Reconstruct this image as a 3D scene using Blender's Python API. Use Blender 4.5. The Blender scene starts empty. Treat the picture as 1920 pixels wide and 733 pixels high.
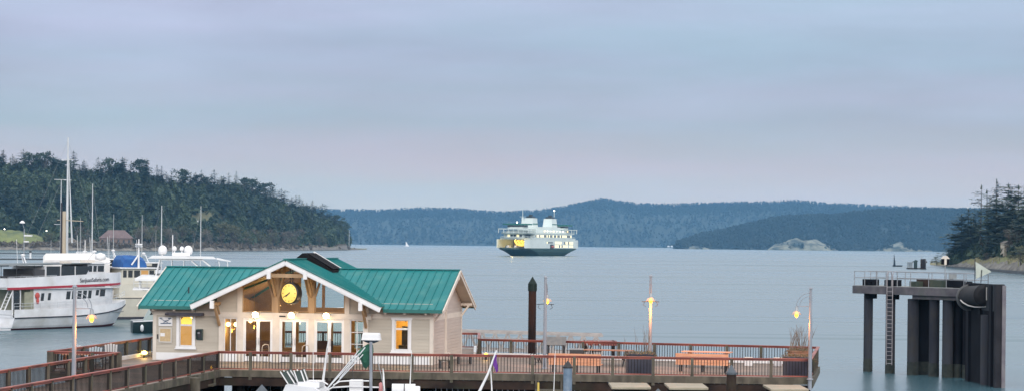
import bpy, bmesh, math, random
import numpy as np
from mathutils import Vector, Matrix, noise
random.seed(7)
rad = math.radians
sc = bpy.context.scene
col = sc.collection

# ---------------- camera ----------------
F, CAMH, ROLL = 4100.0, 9.5, 0.0105
cam = bpy.data.cameras.new('camera')
cam.sensor_width = 36; cam.lens = 36 * F / 1920
cam.shift_y = 90 / 1920
cam.clip_start = 1; cam.clip_end = 60000
camo = bpy.data.objects.new('camera', cam); col.objects.link(camo)
camo.matrix_world = Matrix.Translation((0, 0, CAMH)) @ Matrix.Rotation(rad(90), 4, 'X') @ Matrix.Rotation(ROLL, 4, 'Z')
sc.camera = camo

# ---------------- sky ----------------
SUN_EL, SUN_AZ = rad(20), rad(165)      # azimuth measured from +Y towards +X: the light comes from behind the camera
world = bpy.data.worlds.new('World'); sc.world = world; world.use_nodes = True
nt = world.node_tree; nt.nodes.clear()
def N(tree, kind, **kw):
    n = tree.nodes.new(kind)
    for k, v in kw.items(): setattr(n, k, v)
    return n
out = N(nt, 'ShaderNodeOutputWorld')
sky = N(nt, 'ShaderNodeTexSky', sky_type='NISHITA', sun_disc=False)
sky.sun_elevation = SUN_EL; sky.sun_rotation = SUN_AZ
bg1 = N(nt, 'ShaderNodeBackground'); bg1.inputs['Strength'].default_value = 0.1
nt.links.new(sky.outputs[0], bg1.inputs['Color'])
tc = N(nt, 'ShaderNodeTexCoord'); sep = N(nt, 'ShaderNodeSeparateXYZ')
nt.links.new(tc.outputs['Generated'], sep.inputs[0])
mp = N(nt, 'ShaderNodeMapping'); mp.inputs['Scale'].default_value = (3.2, 3.2, 20)
nt.links.new(tc.outputs['Generated'], mp.inputs[0])
nz = N(nt, 'ShaderNodeTexNoise'); nz.inputs['Scale'].default_value = 1.6; nz.inputs['Detail'].default_value = 7; nz.inputs['Roughness'].default_value = .56
nt.links.new(mp.outputs[0], nz.inputs['Vector'])
mp2 = N(nt, 'ShaderNodeMapping'); mp2.inputs['Scale'].default_value = (2.0, 2.0, 22); mp2.inputs['Location'].default_value = (3, 1, 5)
nt.links.new(tc.outputs['Generated'], mp2.inputs[0])
nz2 = N(nt, 'ShaderNodeTexNoise'); nz2.inputs['Scale'].default_value = 1.5; nz2.inputs['Detail'].default_value = 3
nt.links.new(mp2.outputs[0], nz2.inputs['Vector'])
def math_(tree, op, a, b, clamp=False):
    m = N(tree, 'ShaderNodeMath', operation=op, use_clamp=clamp)
    for i, v in enumerate((a, b)):
        if v is None: continue
        if isinstance(v, (int, float)): m.inputs[i].default_value = v
        else: tree.links.new(v, m.inputs[i])
    return m.outputs[0]
zz = math_(nt, 'ADD', sep.outputs['Z'], math_(nt, 'MULTIPLY', math_(nt, 'SUBTRACT', nz.outputs[0], .5), .035))
ramp = N(nt, 'ShaderNodeValToRGB'); nt.links.new(zz, ramp.inputs[0])
els = ramp.color_ramp.elements
SKY = [(0.0, (.63, .53, .48)), (.02, (.62, .53, .49)), (.036, (.50, .465, .485)), (.055, (.395, .42, .49)), (.085, (.375, .43, .545)), (.122, (.41, .465, .60)), (.155, (.80, .83, .92)),
       (.19, (1.08, 1.10, 1.16)), (.5, (1.08, 1.09, 1.13)), (1, (1.1, 1.1, 1.12))]
els[0].position, els[0].color = SKY[0][0], (*SKY[0][1], 1)
els[1].position, els[1].color = SKY[-1][0], (*SKY[-1][1], 1)
for p, c in SKY[1:-1]:
    e = els.new(p); e.color = (*c, 1)
# soft lilac / grey patches of cloud
mixc = N(nt, 'ShaderNodeMix', data_type='RGBA', blend_type='MULTIPLY'); mixc.inputs[0].default_value = 1
r2 = N(nt, 'ShaderNodeValToRGB'); nt.links.new(nz2.outputs[0], r2.inputs[0])
r2.color_ramp.elements[0].position = .36; r2.color_ramp.elements[0].color = (.91, 1.0, .97, 1)
r2.color_ramp.elements[1].position = .64; r2.color_ramp.elements[1].color = (1.07, .99, 1.03, 1)
nt.links.new(ramp.outputs[0], mixc.inputs[6]); nt.links.new(r2.outputs[0], mixc.inputs[7])
# brightness drift of the cloud sheet, a thin bright patch high on the left, and a brighter half of the sky behind the camera
r4 = N(nt, 'ShaderNodeMapRange'); nt.links.new(nz.outputs[0], r4.inputs[0])
for i_, v_ in enumerate((.3, .7, .90, 1.13)): r4.inputs[i_ + 1].default_value = v_
vm = N(nt, 'ShaderNodeVectorMath', operation='DOT_PRODUCT'); nt.links.new(tc.outputs['Generated'], vm.inputs[0]); vm.inputs[1].default_value = tuple(Vector((-.187, 1, .098)).normalized())
r5 = N(nt, 'ShaderNodeMapRange', interpolation_type='SMOOTHSTEP'); nt.links.new(vm.outputs['Value'], r5.inputs[0])
for i_, v_ in enumerate((.9982, 1.0, 0, .08)): r5.inputs[i_ + 1].default_value = v_
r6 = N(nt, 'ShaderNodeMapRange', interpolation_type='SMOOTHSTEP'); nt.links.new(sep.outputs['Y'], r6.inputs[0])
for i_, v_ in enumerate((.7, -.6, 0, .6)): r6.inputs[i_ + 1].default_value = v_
bg2 = N(nt, 'ShaderNodeBackground')
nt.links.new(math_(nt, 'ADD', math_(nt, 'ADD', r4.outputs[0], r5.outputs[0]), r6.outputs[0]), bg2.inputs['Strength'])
nt.links.new(mixc.outputs[2], bg2.inputs['Color'])
mx = N(nt, 'ShaderNodeMixShader'); mx.inputs[0].default_value = 0.94
nt.links.new(bg1.outputs[0], mx.inputs[1]); nt.links.new(bg2.outputs[0], mx.inputs[2])
nt.links.new(mx.outputs[0], out.inputs[0])

sl = bpy.data.lights.new('sun', 'SUN'); sl.energy = 1.2; sl.angle = rad(22); sl.color = (1, .92, .84)
so = bpy.data.objects.new('sun', sl); col.objects.link(so)
sdir = Vector((math.sin(SUN_AZ) * math.cos(SUN_EL), math.cos(SUN_AZ) * math.cos(SUN_EL), math.sin(SUN_EL)))
so.rotation_euler = sdir.to_track_quat('Z', 'Y').to_euler()
so.location = sdir * 200

sc.view_settings.view_transform = 'Standard'; sc.view_settings.look = 'None'
sc.view_settings.exposure = 0.2; sc.view_settings.gamma = 1; sc.view_settings.use_curve_mapping = False
sc.render.engine = 'CYCLES'
sc.cycles.use_denoising = True
sc.cycles.max_bounces = 6; sc.cycles.diffuse_bounces = 3; sc.cycles.glossy_bounces = 3; sc.cycles.transmission_bounces = 4
sc.cycles.volume_bounces = 1; sc.cycles.transparent_max_bounces = 8; sc.cycles.sample_clamp_indirect = 6
sc.cycles.caustics_reflective = False; sc.cycles.caustics_refractive = False

# ---------------- helpers ----------------
CR, SR = math.cos(ROLL), math.sin(ROLL)
def _uv(x, y):
    u, v = x - 960, y - 456.5
    return (u * CR + v * SR) / F, (-u * SR + v * CR) / F
def P(x, y, d):
    """point at distance d metres along the view for a position measured on the photograph"""
    a, b = _uv(x, y); return Vector((a * d, d, CAMH - b * d))
def Q(x, y, z=0.0):
    """the same on a horizontal plane at height z"""
    a, b = _uv(x, y); return P(x, y, (CAMH - z) / b)

MATS = {}
def mat(name, c1, c2=None, scale=1.0, rough=.6, metal=0.0, bump=0.0, bscale=None, stretch=(1, 1, 1), emit=None, estr=0.0,
        alpha=None, detail=4, contrast=(.35, .65), wear=None, wscale=.6, spec=.5, world_co=False):
    if name in MATS: return MATS[name]
    m = bpy.data.materials.new(name); m.use_nodes = True; t = m.node_tree
    b = t.nodes['Principled BSDF']
    b.inputs['Roughness'].default_value = rough; b.inputs['Metallic'].default_value = metal
    b.inputs['Specular IOR Level'].default_value = spec
    b.inputs['Base Color'].default_value = (*c1, 1)
    if c2 or bump:
        if world_co:
            g = N(t, 'ShaderNodeNewGeometry'); src = g.outputs['Position']
        else:
            g = N(t, 'ShaderNodeTexCoord'); src = g.outputs['Object']
        mp = N(t, 'ShaderNodeMapping'); mp.inputs['Scale'].default_value = stretch
        t.links.new(src, mp.inputs[0])
        n = N(t, 'ShaderNodeTexNoise'); n.inputs['Scale'].default_value = scale; n.inputs['Detail'].default_value = detail
        t.links.new(mp.outputs[0], n.inputs['Vector'])
        last = None
        if c2:
            r = N(t, 'ShaderNodeValToRGB'); t.links.new(n.outputs[0], r.inputs[0])
            r.color_ramp.elements[0].position = contrast[0]; r.color_ramp.elements[0].color = (*c1, 1)
            r.color_ramp.elements[1].position = contrast[1]; r.color_ramp.elements[1].color = (*c2, 1)
            last = r.outputs[0]
        if wear:
            n3 = N(t, 'ShaderNodeTexNoise'); n3.inputs['Scale'].default_value = wscale; n3.inputs['Detail'].default_value = 7
            t.links.new(src, n3.inputs['Vector'])
            r3 = N(t, 'ShaderNodeValToRGB'); t.links.new(n3.outputs[0], r3.inputs[0])
            r3.color_ramp.elements[0].position = .5; r3.color_ramp.elements[0].color = (0, 0, 0, 1)
            r3.color_ramp.elements[1].position = .72; r3.color_ramp.elements[1].color = (.8, .8, .8, 1)
            mm = N(t, 'ShaderNodeMix', data_type='RGBA'); t.links.new(r3.outputs[0], mm.inputs[0])
            if last: t.links.new(last, mm.inputs[6])
            else: mm.inputs[6].default_value = (*c1, 1)
            mm.inputs[7].default_value = (*wear, 1); last = mm.outputs[2]
        if last: t.links.new(last, b.inputs['Base Color'])
        if bump:
            n2 = n
            if bscale:
                n2 = N(t, 'ShaderNodeTexNoise'); n2.inputs['Scale'].default_value = bscale; n2.inputs['Detail'].default_value = 3
                t.links.new(mp.outputs[0], n2.inputs['Vector'])
            bp = N(t, 'ShaderNodeBump'); bp.inputs['Strength'].default_value = bump; bp.inputs['Distance'].default_value = .03
            t.links.new(n2.outputs[0], bp.inputs['Height']); t.links.new(bp.outputs[0], b.inputs['Normal'])
    if emit:
        b.inputs['Emission Color'].default_value = (*emit, 1); b.inputs['Emission Strength'].default_value = estr
    if alpha is not None: b.inputs['Alpha'].default_value = alpha
    MATS[name] = m
    return m

class MB:
    """collects shapes for ONE mesh object"""
    def __init__(s): s.v = []; s.f = []; s.mi = []; s.cur = 0; s.sm = []
    def add(s, vs, fs, smooth=False):
        o = len(s.v); s.v += [tuple(v) for v in vs]
        for f in fs: s.f.append([i + o for i in f]); s.mi.append(s.cur); s.sm.append(smooth)
        return s
    def box(s, x0, y0, z0, x1, y1, z1, M=None):
        x0, x1 = sorted((x0, x1)); y0, y1 = sorted((y0, y1)); z0, z1 = sorted((z0, z1))
        vs = [Vector((x, y, z)) for z in (z0, z1) for x, y in ((x0, y0), (x1, y0), (x1, y1), (x0, y1))]
        if M is not None: vs = [M @ v for v in vs]
        return s.add(vs, [(3, 2, 1, 0), (4, 5, 6, 7), (0, 1, 5, 4), (1, 2, 6, 5), (2, 3, 7, 6), (3, 0, 4, 7)])
    def bar(s, a, b, w, h=None, up=(0, 0, 1)):
        """rectangular bar from a to b, w across, h along up"""
        a, b = Vector(a), Vector(b); h = h or w; d = (b - a).normalized(); up = Vector(up)
        if abs(d.dot(up)) > .98: up = Vector((1, 0, 0))
        r = d.cross(up).normalized(); u = r.cross(d).normalized()
        vs = [p + r * (i * w / 2) + u * (j * h / 2) for p in (a, b) for i, j in ((-1, -1), (1, -1), (1, 1), (-1, 1))]
        return s.add(vs, [(0, 1, 2, 3), (7, 6, 5, 4), (0, 4, 5, 1), (1, 5, 6, 2), (2, 6, 7, 3), (3, 7, 4, 0)])
    def tube(s, pts, r, n=8, r2=None, caps=True, smooth=True):
        pts = [Vector(p) for p in pts]; rs = r if isinstance(r, (list, tuple)) else None
        if rs is None: rs = [r + ((r2 if r2 is not None else r) - r) * i / max(1, len(pts) - 1) for i in range(len(pts))]
        vs = []; ref = None
        for i, p in enumerate(pts):
            d = (pts[min(i + 1, len(pts) - 1)] - pts[max(i - 1, 0)]).normalized()
            if ref is None: ref = Vector((0, 0, 1)) if abs(d.z) < .9 else Vector((1, 0, 0))
            e1 = d.cross(ref).normalized(); e2 = e1.cross(d).normalized(); ref = e2 if abs(d.dot(e2)) < .9 else ref
            for k in range(n):
                t = 2 * math.pi * k / n; vs.append(p + (e1 * math.cos(t) + e2 * math.sin(t)) * rs[i])
        fs = []
        for i in range(len(pts) - 1):
            for k in range(n): fs.append((i * n + k, i * n + (k + 1) % n, (i + 1) * n + (k + 1) % n, (i + 1) * n + k))
        s.add(vs, fs, smooth)
        if caps:
            s.add(vs[:n], [tuple(range(n))[::-1]]); s.add(vs[-n:], [tuple(range(n))])
        return s
    def lathe(s, prof, c=(0, 0, 0), n=16, M=None, smooth=True):
        """profile of (radius, z)"""
        vs = []
        for r, z in prof:
            for k in range(n):
                t = 2 * math.pi * k / n; v = Vector((c[0] + r * math.cos(t), c[1] + r * math.sin(t), c[2] + z))
                vs.append(M @ v if M is not None else v)
        fs = [(i * n + k, i * n + (k + 1) % n, (i + 1) * n + (k + 1) % n, (i + 1) * n + k) for i in range(len(prof) - 1) for k in range(n)]
        s.add(vs, fs, smooth)
        s.add(vs[:n], [tuple(range(n))[::-1]]); s.add(vs[-n:], [tuple(range(n))])
        return s
    def prism(s, poly, axis, a, b, M=None):
        """extrude a 2-D polygon from a to b along axis 'x' (poly=y,z), 'y' (x,z) or 'z' (x,y)"""
        def pt(p, t):
            v = Vector((t, p[0], p[1])) if axis == 'x' else Vector((p[0], t, p[1])) if axis == 'y' else Vector((p[0], p[1], t))
            return M @ v if M is not None else v
        n = len(poly)
        vs = [pt(p, a) for p in poly] + [pt(p, b) for p in poly]
        return s.add(vs, [tuple(range(n))[::-1], tuple(range(n, 2 * n))] + [(i, (i + 1) % n, n + (i + 1) % n, n + i) for i in range(n)])
    def loft(s, rings, closed=True, smooth=True, caps=True):
        n = len(rings[0]); vs = [v for r in rings for v in r]; fs = []
        for i in range(len(rings) - 1):
            for k in range(n if closed else n - 1): fs.append((i * n + k, i * n + (k + 1) % n, (i + 1) * n + (k + 1) % n, (i + 1) * n + k))
        s.add(vs, fs, smooth)
        if caps and closed: s.add(rings[0], [tuple(range(n))[::-1]]); s.add(rings[-1], [tuple(range(n))])
        return s
    def mesh(s, name, mats):
        me = bpy.data.meshes.new(name); me.from_pydata(s.v, [], s.f)
        for m in (mats if isinstance(mats, (list, tuple)) else [mats]): me.materials.append(m)
        me.polygons.foreach_set('material_index', s.mi); me.polygons.foreach_set('use_smooth', s.sm)
        me.update()
        bm = bmesh.new(); bm.from_mesh(me); bmesh.ops.recalc_face_normals(bm, faces=bm.faces); bm.to_mesh(me); bm.free()
        return me
    def obj(s, name, mats, parent=None, loc=(0, 0, 0), bevel=0.0):
        o = bpy.data.objects.new(name, s.mesh(name, mats)); col.objects.link(o); o.location = loc
        if parent: o.parent = parent
        if bevel:
            b = o.modifiers.new('bevel', 'BEVEL'); b.width = bevel; b.segments = 2; b.limit_method = 'ANGLE'
        return o
def tag(o, label=None, cat=None, group=None, kind=None):
    if label: o['label'] = label
    if cat: o['category'] = cat
    if group: o['group'] = group
    if kind: o['kind'] = kind
    return o
def thing(name, label, cat, loc=(0, 0, 0), rz=0.0, group=None):
    o = bpy.data.objects.new(name, None); col.objects.link(o); o.location = loc; o.rotation_euler = (0, 0, rz)
    o.empty_display_size = .3
    return tag(o, label, cat, group)
KIDS = {}
def kids(o):
    return [c for c in bpy.data.objects if c.parent == o]
def dup(o, loc, rz=None, label=None, parent=None, scale=None, group=None, kidlist=None):
    c = o.copy(); col.objects.link(c)
    if parent: c.parent = parent
    else:
        c.location = loc
        if rz is not None: c.rotation_euler = (0, 0, rz)
        if scale: c.scale = (scale,) * 3 if isinstance(scale, (int, float)) else scale
        if label: c['label'] = label
        if group: c['group'] = group
    for ch in (kidlist if kidlist is not None else kids(o)):
        dup(ch, None, parent=c, kidlist=[] if kidlist is not None else None)
    return c
def struct(o): o['kind'] = 'structure'; return o
FONT_CACHE = {}
def text_mesh(name, s, size, mat_, parent, M, depth=.01, width=None, align='CENTER', bold=0.0):
    """lettering as a real thin mesh; M places its local xy-plane"""
    cu = bpy.data.curves.new(name, 'FONT'); cu.body = s; cu.size = size; cu.extrude = depth; cu.align_x = align; cu.align_y = 'CENTER'; cu.offset = bold
    cu.resolution_u = 3
    tmp = bpy.data.objects.new('lettering_source', cu); col.objects.link(tmp)
    dg = bpy.context.evaluated_depsgraph_get(); dg.update()
    me = bpy.data.meshes.new_from_object(tmp.evaluated_get(dg)); col.objects.unlink(tmp); bpy.data.objects.remove(tmp)
    if width:
        xs = [v.co.x for v in me.vertices]; k = width / max(1e-6, max(xs) - min(xs))
        for v in me.vertices: v.co.x *= k
    me.transform(M); me.materials.clear(); me.materials.append(mat_); me.name = name
    o = bpy.data.objects.new(name, me); col.objects.link(o); o.parent = parent
    return o
def fbm(x, y, s, o=4, seed=0.0):
    return noise.fractal(Vector((x / s + seed, y / s - seed * .7, seed * 1.3)), .9, 2.1, o, noise_basis='PERLIN_ORIGINAL')
def lerp_tab(tab, x):
    if x <= tab[0][0]: return tab[0][1]
    for (a, va), (b, vb) in zip(tab, tab[1:]):
        if x <= b: return va + (vb - va) * (x - a) / (b - a)
    return tab[-1][1]
# ================= water =================
wm = bpy.data.materials.new('sea_water'); wm.use_nodes = True; t = wm.node_tree; b = t.nodes['Principled BSDF']
b.inputs['Base Color'].default_value = (.045, .10, .125, 1); b.inputs['IOR'].default_value = 1.42; b.inputs['Roughness'].default_value = .06
geo = N(t, 'ShaderNodeNewGeometry')
def wnoise(scale, stretch, det, loc=(0, 0, 0), rough=.5):
    m_ = N(t, 'ShaderNodeMapping'); m_.inputs['Scale'].default_value = stretch; m_.inputs['Location'].default_value = loc
    t.links.new(geo.outputs['Position'], m_.inputs[0])
    n_ = N(t, 'ShaderNodeTexNoise'); n_.inputs['Scale'].default_value = scale; n_.inputs['Detail'].default_value = det; n_.inputs['Roughness'].default_value = rough
    t.links.new(m_.outputs[0], n_.inputs['Vector']); return n_.outputs[0]
rip = wnoise(.75, (1, .55, 1), 6, rough=.62)
swell = wnoise(.17, (1, .6, 1), 3, (40, 7, 0))
lanes = wnoise(.0042, (.35, 1.7, 1), 5, (3, 9, 0), .6)        # wind lanes and slicks
lr = N(t, 'ShaderNodeValToRGB'); t.links.new(lanes, lr.inputs[0])
lr.color_ramp.elements[0].position = .38; lr.color_ramp.elements[0].color = (.08, .08, .08, 1)
lr.color_ramp.elements[1].position = .66; lr.color_ramp.elements[1].color = (1, 1, 1, 1)
h1 = math_(t, 'ADD', math_(t, 'MULTIPLY', rip, .26), math_(t, 'MULTIPLY', swell, 1.3))
bp = N(t, 'ShaderNodeBump'); bp.inputs['Distance'].default_value = 1.0
sp_ = N(t, 'ShaderNodeSeparateXYZ'); t.links.new(geo.outputs['Position'], sp_.inputs[0])
def ramp_(sock, a_, b_, lo, hi):
    q_ = N(t, 'ShaderNodeMapRange', interpolation_type='SMOOTHSTEP'); t.links.new(sock, q_.inputs[0])
    for i_, v_ in enumerate((a_, b_, lo, hi)): q_.inputs[i_ + 1].default_value = v_
    return q_.outputs[0]
# the marina basin on the left is choppier than the open channel
chop = math_(t, 'MULTIPLY', ramp_(sp_.outputs['X'], -8, -26, 0, 1), ramp_(sp_.outputs['Y'], 520, 260, 0, 1))
t.links.new(math_(t, 'ADD', math_(t, 'MULTIPLY', lr.outputs[0], .22), math_(t, 'MULTIPLY', chop, .55)), bp.inputs['Strength'])
t.links.new(h1, bp.inputs['Height']); t.links.new(bp.outputs[0], b.inputs['Normal'])
lines = wnoise(.011, (.10, 1.5, 1), 3, (7, 2, 0), .45)       # thin current lines
pk = N(t, 'ShaderNodeValToRGB'); t.links.new(lines, pk.inputs[0]); e_ = pk.color_ramp.elements
e_[0].position = .545; e_[0].color = (0, 0, 0, 1); e_[1].position = .565; e_[1].color = (1, 1, 1, 1)
for p_, c_ in ((.585, 0),): q_ = e_.new(p_); q_.color = (c_, c_, c_, 1)
t.links.new(math_(t, 'ADD', math_(t, 'ADD', math_(t, 'MULTIPLY', lr.outputs[0], .14), .19), math_(t, 'MULTIPLY', pk.outputs[0], .13)), b.inputs['Roughness'])
m = MB(); m.add([(-8000, -250, 0), (8000, -250, 0), (8000, 11200, 0), (-8000, 11200, 0)], [(0, 1, 2, 3)])
struct(m.obj('water', wm))

# ================= plant meshes =================
GREEN = mat('fir_needles', (.011, .027, .017), (.048, .076, .036), .022, .75, world_co=True, contrast=(.38, .66))
GREEN2 = mat('dark_needles', (.009, .024, .017), (.034, .062, .035), .03, .75, world_co=True, contrast=(.38, .66))
BARK = mat('bark', (.05, .038, .03), (.10, .085, .07), 2, .9, bump=.3)
TWIG = mat('bare_twigs', (.085, .072, .06), (.15, .13, .10), .08, .9, world_co=True)
OLIVE = mat('madrone_leaves', (.05, .06, .025), (.10, .10, .045), .06, .8, world_co=True)

def conifer(seed, H, spread, whorls, sprays, gap=.15, base=.18, sharp=1.0, droop=.12):
    r = random.Random(seed); tr, cr = MB(), MB()
    lean = (r.uniform(-.02, .02) * H, r.uniform(-.02, .02) * H)
    def ax(z): k = (z / H) ** 1.5; return Vector((lean[0] * k, lean[1] * k, z))
    tr.tube([ax(H * i / 6) for i in range(7)], [.0125 * H * (1 - i / 6.15) + .0008 for i in range(7)], 6)
    for w in range(whorls):
        f = base + (1 - base) * (w + r.uniform(-.3, .3)) / whorls
        if f > .995: continue
        L0 = spread * 1.25 * (1 - f) ** (.55 * sharp) * (.55 + .45 * min(1, (f - base + .08) / .25)) + .012 * H
        for k in range(r.choice((4, 5, 6))):
            if r.random() < gap: continue
            a = r.uniform(0, 2 * math.pi); L = L0 * r.uniform(.45, 1.2); o = ax(f * H)
            dz = -droop * L + (f - .5) * .35 * L
            dirv = Vector((math.cos(a), math.sin(a), 0)); side = Vector((-dirv.y, dirv.x, 0))
            for s in range(sprays):
                q = (s + .6) / sprays; c = o + dirv * (L * q) + Vector((0, 0, dz * q * q + r.uniform(-.02, .02) * H))
                w_ = L * .44 * (1.15 - q * .6) * r.uniform(.6, 1.3); l_ = L / sprays * r.uniform(.8, 1.5)
                tilt = Vector((0, 0, r.uniform(-.5, .15) * w_))
                cr.add([c - dirv * l_ * .5 + tilt * .2, c + side * w_ + tilt - dirv * l_ * .1, c + dirv * l_ * .9 - Vector((0, 0, .25 * l_)), c - side * w_ + tilt * r.uniform(.3, 1.2)], [(0, 1, 2), (0, 2, 3)])
    cr.add([ax(H) + Vector((0, 0, .02 * H)), ax(H * .94) + Vector((.012 * H, 0, 0)), ax(H * .94) + Vector((-.01 * H, .01 * H, 0)), ax(H * .94) + Vector((-.005 * H, -.012 * H, 0))], [(0, 1, 2), (0, 2, 3), (0, 3, 1)])
    return tr, cr
def broadleaf(seed, H, spread, clumps, leafs, size, base=.3, flat=.8):
    """limbs with clumps of small faces round their ends"""
    r = random.Random(seed); tr, cr = MB(), MB()
    top = Vector((r.uniform(-.06, .06) * H, r.uniform(-.06, .06) * H, H * .55))
    tr.tube([(0, 0, 0), top * .5 + Vector((.02 * H, 0, 0)), top], [.028 * H, .02 * H, .012 * H], 6)
    for c in range(clumps):
        a = r.uniform(0, 6.283); e = r.uniform(base, 1.0); R = spread * math.sqrt(max(.05, 1 - ((e - .62) / .42) ** 2)) * r.uniform(.3, 1)
        p = Vector((math.cos(a) * R, math.sin(a) * R, e * H)); s = top * r.uniform(.45, 1)
        tr.tube([s, (s + p) / 2 + Vector((0, 0, .03 * H)), p], [.009 * H, .006 * H, .002 * H], 4)
        cs = spread * r.uniform(.22, .42)
        for k in range(leafs):
            g = Vector((r.gauss(0, .45), r.gauss(0, .45), r.gauss(0, .4 * flat))) * cs; q = p + g
            u = Vector((r.uniform(-1, 1), r.uniform(-1, 1), r.uniform(-1, 1))).normalized(); w = u.cross(Vector((r.uniform(-1, 1), r.uniform(-1, 1), .3))).normalized()
            z = size * H * r.uniform(.5, 1.3)
            cr.add([q + u * z, q + w * z * .6, q - u * z * .8, q - w * z * .5], [(0, 1, 2), (0, 2, 3)])
    return tr, cr
def proto(pair, leafmat, key):
    return (pair[0].mesh(key + '_trunk', BARK), pair[1].mesh(key + '_crown', leafmat))
FIRS = [proto(conifer(s, 1.0, sp, w, 4, g, b_, sh), GREEN if s % 2 else GREEN2, 'fir') for s, sp, w, g, b_, sh in
        ((1, .17, 26, .12, .10, 1.0), (2, .21, 22, .2, .12, .8), (3, .15, 28, .10, .08, 1.15), (4, .24, 20, .28, .2, .65), (5, .19, 24, .25, .16, .9), (6, .16, 22, .34, .25, .8))]
BARES = [proto(broadleaf(20 + s, 1.0, .42, 26, 34, .022), TWIG, 'bare') for s in range(3)]
ROUNDS = [proto(broadleaf(80 + s, 1.0, .27, 34, 40, .030, .25, 1.0), GREEN if s % 2 else GREEN2, 'round_fir') for s in range(3)]
OLIVES = [proto(broadleaf(40 + s, 1.0, .40, 28, 36, .030), OLIVE, 'olive') for s in range(2)]
def plant(name, pr, loc, h, rz, label, cat, group, wide=1.0):
    o = thing(name, label, cat, loc, rz, group); o.scale = (h * wide, h * wide, h)
    for nm, me in zip(('trunk', 'crown'), pr):
        c = bpy.data.objects.new(nm, me); col.objects.link(c); c.parent = o
    return o
def mass(name, pts, mats_, seed, quads=26, label=None, cat='forest', wide=.2):
    """a far wood as one mesh of many small ragged crowns; pts = (x, y, z, height)"""
    r = np.random.RandomState(seed); n = len(pts); P_ = np.array(pts)
    f = r.rand(n, quads) ** .8; f = .12 + .9 * f; f[:, 0] = 1.0; f[:, 1] = .93
    a = r.rand(n, quads) * 6.283; R = wide * (1.03 - np.clip(f, 0, 1)) ** .7 * (.3 + .8 * r.rand(n, quads))
    h = P_[:, 3:4]
    c = np.stack([P_[:, 0:1] + np.cos(a) * R * h, P_[:, 1:2] + np.sin(a) * R * h, P_[:, 2:3] + f * h], -1)
    s = h * wide * (.25 + .55 * (1.05 - np.clip(f, 0, 1))) * (.7 + .6 * r.rand(n, quads))
    v = np.zeros((n, quads, 3, 3))
    ang = r.rand(n, quads) * 6.283
    for k in range(3):
        t_ = ang + k * 2.094 + r.rand(n, quads) * .5
        v[:, :, k, 0] = c[..., 0] + np.cos(t_) * s; v[:, :, k, 1] = c[..., 1] + np.sin(t_) * s * .6
        v[:, :, k, 2] = c[..., 2] + (-.45 if k else .75) * s * (1 + .3 * r.rand(n, quads))
    v = v.reshape(-1, 3); me = bpy.data.meshes.new(name)
    me.vertices.add(len(v)); me.vertices.foreach_set('co', v.ravel()); nf = len(v) // 3
    me.loops.add(len(v)); me.loops.foreach_set('vertex_index', np.arange(len(v), dtype=np.int32))
    me.polygons.add(nf); me.polygons.foreach_set('loop_start', np.arange(0, len(v), 3, dtype=np.int32)); me.polygons.foreach_set('loop_total', np.full(nf, 3, np.int32))
    me.materials.append(mats_); me.update(); me.validate()
    o = bpy.data.objects.new(name, me); col.objects.link(o)
    return tag(o, label, None, None, 'stuff')

# ================= far hills =================
FARG = mat('far_needles', (.010, .018, .016), (.018, .028, .022), .006, .95, world_co=True)
HILLG = mat('far_hillside', (.014, .024, .020), (.02, .032, .024), .006, .95, world_co=True)
def ridge_land(name, prof, d0, d1, depth, seed, treeh, x0, x1, shore=None, nx=220, ny=22, rough=.12, plateau=1.0):
    """land whose crest, less its trees, stands where the photograph shows it; returns height function on (column, t)"""
    m = MB(); H = {}
    ridge = (d1 - d0)
    def pt(px, tt):
        ds = shore(px) if shore else d0
        a, _ = _uv(px, 456); d = ds + tt
        top = P(px, lerp_tab(prof, px), ds + ridge).z - treeh
        top = max(top, 1.5)
        k = min(1, tt / ridge); k = k * k * (3 - 2 * k) * .45 + .55 * math.sin(k * math.pi / 2) if k < 1 else 1
        z = top * k * (1 + rough * fbm(a * d, d, depth * .25, 4, seed) * (1 if tt > 1 else 0))
        if tt > ridge: z *= 1 - .25 * min(1, (tt - ridge) / depth)
        if tt <= 0: z = -1.2
        return Vector((a * d, d, z))
    vs = []
    ts = [0, 1] + [depth * (i / ny) ** 1.4 for i in range(1, ny + 1)]
    for tt in ts:
        for i in range(nx + 1): vs.append(pt(x0 + (x1 - x0) * i / nx, tt))
    n = nx + 1
    fs = [(j * n + i, j * n + i + 1, (j + 1) * n + i + 1, (j + 1) * n + i) for j in range(len(ts) - 1) for i in range(nx)]
    m.add(vs, fs, True)
    return m, pt
PF = [(-200, 390), (600, 391), (680, 393), (730, 393), (800, 389), (870, 392), (940, 397), (1010, 395), (1060, 387), (1090, 380), (1130, 372), (1165, 378), (1200, 382), (1300, 381), (1400, 379), (1500, 378), (1560, 383), (1640, 387), (1750, 391), (1850, 394), (2200, 400)]
m, pt = ridge_land('hill', PF, 8800, 9700, 1700, 3.1, 20, -300, 2250, nx=260, rough=.05)
struct(m.obj('distant_hill', HILLG))
r = random.Random(5); pts = []
for i in range(9000):
    px = r.uniform(560, 1850); tt = r.choice((r.uniform(0, 900), r.uniform(600, 1050))); p = pt(px, tt); pts.append((p.x, p.y, p.z - 3, r.uniform(16, 30)))
mass('distant_forest', pts, FARG, 2, 12, 'hazy blue forest covering the long hill across the channel', wide=.34)
PM = [(1262, 463), (1275, 452), (1290, 446), (1310, 438), (1350, 431), (1400, 421), (1440, 411), (1480, 405), (1530, 402), (1560, 403), (1606, 396), (1690, 391), (1770, 393), (1850, 394), (2250, 400)]
m, pt = ridge_land('hill', PM, 6100, 6500, 1300, 8.3, 20, 1262, 2250, nx=160, rough=.06)
struct(m.obj('wooded_point', HILLG))
pts = []
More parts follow.
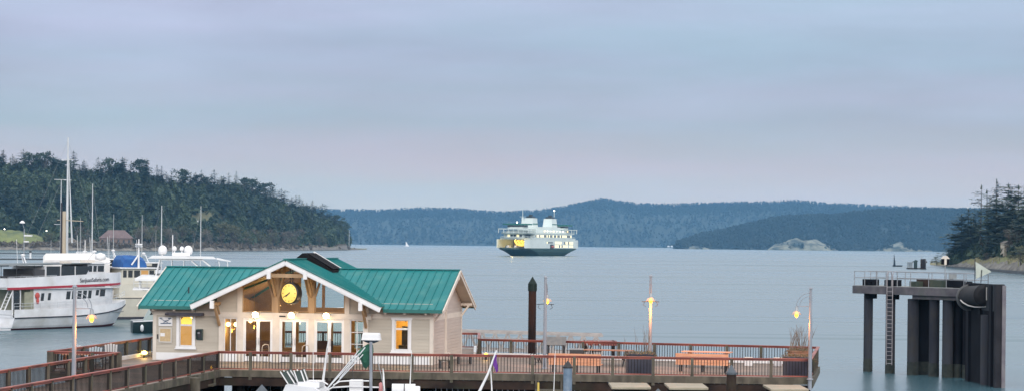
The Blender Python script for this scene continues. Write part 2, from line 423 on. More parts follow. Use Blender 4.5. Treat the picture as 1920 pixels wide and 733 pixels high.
for i in range(6500):
    px = r.uniform(1268, 1900); tt = r.choice((r.uniform(0, 420), r.uniform(250, 520))); p = pt(px, tt); pts.append((p.x, p.y, p.z - 3, r.uniform(14, 28)))
mass('point_forest', pts, FARG, 3, 14, 'blue grey forest on the lower point in front of the long hill', wide=.34)
# pale rock bluffs at its foot
PALE = mat('pale_bluff', (.02, .03, .022), (.19, .19, .14), .03, .95, world_co=True, contrast=(.4, .6))
def bluff(name, prof, d, depth, seed, label):
    m = MB(); x0, x1 = prof[0][0], prof[-1][0]; nx, ny = 36, 10; vs = []
    for j in range(ny + 1):
        for i in range(nx + 1):
            px = x0 + (x1 - x0) * i / nx; a, _ = _uv(px, 456); top = P(px, lerp_tab(prof, px), d).z
            k = math.sin(math.pi * j / ny) ** .6; dd = d + depth * (j / ny - .5)
            z = max(-.8, top * k * (1 + .3 * fbm(a * dd * 1.0, dd, 60, 5, seed)) - .8)
            vs.append((a * dd, dd, z))
    n = nx + 1
    m.add(vs, [(j * n + i, j * n + i + 1, (j + 1) * n + i + 1, (j + 1) * n + i) for j in range(ny) for i in range(nx)], False)
    return struct(m.obj(name, PALE))
bluff('rocky_bluff', [(1440, 466), (1452, 457), (1470, 452), (1490, 447), (1505, 450), (1525, 446), (1545, 455), (1562, 463), (1572, 467)], 5990, 200, 4, '')
bluff('rocky_bluff', [(1642, 469), (1655, 462), (1672, 457), (1690, 453), (1702, 463), (1722, 466), (1748, 469)], 5990, 200, 9, '')
bluff('rocky_bluff', [(1284, 464), (1300, 460), (1312, 459), (1330, 465)], 6060, 90, 2, '')

pts = []
for px0, px1, n in ((1438, 1575, 330), (1640, 1752, 260), (1280, 1334, 90)):
    for i in range(n):
        px = r.uniform(px0, px1); a_, _ = _uv(px, 456); d_ = r.uniform(5900, 6080); g = fbm(px, 3, 14, 2, 4)
        if g < -.02: continue
        pts.append((a_ * d_, d_, r.uniform(-2, 14) * (1 if px < 1600 else .8), r.uniform(7, 15)))
mass('bluff_scrub', pts, FARG, 4, 14, 'dark scrub growing over the pale rock bluffs at the foot of the point', wide=.5)

# ================= wooded headland, left =================
LANDM = mat('headland_ground', (.07, .085, .04), (.16, .15, .085), .03, .95, world_co=True, wear=(.17, .155, .14), wscale=.02)
ROCKM = mat('shore_rock', (.06, .055, .048), (.22, .20, .17), .22, .9, world_co=True, bump=.6, contrast=(.3, .7))
WETROCK = mat('wet_rock', (.02, .02, .019), (.06, .055, .05), .4, .6, world_co=True)
LS = [(-120, 467.4), (0, 468), (150, 469.3), (300, 470.3), (400, 470.5), (500, 470), (600, 469.2), (640, 468.8), (665, 468.3), (688, 467.6)]
LSd = lambda px: Q(px, lerp_tab(LS, px), 0).y
PL = [(-120, 290), (0, 285), (60, 290), (130, 292), (180, 298), (230, 300), (290, 312), (340, 324), (400, 326), (440, 330), (480, 346), (520, 352), (560, 366), (600, 384), (636, 404), (652, 418), (660, 430), (670, 444), (690, 450)]
TT = 26
m, ptL0 = ridge_land('headland', PL, 2000, 2260, 520, 1.7, TT, -120, 688, shore=LSd, nx=300, ny=30, rough=.10)
# low shelf of rock and meadow round the point: lift the shore, damp the rise near the tip
def ptL(px, tt):
    p = ptL0(px, tt)
    tip = min(1, max(0, (688 - px) / 60)) ; shelf = 2.6 * min(1, max(0, tt) / 6) * (.35 + .65 * tip)
    k = min(1, max(0, (tt - 25) / 110)); low = 4.5 + 2 * fbm(p.x, p.y, 40, 3, 2)
    z = low * (1 - k) + p.z * k if tt > 6 else shelf
    z = min(z, p.z + 3) if tt > 25 else shelf + (low * tip - shelf) * max(0, (tt - 6) / 19)
    if tt <= 0: z = -1
    z *= (.12 + .88 * min(1, max(0, (686 - px) / 36)))
    return Vector((p.x, p.y, z + .5 * fbm(p.x, p.y, 9, 3) * (1 if tt > 2 else 0)))
m = MB(); ts = [0, .6, 2, 4, 7, 11, 16, 22, 30, 40, 52, 66, 82, 100, 120, 142, 166, 192, 220, 250, 290, 340, 420, 520]; NX = 330
vs = [ptL(-120 + 808 * i / NX, tt) for tt in ts for i in range(NX + 1)]
for j in range(len(ts) - 1):
    for i in range(NX):
        m.f.append([j * (NX + 1) + i, j * (NX + 1) + i + 1, (j + 1) * (NX + 1) + i + 1, (j + 1) * (NX + 1) + i]); m.sm.append(False)
        m.mi.append(2 if j < 1 else (1 if j < 6 + int(3 * random.random()) else 0))
m.v = [tuple(v) for v in vs]
struct(m.obj('headland', [LANDM, ROCKM, WETROCK]))
# a lawn on a knoll
LAWN = mat('bright_lawn', (.06, .085, .035), (.17, .19, .06), .05, .95, world_co=True)
m = MB(); vs = []
for j in range(9):
    for i in range(25):
        px = -40 + 130 * i / 24; tt = 14 + 60 * j / 8; p = ptL(px, tt); e = math.sin(math.pi * i / 24) * math.sin(math.pi * j / 8)
        vs.append((p.x, p.y, p.z - .6 + 14 * max(0, e) ** .7 * (.8 + .3 * fbm(p.x, p.y, 12, 3))))
m.add(vs, [(j * 25 + i, j * 25 + i + 1, (j + 1) * 25 + i + 1, (j + 1) * 25 + i) for j in range(8) for i in range(24)], True)
struct(m.obj('lawn', LAWN))
r = random.Random(11)
def blocked(px, tt):
    if tt < 50 and (574 < px < 604 or 488 < px < 506): return True
    if tt < 80 and -35 < px < 84: return True
    if tt < 60 and (184 < px < 250 or 100 < px < 150): return True
    if 352 < px < 425 and 92 < tt < 136: return True
    if px > 578 and tt < 26: return True
    if px > 655: return True
    return False
# individual conifers: on the crest against the sky, then down the slope
SKY_TREES = [(x + 9 * math.sin(x), 18 + 7 * abs(math.sin(x * 1.7))) for x in range(-10, 640, 15)] + [(4, 30), (22, 27), (44, 33), (62, 28), (82, 30), (96, 28), (137, 36), (152, 27), (182, 33), (205, 28), (228, 32), (243, 29), (264, 30), (292, 31), (312, 27), (338, 31), (366, 30), (380, 27), (402, 33), (413, 26), (428, 31), (441, 34), (456, 27), (468, 30), (484, 26), (497, 31), (512, 29), (528, 33), (545, 28), (560, 31), (574, 27), (588, 28), (603, 34), (617, 29), (630, 27), (643, 26)]
n_fir = 0
for px, h in SKY_TREES:
    if px > 655: continue
    p = ptL(px, r.uniform(225, 262)); plant('fir_tree', (ROUNDS[r.randrange(3)] if r.random() < .2 else FIRS[r.randrange(5)]), p - Vector((0, 0, 1)), h * .88, r.uniform(0, 6), 'tall dark fir standing up against the sky on the crest of the wooded headland', 'tree', 'firs along the headland crest', r.uniform(1.3, 1.95)); n_fir += 1
grid = [(px, tt) for tt in (225, 190, 160, 132, 108, 86, 66, 48, 32) for px in range(-20, 650, 21)]
for px, tt in grid:
    px += r.uniform(-9, 9); tt += r.uniform(-11, 11)
    if blocked(px, tt): continue
    if tt < 80 and px < 500 and r.random() < .55: continue
    if n_fir >= 262: break
    p = ptL(px, tt); n_fir += 1
    plant('fir_tree', FIRS[r.randrange(6)], p - Vector((0, 0, 1)), r.uniform(19, 30) * (.85 if tt < 60 else 1), r.uniform(0, 6), 'dark green fir in the dense wood on the slope of the headland', 'tree', 'firs on the headland slope', r.uniform(1.0, 1.5))
# two lone firs at the point
for px, tt, h, lb in ((648, 30, 27, 'slim lone fir with open branches, last tree before the bare rocks of the headland'),):
    plant('fir_tree', FIRS[5], ptL(px, tt) - Vector((0, 0, 1)), h, 1, lb, 'tree', None, .9)
nb = 0
for px, tt in [(p_, t_) for t_ in (22, 34, 50, 70, 95) for p_ in range(-15, 560, 27)]:
    px += r.uniform(-12, 12); tt += r.uniform(-7, 7)
    if blocked(px, tt) or r.random() < (.15 if tt < 60 else .5): continue
    ol = r.random() < .3; nb += 1
    plant('madrone_tree' if ol else 'bare_tree', (OLIVES if ol else BARES)[r.randrange(2 if ol else 3)], ptL(px, tt) - Vector((0, 0, .6)), r.uniform(9, 17), r.uniform(0, 6),
          'rounded olive green broadleaf tree low on the headland near the water' if ol else 'leafless grey brown tree low on the headland near the water', 'tree', 'olive broadleaf trees above the shore' if ol else 'bare trees above the shore', r.uniform(.9, 1.3))
for px, tt, h in ((500, 16, 12), (512, 20, 14), (548, 16, 11), (598, 28, 14), (606, 32, 10), (436, 30, 20), (416, 40, 22)):
    plant('madrone_tree', OLIVES[r.randrange(2)], ptL(px, tt) - Vector((0, 0, .6)), h, r.uniform(0, 6), 'rounded olive green broadleaf tree low on the headland near the water', 'tree', 'olive broadleaf trees above the shore', 1.2)
pts = []
for i in range(2600):
    px = r.uniform(-60, 652); tt = r.uniform(28, 330)
    if blocked(px, tt) or (px > 600 and tt < 40): continue
    p = ptL(px, tt); pts.append((p.x, p.y, p.z - 1, r.uniform(12, 22) * (.6 if tt < 60 else (.72 if tt > 170 else 1))))
mass('headland_forest', pts, GREEN, 6, 70, 'dense dark green undergrowth and smaller trees filling the headland wood', wide=.30)
pts = []
for i in range(900):
    px = r.uniform(-60, 668); tt = r.uniform(5, 34)
    if 20 > px > 90: continue
    if px > 560 and r.random() < .8: continue
    p = ptL(px, tt); pts.append((p.x, p.y, p.z - .6, r.uniform(1.5, 5)))
mass('shore_shrubbery', pts, TWIG, 8, 30, 'low brown shrubs along the rocky shore of the headland', wide=.7)

# ================= headland, right =================
RS = [(1744, 496.5), (1760, 498.5), (1790, 501.5), (1830, 505.5), (1870, 509.5), (1920, 514), (2060, 528)]
RSd = lambda px: Q(px, lerp_tab(RS, px), 0).y
def ptR(px, tt):
    ds = RSd(px); a, _ = _uv(px, 500); d = ds + tt; x = a * d
    e = min(1, max(0, (px - 1744) / 90)) ** .8
    top = (3.2 + 5.0 * min(1, max(0, (px - 1760) / 150))) * e
    k = min(1, tt / 120); z = top * (math.sin(k * math.pi / 2) ** .8) + 1.0 * e
    z += (1.3 * fbm(x, d, 22, 4, 5) + .6 * fbm(x, d, 5, 3, 8)) * e * (1 if tt > 1 else 0)
    if tt > 170: z *= max(0, 1 - (tt - 170) / 60)
    if tt <= 0: z = -1
    return Vector((x, d, z))
RG = mat('dry_meadow', (.10, .105, .04), (.22, .18, .08), .06, .95, world_co=True, wear=(.13, .16, .05), wscale=.03)
m = MB(); ts = [0, .5, 2, 4, 7, 10, 14, 18, 24, 30, 38, 48, 60, 75, 90, 108, 126, 150, 175, 205, 235]; NX = 150
m.v = [tuple(ptR(1744 + 316 * i / NX, tt)) for tt in ts for i in range(NX + 1)]
for j in range(len(ts) - 1):
    for i in range(NX):
        m.f.append([j * (NX + 1) + i, j * (NX + 1) + i + 1, (j + 1) * (NX + 1) + i + 1, (j + 1) * (NX + 1) + i]); m.sm.append(False)
        m.mi.append(2 if j < 1 else (1 if ts[j] < 14 + 16 * random.random() else 0))
struct(m.obj('rocky_shore', [RG, ROCKM, WETROCK]))
BIGFIRS = [proto(conifer(60 + i, 1.0, sp, w, 6, g, b_, sh, dr), GREEN2 if i % 2 else GREEN, 'big_fir') for i, (sp, w, g, b_, sh, dr) in
           enumerate(((.17, 34, .15, .15, 1.0, .10), (.20, 26, .38, .22, .7, .05), (.15, 38, .12, .12, 1.1, .15), (.24, 26, .25, .15, .6, .02), (.14, 22, .55, .3, .6, .2)))]
R_TREES = [  # column, depth behind the shore, height, which crown, width, label
 (1866, 120, 333, 2, 1.1, 'tallest fir on the right headland, with a narrow pointed top'),
 (1888, 130, 341, 3, 1.2, 'broad dark fir beside the tallest one on the right headland'),
 (1838, 95, 344, 4, 1.4, 'thin half bare snag with sparse side branches on the right headland'),
 (1850, 100, 353, 4, 1.7, 'sparse fir with layered branches just behind the half bare snag'),
 (1908, 120, 344, 1, 1.4, 'open topped fir near the right edge above the dry meadow'),
 (1922, 110, 342, 0, 1.3, 'full dark fir cut by the right edge of the picture'),
 (1803, 55, 398, 3, 1.6, 'wide low fir whose branches reach out over the water'),
 (1790, 48, 436, 3, 1.9, 'short bushy fir at the water end of the right headland'),
 (1815, 75, 388, 1, 1.5, 'medium fir between the wide low fir and the half bare snag')]
for px, tt, h, k, w, lb in R_TREES:
    q_ = ptR(px, tt); h = P(px, h, q_.y).z - q_.z
    plant('fir_tree', BIGFIRS[k], q_ - Vector((0, 0, .8)), h, px * .7, lb, 'tree', None, w)
for i in range(30):
    px = r.uniform(1800, 1990); tt = r.uniform(85, 170)
    if px < 1830: tt = r.uniform(70, 110)
    q_ = ptR(px, tt); h = P(px, r.uniform(358, 400) if px > 1862 else r.uniform(395, 430), q_.y).z - q_.z
    plant('fir_tree', BIGFIRS[r.randrange(4)], ptR(px, tt) - Vector((0, 0, .8)), h, r.uniform(0, 6), 'dark fir among the close trees filling the right headland', 'tree', 'firs massed on the right headland', r.uniform(1.2, 1.8))
for px, tt, h in ((1852, 60, 9), (1895, 62, 11), (1912, 66, 10)):
    plant('bare_tree', BARES[r.randrange(3)], ptR(px, tt) - Vector((0, 0, .5)), h, r.uniform(0, 6), 'leafless tree at the edge of the dry meadow on the right headland', 'tree', 'bare trees by the meadow', 1)
pts = []
for i in range(420):
    px = r.uniform(1778, 2040); tt = r.uniform(62, 150)
    if px < 1800: tt = r.uniform(30, 60)
    p = ptR(px, tt); pts.append((p.x, p.y, p.z - .6, r.uniform(3, 7)))
mass('shore_undergrowth', pts, GREEN, 9, 60, 'dark green undergrowth beneath the firs of the right headland', wide=.5)
for px, tt, s, lb in ((1757, 14, 5.5, 'dark rounded shrub on the low rocks beside the small jetty'), (1849, 36, 4.2, 'small bush alone in the dry meadow'), (1915, 22, 8, 'large green bush at the right edge, down by the rocks')):
    plant('shrub', OLIVES[0] if s > 5 else BARES[0], ptR(px, tt) - Vector((0, 0, 1)), s, 2, lb, 'shrub', None, 1.5)

# ================= haze =================
hm = bpy.data.materials.new('air'); hm.use_nodes = True; t = hm.node_tree; t.nodes.clear()
o_ = N(t, 'ShaderNodeOutputMaterial'); pv = N(t, 'ShaderNodeVolumePrincipled')
pv.inputs['Color'].default_value = (.26, .60, .99, 1); pv.inputs['Density'].default_value = 4.1e-5; pv.inputs['Anisotropy'].default_value = 0
t.links.new(pv.outputs[0], o_.inputs['Volume'])
m = MB(); m.box(-8600, -300, -2.6, 8600, 11300, 262)
hz = m.obj('haze', hm); tag(hz, kind='stuff')
# ================= common materials =================
WHITE = mat('white_paint', (.72, .72, .72), (.60, .60, .61), 1.2, .5, contrast=(.3, .75))
CREAM = mat('cream_trim', (.62, .565, .495), (.53, .48, .425), 1.5, .55)
SIDING = mat('siding_paint', (.45, .41, .345), (.375, .34, .285), .9, .65, stretch=(.4, .4, 3))
SIDEW = mat('side_siding_paint', (.48, .42, .375), (.41, .36, .325), .9, .65, stretch=(.4, .4, 3))
TEAL = mat('teal_metal_roof', (.008, .138, .142), (.018, .185, .19), .5, .5, 0.0, stretch=(1, .35, .35), spec=.18, wear=(.05, .19, .18), wscale=1.1, contrast=(.3, .7))
TEALD = mat('teal_flashing', (.015, .12, .11), rough=.4)
TIMBER = mat('stained_timber', (.30, .19, .10), (.40, .27, .15), 3, .6, stretch=(1, 1, .2))
INWOOD = mat('interior_wood', (.27, .155, .06), (.36, .22, .095), 1.6, .6)
DARK = mat('dark_metal', (.02, .022, .026), rough=.45)
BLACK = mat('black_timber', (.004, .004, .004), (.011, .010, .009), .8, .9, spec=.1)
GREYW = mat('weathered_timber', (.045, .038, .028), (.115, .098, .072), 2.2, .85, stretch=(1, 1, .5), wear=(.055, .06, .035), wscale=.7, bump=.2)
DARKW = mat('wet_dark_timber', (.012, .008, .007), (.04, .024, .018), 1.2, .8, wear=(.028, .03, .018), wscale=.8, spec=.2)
REDRAIL = mat('red_brown_rail', (.13, .028, .022), (.30, .075, .048), 1.3, .5, stretch=(.5, .5, 1))
STEEL = mat('galvanised_steel', (.24, .255, .27), (.31, .325, .34), 2, .4, .55)
POSTP = mat('grey_post_paint', (.20, .22, .255), (.25, .27, .305), 1, .4)
GLASSM = bpy.data.materials.new('window_glass'); GLASSM.use_nodes = True
t = GLASSM.node_tree; t.nodes.clear()
o_ = N(t, 'ShaderNodeOutputMaterial'); gl = N(t, 'ShaderNodeBsdfGlossy'); gl.inputs['Roughness'].default_value = .02
tr_ = N(t, 'ShaderNodeBsdfTransparent'); tr_.inputs[0].default_value = (.88, .93, .92, 1); fr_ = N(t, 'ShaderNodeFresnel'); fr_.inputs[0].default_value = 1.45
mx = N(t, 'ShaderNodeMixShader'); t.links.new(fr_.outputs[0], mx.inputs[0]); t.links.new(tr_.outputs[0], mx.inputs[1]); t.links.new(gl.outputs[0], mx.inputs[2]); t.links.new(mx.outputs[0], o_.inputs[0])
DGLASS = mat('dark_glass', (.012, .016, .02), rough=.06, spec=.8)
BULB = mat('lit_bulb', (1, .8, .5), emit=(1, .62, .2), estr=9)
BULBY = mat('lit_yellow_bulb', (.5, .3, .1), emit=(1, .50, .02), estr=2.6)
def lamp_light(name, loc, energy, color=(1, .72, .38), r=.06, parent=None):
    l = bpy.data.lights.new(name, 'POINT'); l.energy = energy; l.color = color; l.shadow_soft_size = r
    o = bpy.data.objects.new(name, l); col.objects.link(o); o.location = loc
    if parent: o.parent = parent
    return o

# ================= waiting shelter building =================
BZ, TH = 3.0, rad(9)
FLx, FLy = -19.41, 118.81
B = thing('shelter_building', 'cream waiting hall with teal metal roofs and a glazed gable entrance, standing on the pier', 'building', (FLx, FLy, BZ), -TH)
BW, BD = 15.43, 8.5
SL = .416
def zroof(y): return 2.95 + SL * (min(y, BD - y) + .7)
def lap_wall(m, x0, x1, z0, z1, y, out_=-1, step=.17):
    z = z0
    while z < z1 - .01:
        h = min(step, z1 - z)
        m.add([(x0, y, z), (x1, y, z), (x1, y + out_ * .028, z), (x0, y + out_ * .028, z), (x0, y, z + h), (x1, y, z + h), (x1, y + out_ * .006, z + h), (x0, y + out_ * .006, z + h)],
              [(0, 1, 2, 3), (7, 6, 5, 4), (3, 2, 6, 7), (0, 4, 5, 1), (0, 3, 7, 4), (1, 5, 6, 2)])
        z += h
def holed(m, x0, x1, z0, z1, holes, y, th, lap=True):
    """front wall with rectangular holes (x0,x1,z0,z1), built of strips"""
    xs = sorted({x0, x1, *[h[0] for h in holes], *[h[1] for h in holes]})
    for a, b_ in zip(xs, xs[1:]):
        hs = sorted([h for h in holes if h[0] <= a + 1e-6 and h[1] >= b_ - 1e-6], key=lambda h: h[2]); z = z0
        for h in hs + [(0, 0, z1, z1)]:
            if h[2] > z + 1e-6:
                m.box(a, y, z, b_, y + th, h[2])
                if lap: lap_wall(m, a, b_, z, h[2], y)
            z = max(z, h[3])
# front walls (wings) with window holes, each wing its own wall part
WL = (1.45, 2.19, .78, 2.40); WR = (13.38, 14.12, .78, 2.38)
m = MB(); holed(m, .0, 3.7, .0, 3.25, [WL], 0, .14); m.obj('wall', SIDING, B)
m = MB(); holed(m, 11.9, BW, .0, 3.25, [WR], 0, .14); m.obj('wall', SIDING, B)
# gable end walls
for x, o_x in ((0, 1), (BW, -1)):
    m = MB(); x1 = x + o_x * .14
    m.prism([(0.14, 0), (BD, 0), (BD, zroof(BD) - .15), (BD / 2, zroof(BD / 2) - .15), (.14, zroof(.14) - .15)], 'x', x, x1)
    z = 0
    while z < 4.8:
        lo = .145; hi = BD - .005
        if z > 2.9:
            d_ = (z + .17 - 2.95 + .1) / SL - .7; lo = max(lo, d_); hi = min(hi, BD - d_)
        if hi > lo: m.box(x, lo, z + .01, x - o_x * .02, hi, z + .165)
        z += .17
    g = m.obj('gable_wall', SIDEW, B)
    # white frieze band and corner boards
    m = MB(); m.box(x, .15, 2.35, x - o_x * .035, BD - .01, 2.62); m.obj('trim_band', CREAM, B)
m = MB(); m.box(BW + .021, 3.35, .4, BW + .12, 3.47, 2.95); m.box(BW + .021, 3.7, .45, BW + .06, 3.82, 4.3); m.box(BW + .02, 3.25, .42, BW + .3, 3.6, .52); m.obj('downspout', CREAM, B)
# rear wall
RH = [(4.4, 4.7, .7, 1.95), (5.05, 5.55, .35, 1.98), (5.88, 6.55, .65, 1.98), (6.95, 7.65, .5, 1.98), (7.9, 8.6, .5, 1.98), (9.2, 10.4, .35, 1.98), (10.9, 11.6, .35, 1.98)]
m = MB(); holed(m, .145, BW - .145, 0, 2.3, RH, BD - .14, .14, False); m.box(.145, BD - .14, 2.302, 6.0, BD, 2.75); m.box(10.7, BD - .14, 2.302, BW - .145, BD, 2.75); m.box(6.0, BD - .14, 2.302, 10.7, BD, 2.72); m.prism([(8.72, 2.722), (11.9, 2.752), (11.9, 3.4), (8.72, 4.9)], 'y', BD - .13, BD - .02); m.prism([(3.0, 2.752), (6.02, 2.752), (6.02, 4.6), (3.0, 3.2)], 'y', BD - .13, BD - .02); m.box(7.28, BD - .13, 2.722, 7.44, BD - .02, 5.2)
m.obj('rear_wall', INWOOD, B)
for h in RH:
    w = MB(); w.box(h[0] + .002, BD - .09, h[2] + .002, h[0] + .045, BD - .04, h[3] - .002); w.box(h[1] - .045, BD - .09, h[2] + .002, h[1] - .002, BD - .04, h[3] - .002)
    w.box(h[0] + .046, BD - .09, h[2] + .002, h[1] - .046, BD - .04, h[2] + .05); w.box(h[0] + .046, BD - .09, h[3] - .05, h[1] - .046, BD - .04, h[3] - .002)
    wo = w.obj('rear_window', CREAM, B)
    g = MB(); g.box(h[0] + .03, BD - .07, h[2] + .03, h[1] - .03, BD - .06, h[3] - .03); g.obj('pane', GLASSM, wo)
# corner boards, frieze, white strips painting the light on the wall foot
m = MB()
for x0, x1 in ((-.03, .16), (BW - .16, BW + .03)): m.box(x0, -.045, .0, x1, -.03, 3.2)
m.box(BW + .021, -.045, 0, BW + .045, .14, 3.2); m.box(-.045, -.045, 0, -.021, .14, 3.2); m.box(BW + .021, BD - .14, 0, BW + .045, BD + .02, 3.1)
m.box(.162, -.05, 2.44, 3.68, -.031, 2.68); m.box(11.92, -.05, 2.44, BW - .162, -.031, 2.68)
m.obj('corner_board', CREAM, B)
m = MB(); m.box(.162, -.06, .02, 3.68, -.032, .42); m.obj('lit_foot_strip', WHITE, B)
m = MB(); m.box(11.92, -.06, .02, BW - .162, -.032, .42); m.obj('lit_foot_strip', WHITE, B)

# ---- roofs ----
def slab(m, pts, th=.09, seams=None):
    """sloping slab from 4+ coplanar top points, thickness downwards"""
    pts = [Vector(p) for p in pts]; n = len(pts)
    nrm = (pts[1] - pts[0]).cross(pts[2] - pts[0]).normalized()
    if nrm.z < 0: nrm = -nrm
    lo = [p - nrm * th for p in pts]
    m.add(pts + lo, [tuple(range(n)), tuple(range(2 * n - 1, n - 1, -1))] + [(i, (i + 1) % n, n + (i + 1) % n, n + i) for i in range(n)])
    return nrm
RX0, RX1, EY, RZ, EZ = -.65, BW + .65, -.7, zroof(BD / 2), 2.95
AX, AZ, GS, GH = 7.72, 5.54, .47, 5.15       # entrance gable: ridge x, ridge z, slope, half width
def mz(y): return EZ + SL * (y - EY)
def cut(z, side): return AX + side * (AZ - z) / GS   # where the entrance roof is at height z
for side in (-1, 1):
    x_out = RX0 if side < 0 else RX1
    xa, xb = cut(EZ, side) - side * .35, cut(RZ, side) - side * .35
    for back in (0, 1):
        Y = (lambda y: BD - y) if back else (lambda y: y)
        m = MB(); slab(m, [(x_out, Y(EY), EZ), (xa, Y(EY), EZ), (xb, Y(BD / 2), RZ), (x_out, Y(BD / 2), RZ)], .07)
        k = 0; x = x_out - side * .02
        while True:       # standing seams
            x_ = x_out - side * (.03 + .415 * k); k += 1
            if (x_ - xb) * side < .25: break
            ye = EY
            if (x_ - xa) * side < 0:      # starts on the valley
                zc = AZ - GS * abs(x_ - AX) - .06; ye = EY + (zc - EZ) / SL
            if back and side < 0 and False: continue
            n_ = Vector((0, -SL if not back else SL, 1)).normalized()
            m.bar(Vector((x_, Y(ye), mz(ye))) + n_ * .022, Vector((x_, Y(BD / 2 - .02), RZ - .008)) + n_ * .022, .03, .045, up=n_)
        rf = m.obj('roof', TEAL, B)
        e = MB(); e.box(x_out, Y(EY) - .03, EZ - .17, xa, Y(EY) - .005 if not back else Y(EY) + .03, EZ + .01); e.obj('gutter', TEALD, rf)
    rc = MB(); rc.bar((x_out + side * .02, BD / 2, RZ + .03), (xb, BD / 2, RZ + .03), .26, .05); rc.obj('ridge_cap', TEAL, B)
# vents on the left roof
for x, y in ((1.65, .9), (5.35, 3.2)):
    v = MB(); v.box(x - .03, y, mz(y) - .02, x + .03, y + .06, mz(y) + .34); v.obj('vent_pipe', DARK, B)
# underside boards of the wings (soffit) and gable rakes
for side in (-1, 1):
    m = MB(); x0, x1 = (RX0, 0) if side < 0 else (BW, RX1)
    for Yf in ((lambda y: y), (lambda y: BD - y)):
        slab(m, [(x0 + .01, Yf(EY + .02), EZ - .09), (x1 - .01, Yf(EY + .02), EZ - .09), (x1 - .01, Yf(BD / 2), RZ - .09), (x0 + .01, Yf(BD / 2), RZ - .09)], .03)
    m.obj('soffit', CREAM, B)
for side in (-1, 1):
    xx = RX0 - .03 if side < 0 else RX1 + .03
    for Yf in ((lambda y: y), (lambda y: BD - y)):
        m = MB(); m.bar((xx, Yf(EY - .05), EZ - .16), (xx, Yf(BD / 2), RZ - .14), .05, .26); m.bar((xx + side * .03, Yf(EY - .06), EZ - .06), (xx + side * .03, Yf(BD / 2), RZ - .04), .05, .10)
        m.obj('barge_board', CREAM, B)
    # knee braces at the gable end
    for y in (.35, BD - .35, BD / 2):
        zz_ = zroof(y) - .35 if y != BD / 2 else RZ - .45
        m = MB(); x0 = 0 if side < 0 else BW
        m.box(x0 + side * .022, y - .06, zz_ - .07, x0 + side * .66, y + .06, zz_ + .07)
        if y != BD / 2: m.bar((x0 + side * .03, y, zz_ - .7), (x0 + side * .5, y, zz_ - .04), .1, .1)
        m.obj('knee_brace', CREAM, B)
# rafter tails under the front eave
for x in (.15, 1.3, 2.35, 12.95, 14.0, 15.15):
    m = MB(); m.bar((x, -.62, EZ - .17), (x, .0, EZ + .08), .12, .2); m.obj('rafter_tail', CREAM, B)
m = MB(); m.box(RX0 + .05, EY + .03, EZ - .135, 2.4, EY + .10, EZ - .09); m.box(13.0, EY + .03, EZ - .135, RX1 - .05, EY + .10, EZ - .09); m.obj('fascia', CREAM, B)

# entrance gable roof
GY0, GY1 = -1.5, 10.0
for side in (-1, 1):
    m = MB(); xo = AX + side * GH; zo = AZ - GS * GH
    slab(m, [(AX, GY0, AZ), (xo, GY0, zo), (xo, 1.0, zo), (xo, BD - 1.0, zo), (xo, GY1, zo), (AX, GY1, AZ)], .07)
    n_ = Vector((side * GS, 0, 1)).normalized(); y = GY0 + .05
    while y < GY1:
        m.bar(Vector((AX + side * .05, y, AZ - GS * .05)) + n_ * .02, Vector((xo, y, zo)) + n_ * .02, .03, .04, up=n_); y += .42
    m.obj('entrance_roof', TEAL, B)
    m = MB(); slab(m, [(AX, GY0 + .03, AZ - .085), (xo - side * .03, GY0 + .03, zo - .07), (xo - side * .03, GY1 - .03, zo - .07), (AX, GY1 - .03, AZ - .085)], .03); m.obj('entrance_ceiling', INWOOD, B)
    m = MB(); m.bar((AX, GY0 - .03, AZ - .16), (xo + side * .03, GY0 - .03, zo - .175), .05, .30); m.bar((AX, GY0 - .065, AZ - .22), (xo + side * .02, GY0 - .065, zo - .235), .025, .12)
    m.obj('entrance_barge_board', WHITE, B)
    m = MB(); m.bar((AX, GY0 - .04, AZ - .0), (xo + side * .07, GY0 - .04, zo - .015), .09, .06); m.obj('drip_edge', TEALD, B)
rc = MB(); rc.bar((AX, GY0 - .02, AZ + .03), (AX, GY1, AZ + .03), .26, .05); rc.obj('ridge_cap', TEAL, B)
# skylight monitor astride the ridge
MONB = mat('skylight_frame', (.010, .009, .010), rough=.8, spec=.1)
sk = MB(); z0 = AZ - .62
sk.prism([(AX - 1.0, z0 + .14), (AX - 1.0, z0 + .24), (AX, AZ + .34), (AX + 1.6, z0 + .00), (AX + 1.6, z0 - .14)], 'y', 2.6, 4.6)
sko = sk.obj('skylight', MONB, B)
for side, x_ in ((-1, AX - .95), (1, AX + 1.55)):
    za = AZ + .30; zb = z0 + .22 if side < 0 else z0 + .03; n_ = Vector((-(zb - za) * side / abs(x_ - AX), 0, 1)).normalized()
    for a_, b_ in ((2.7, 3.55), (3.65, 4.5)):
        g = MB(); slab(g, [Vector((AX + side * .1, a_, za - abs(zb - za) * .06)) + n_ * .09, Vector((x_, a_, zb)) + n_ * .09, Vector((x_, b_, zb)) + n_ * .09, Vector((AX + side * .1, b_, za - abs(zb - za) * .06)) + n_ * .09], .04); g.obj('pane', mat('matte_black_glass', (.008, .008, .010), rough=.8, spec=.08), sko)  # panes are plain matte near-black
for y in (4.6,):
    g = MB(); g.bar((AX + .0, y, AZ + .39), (AX + 1.7, y, z0 + .04), .1, .07); g.obj('frame', WHITE, sko)

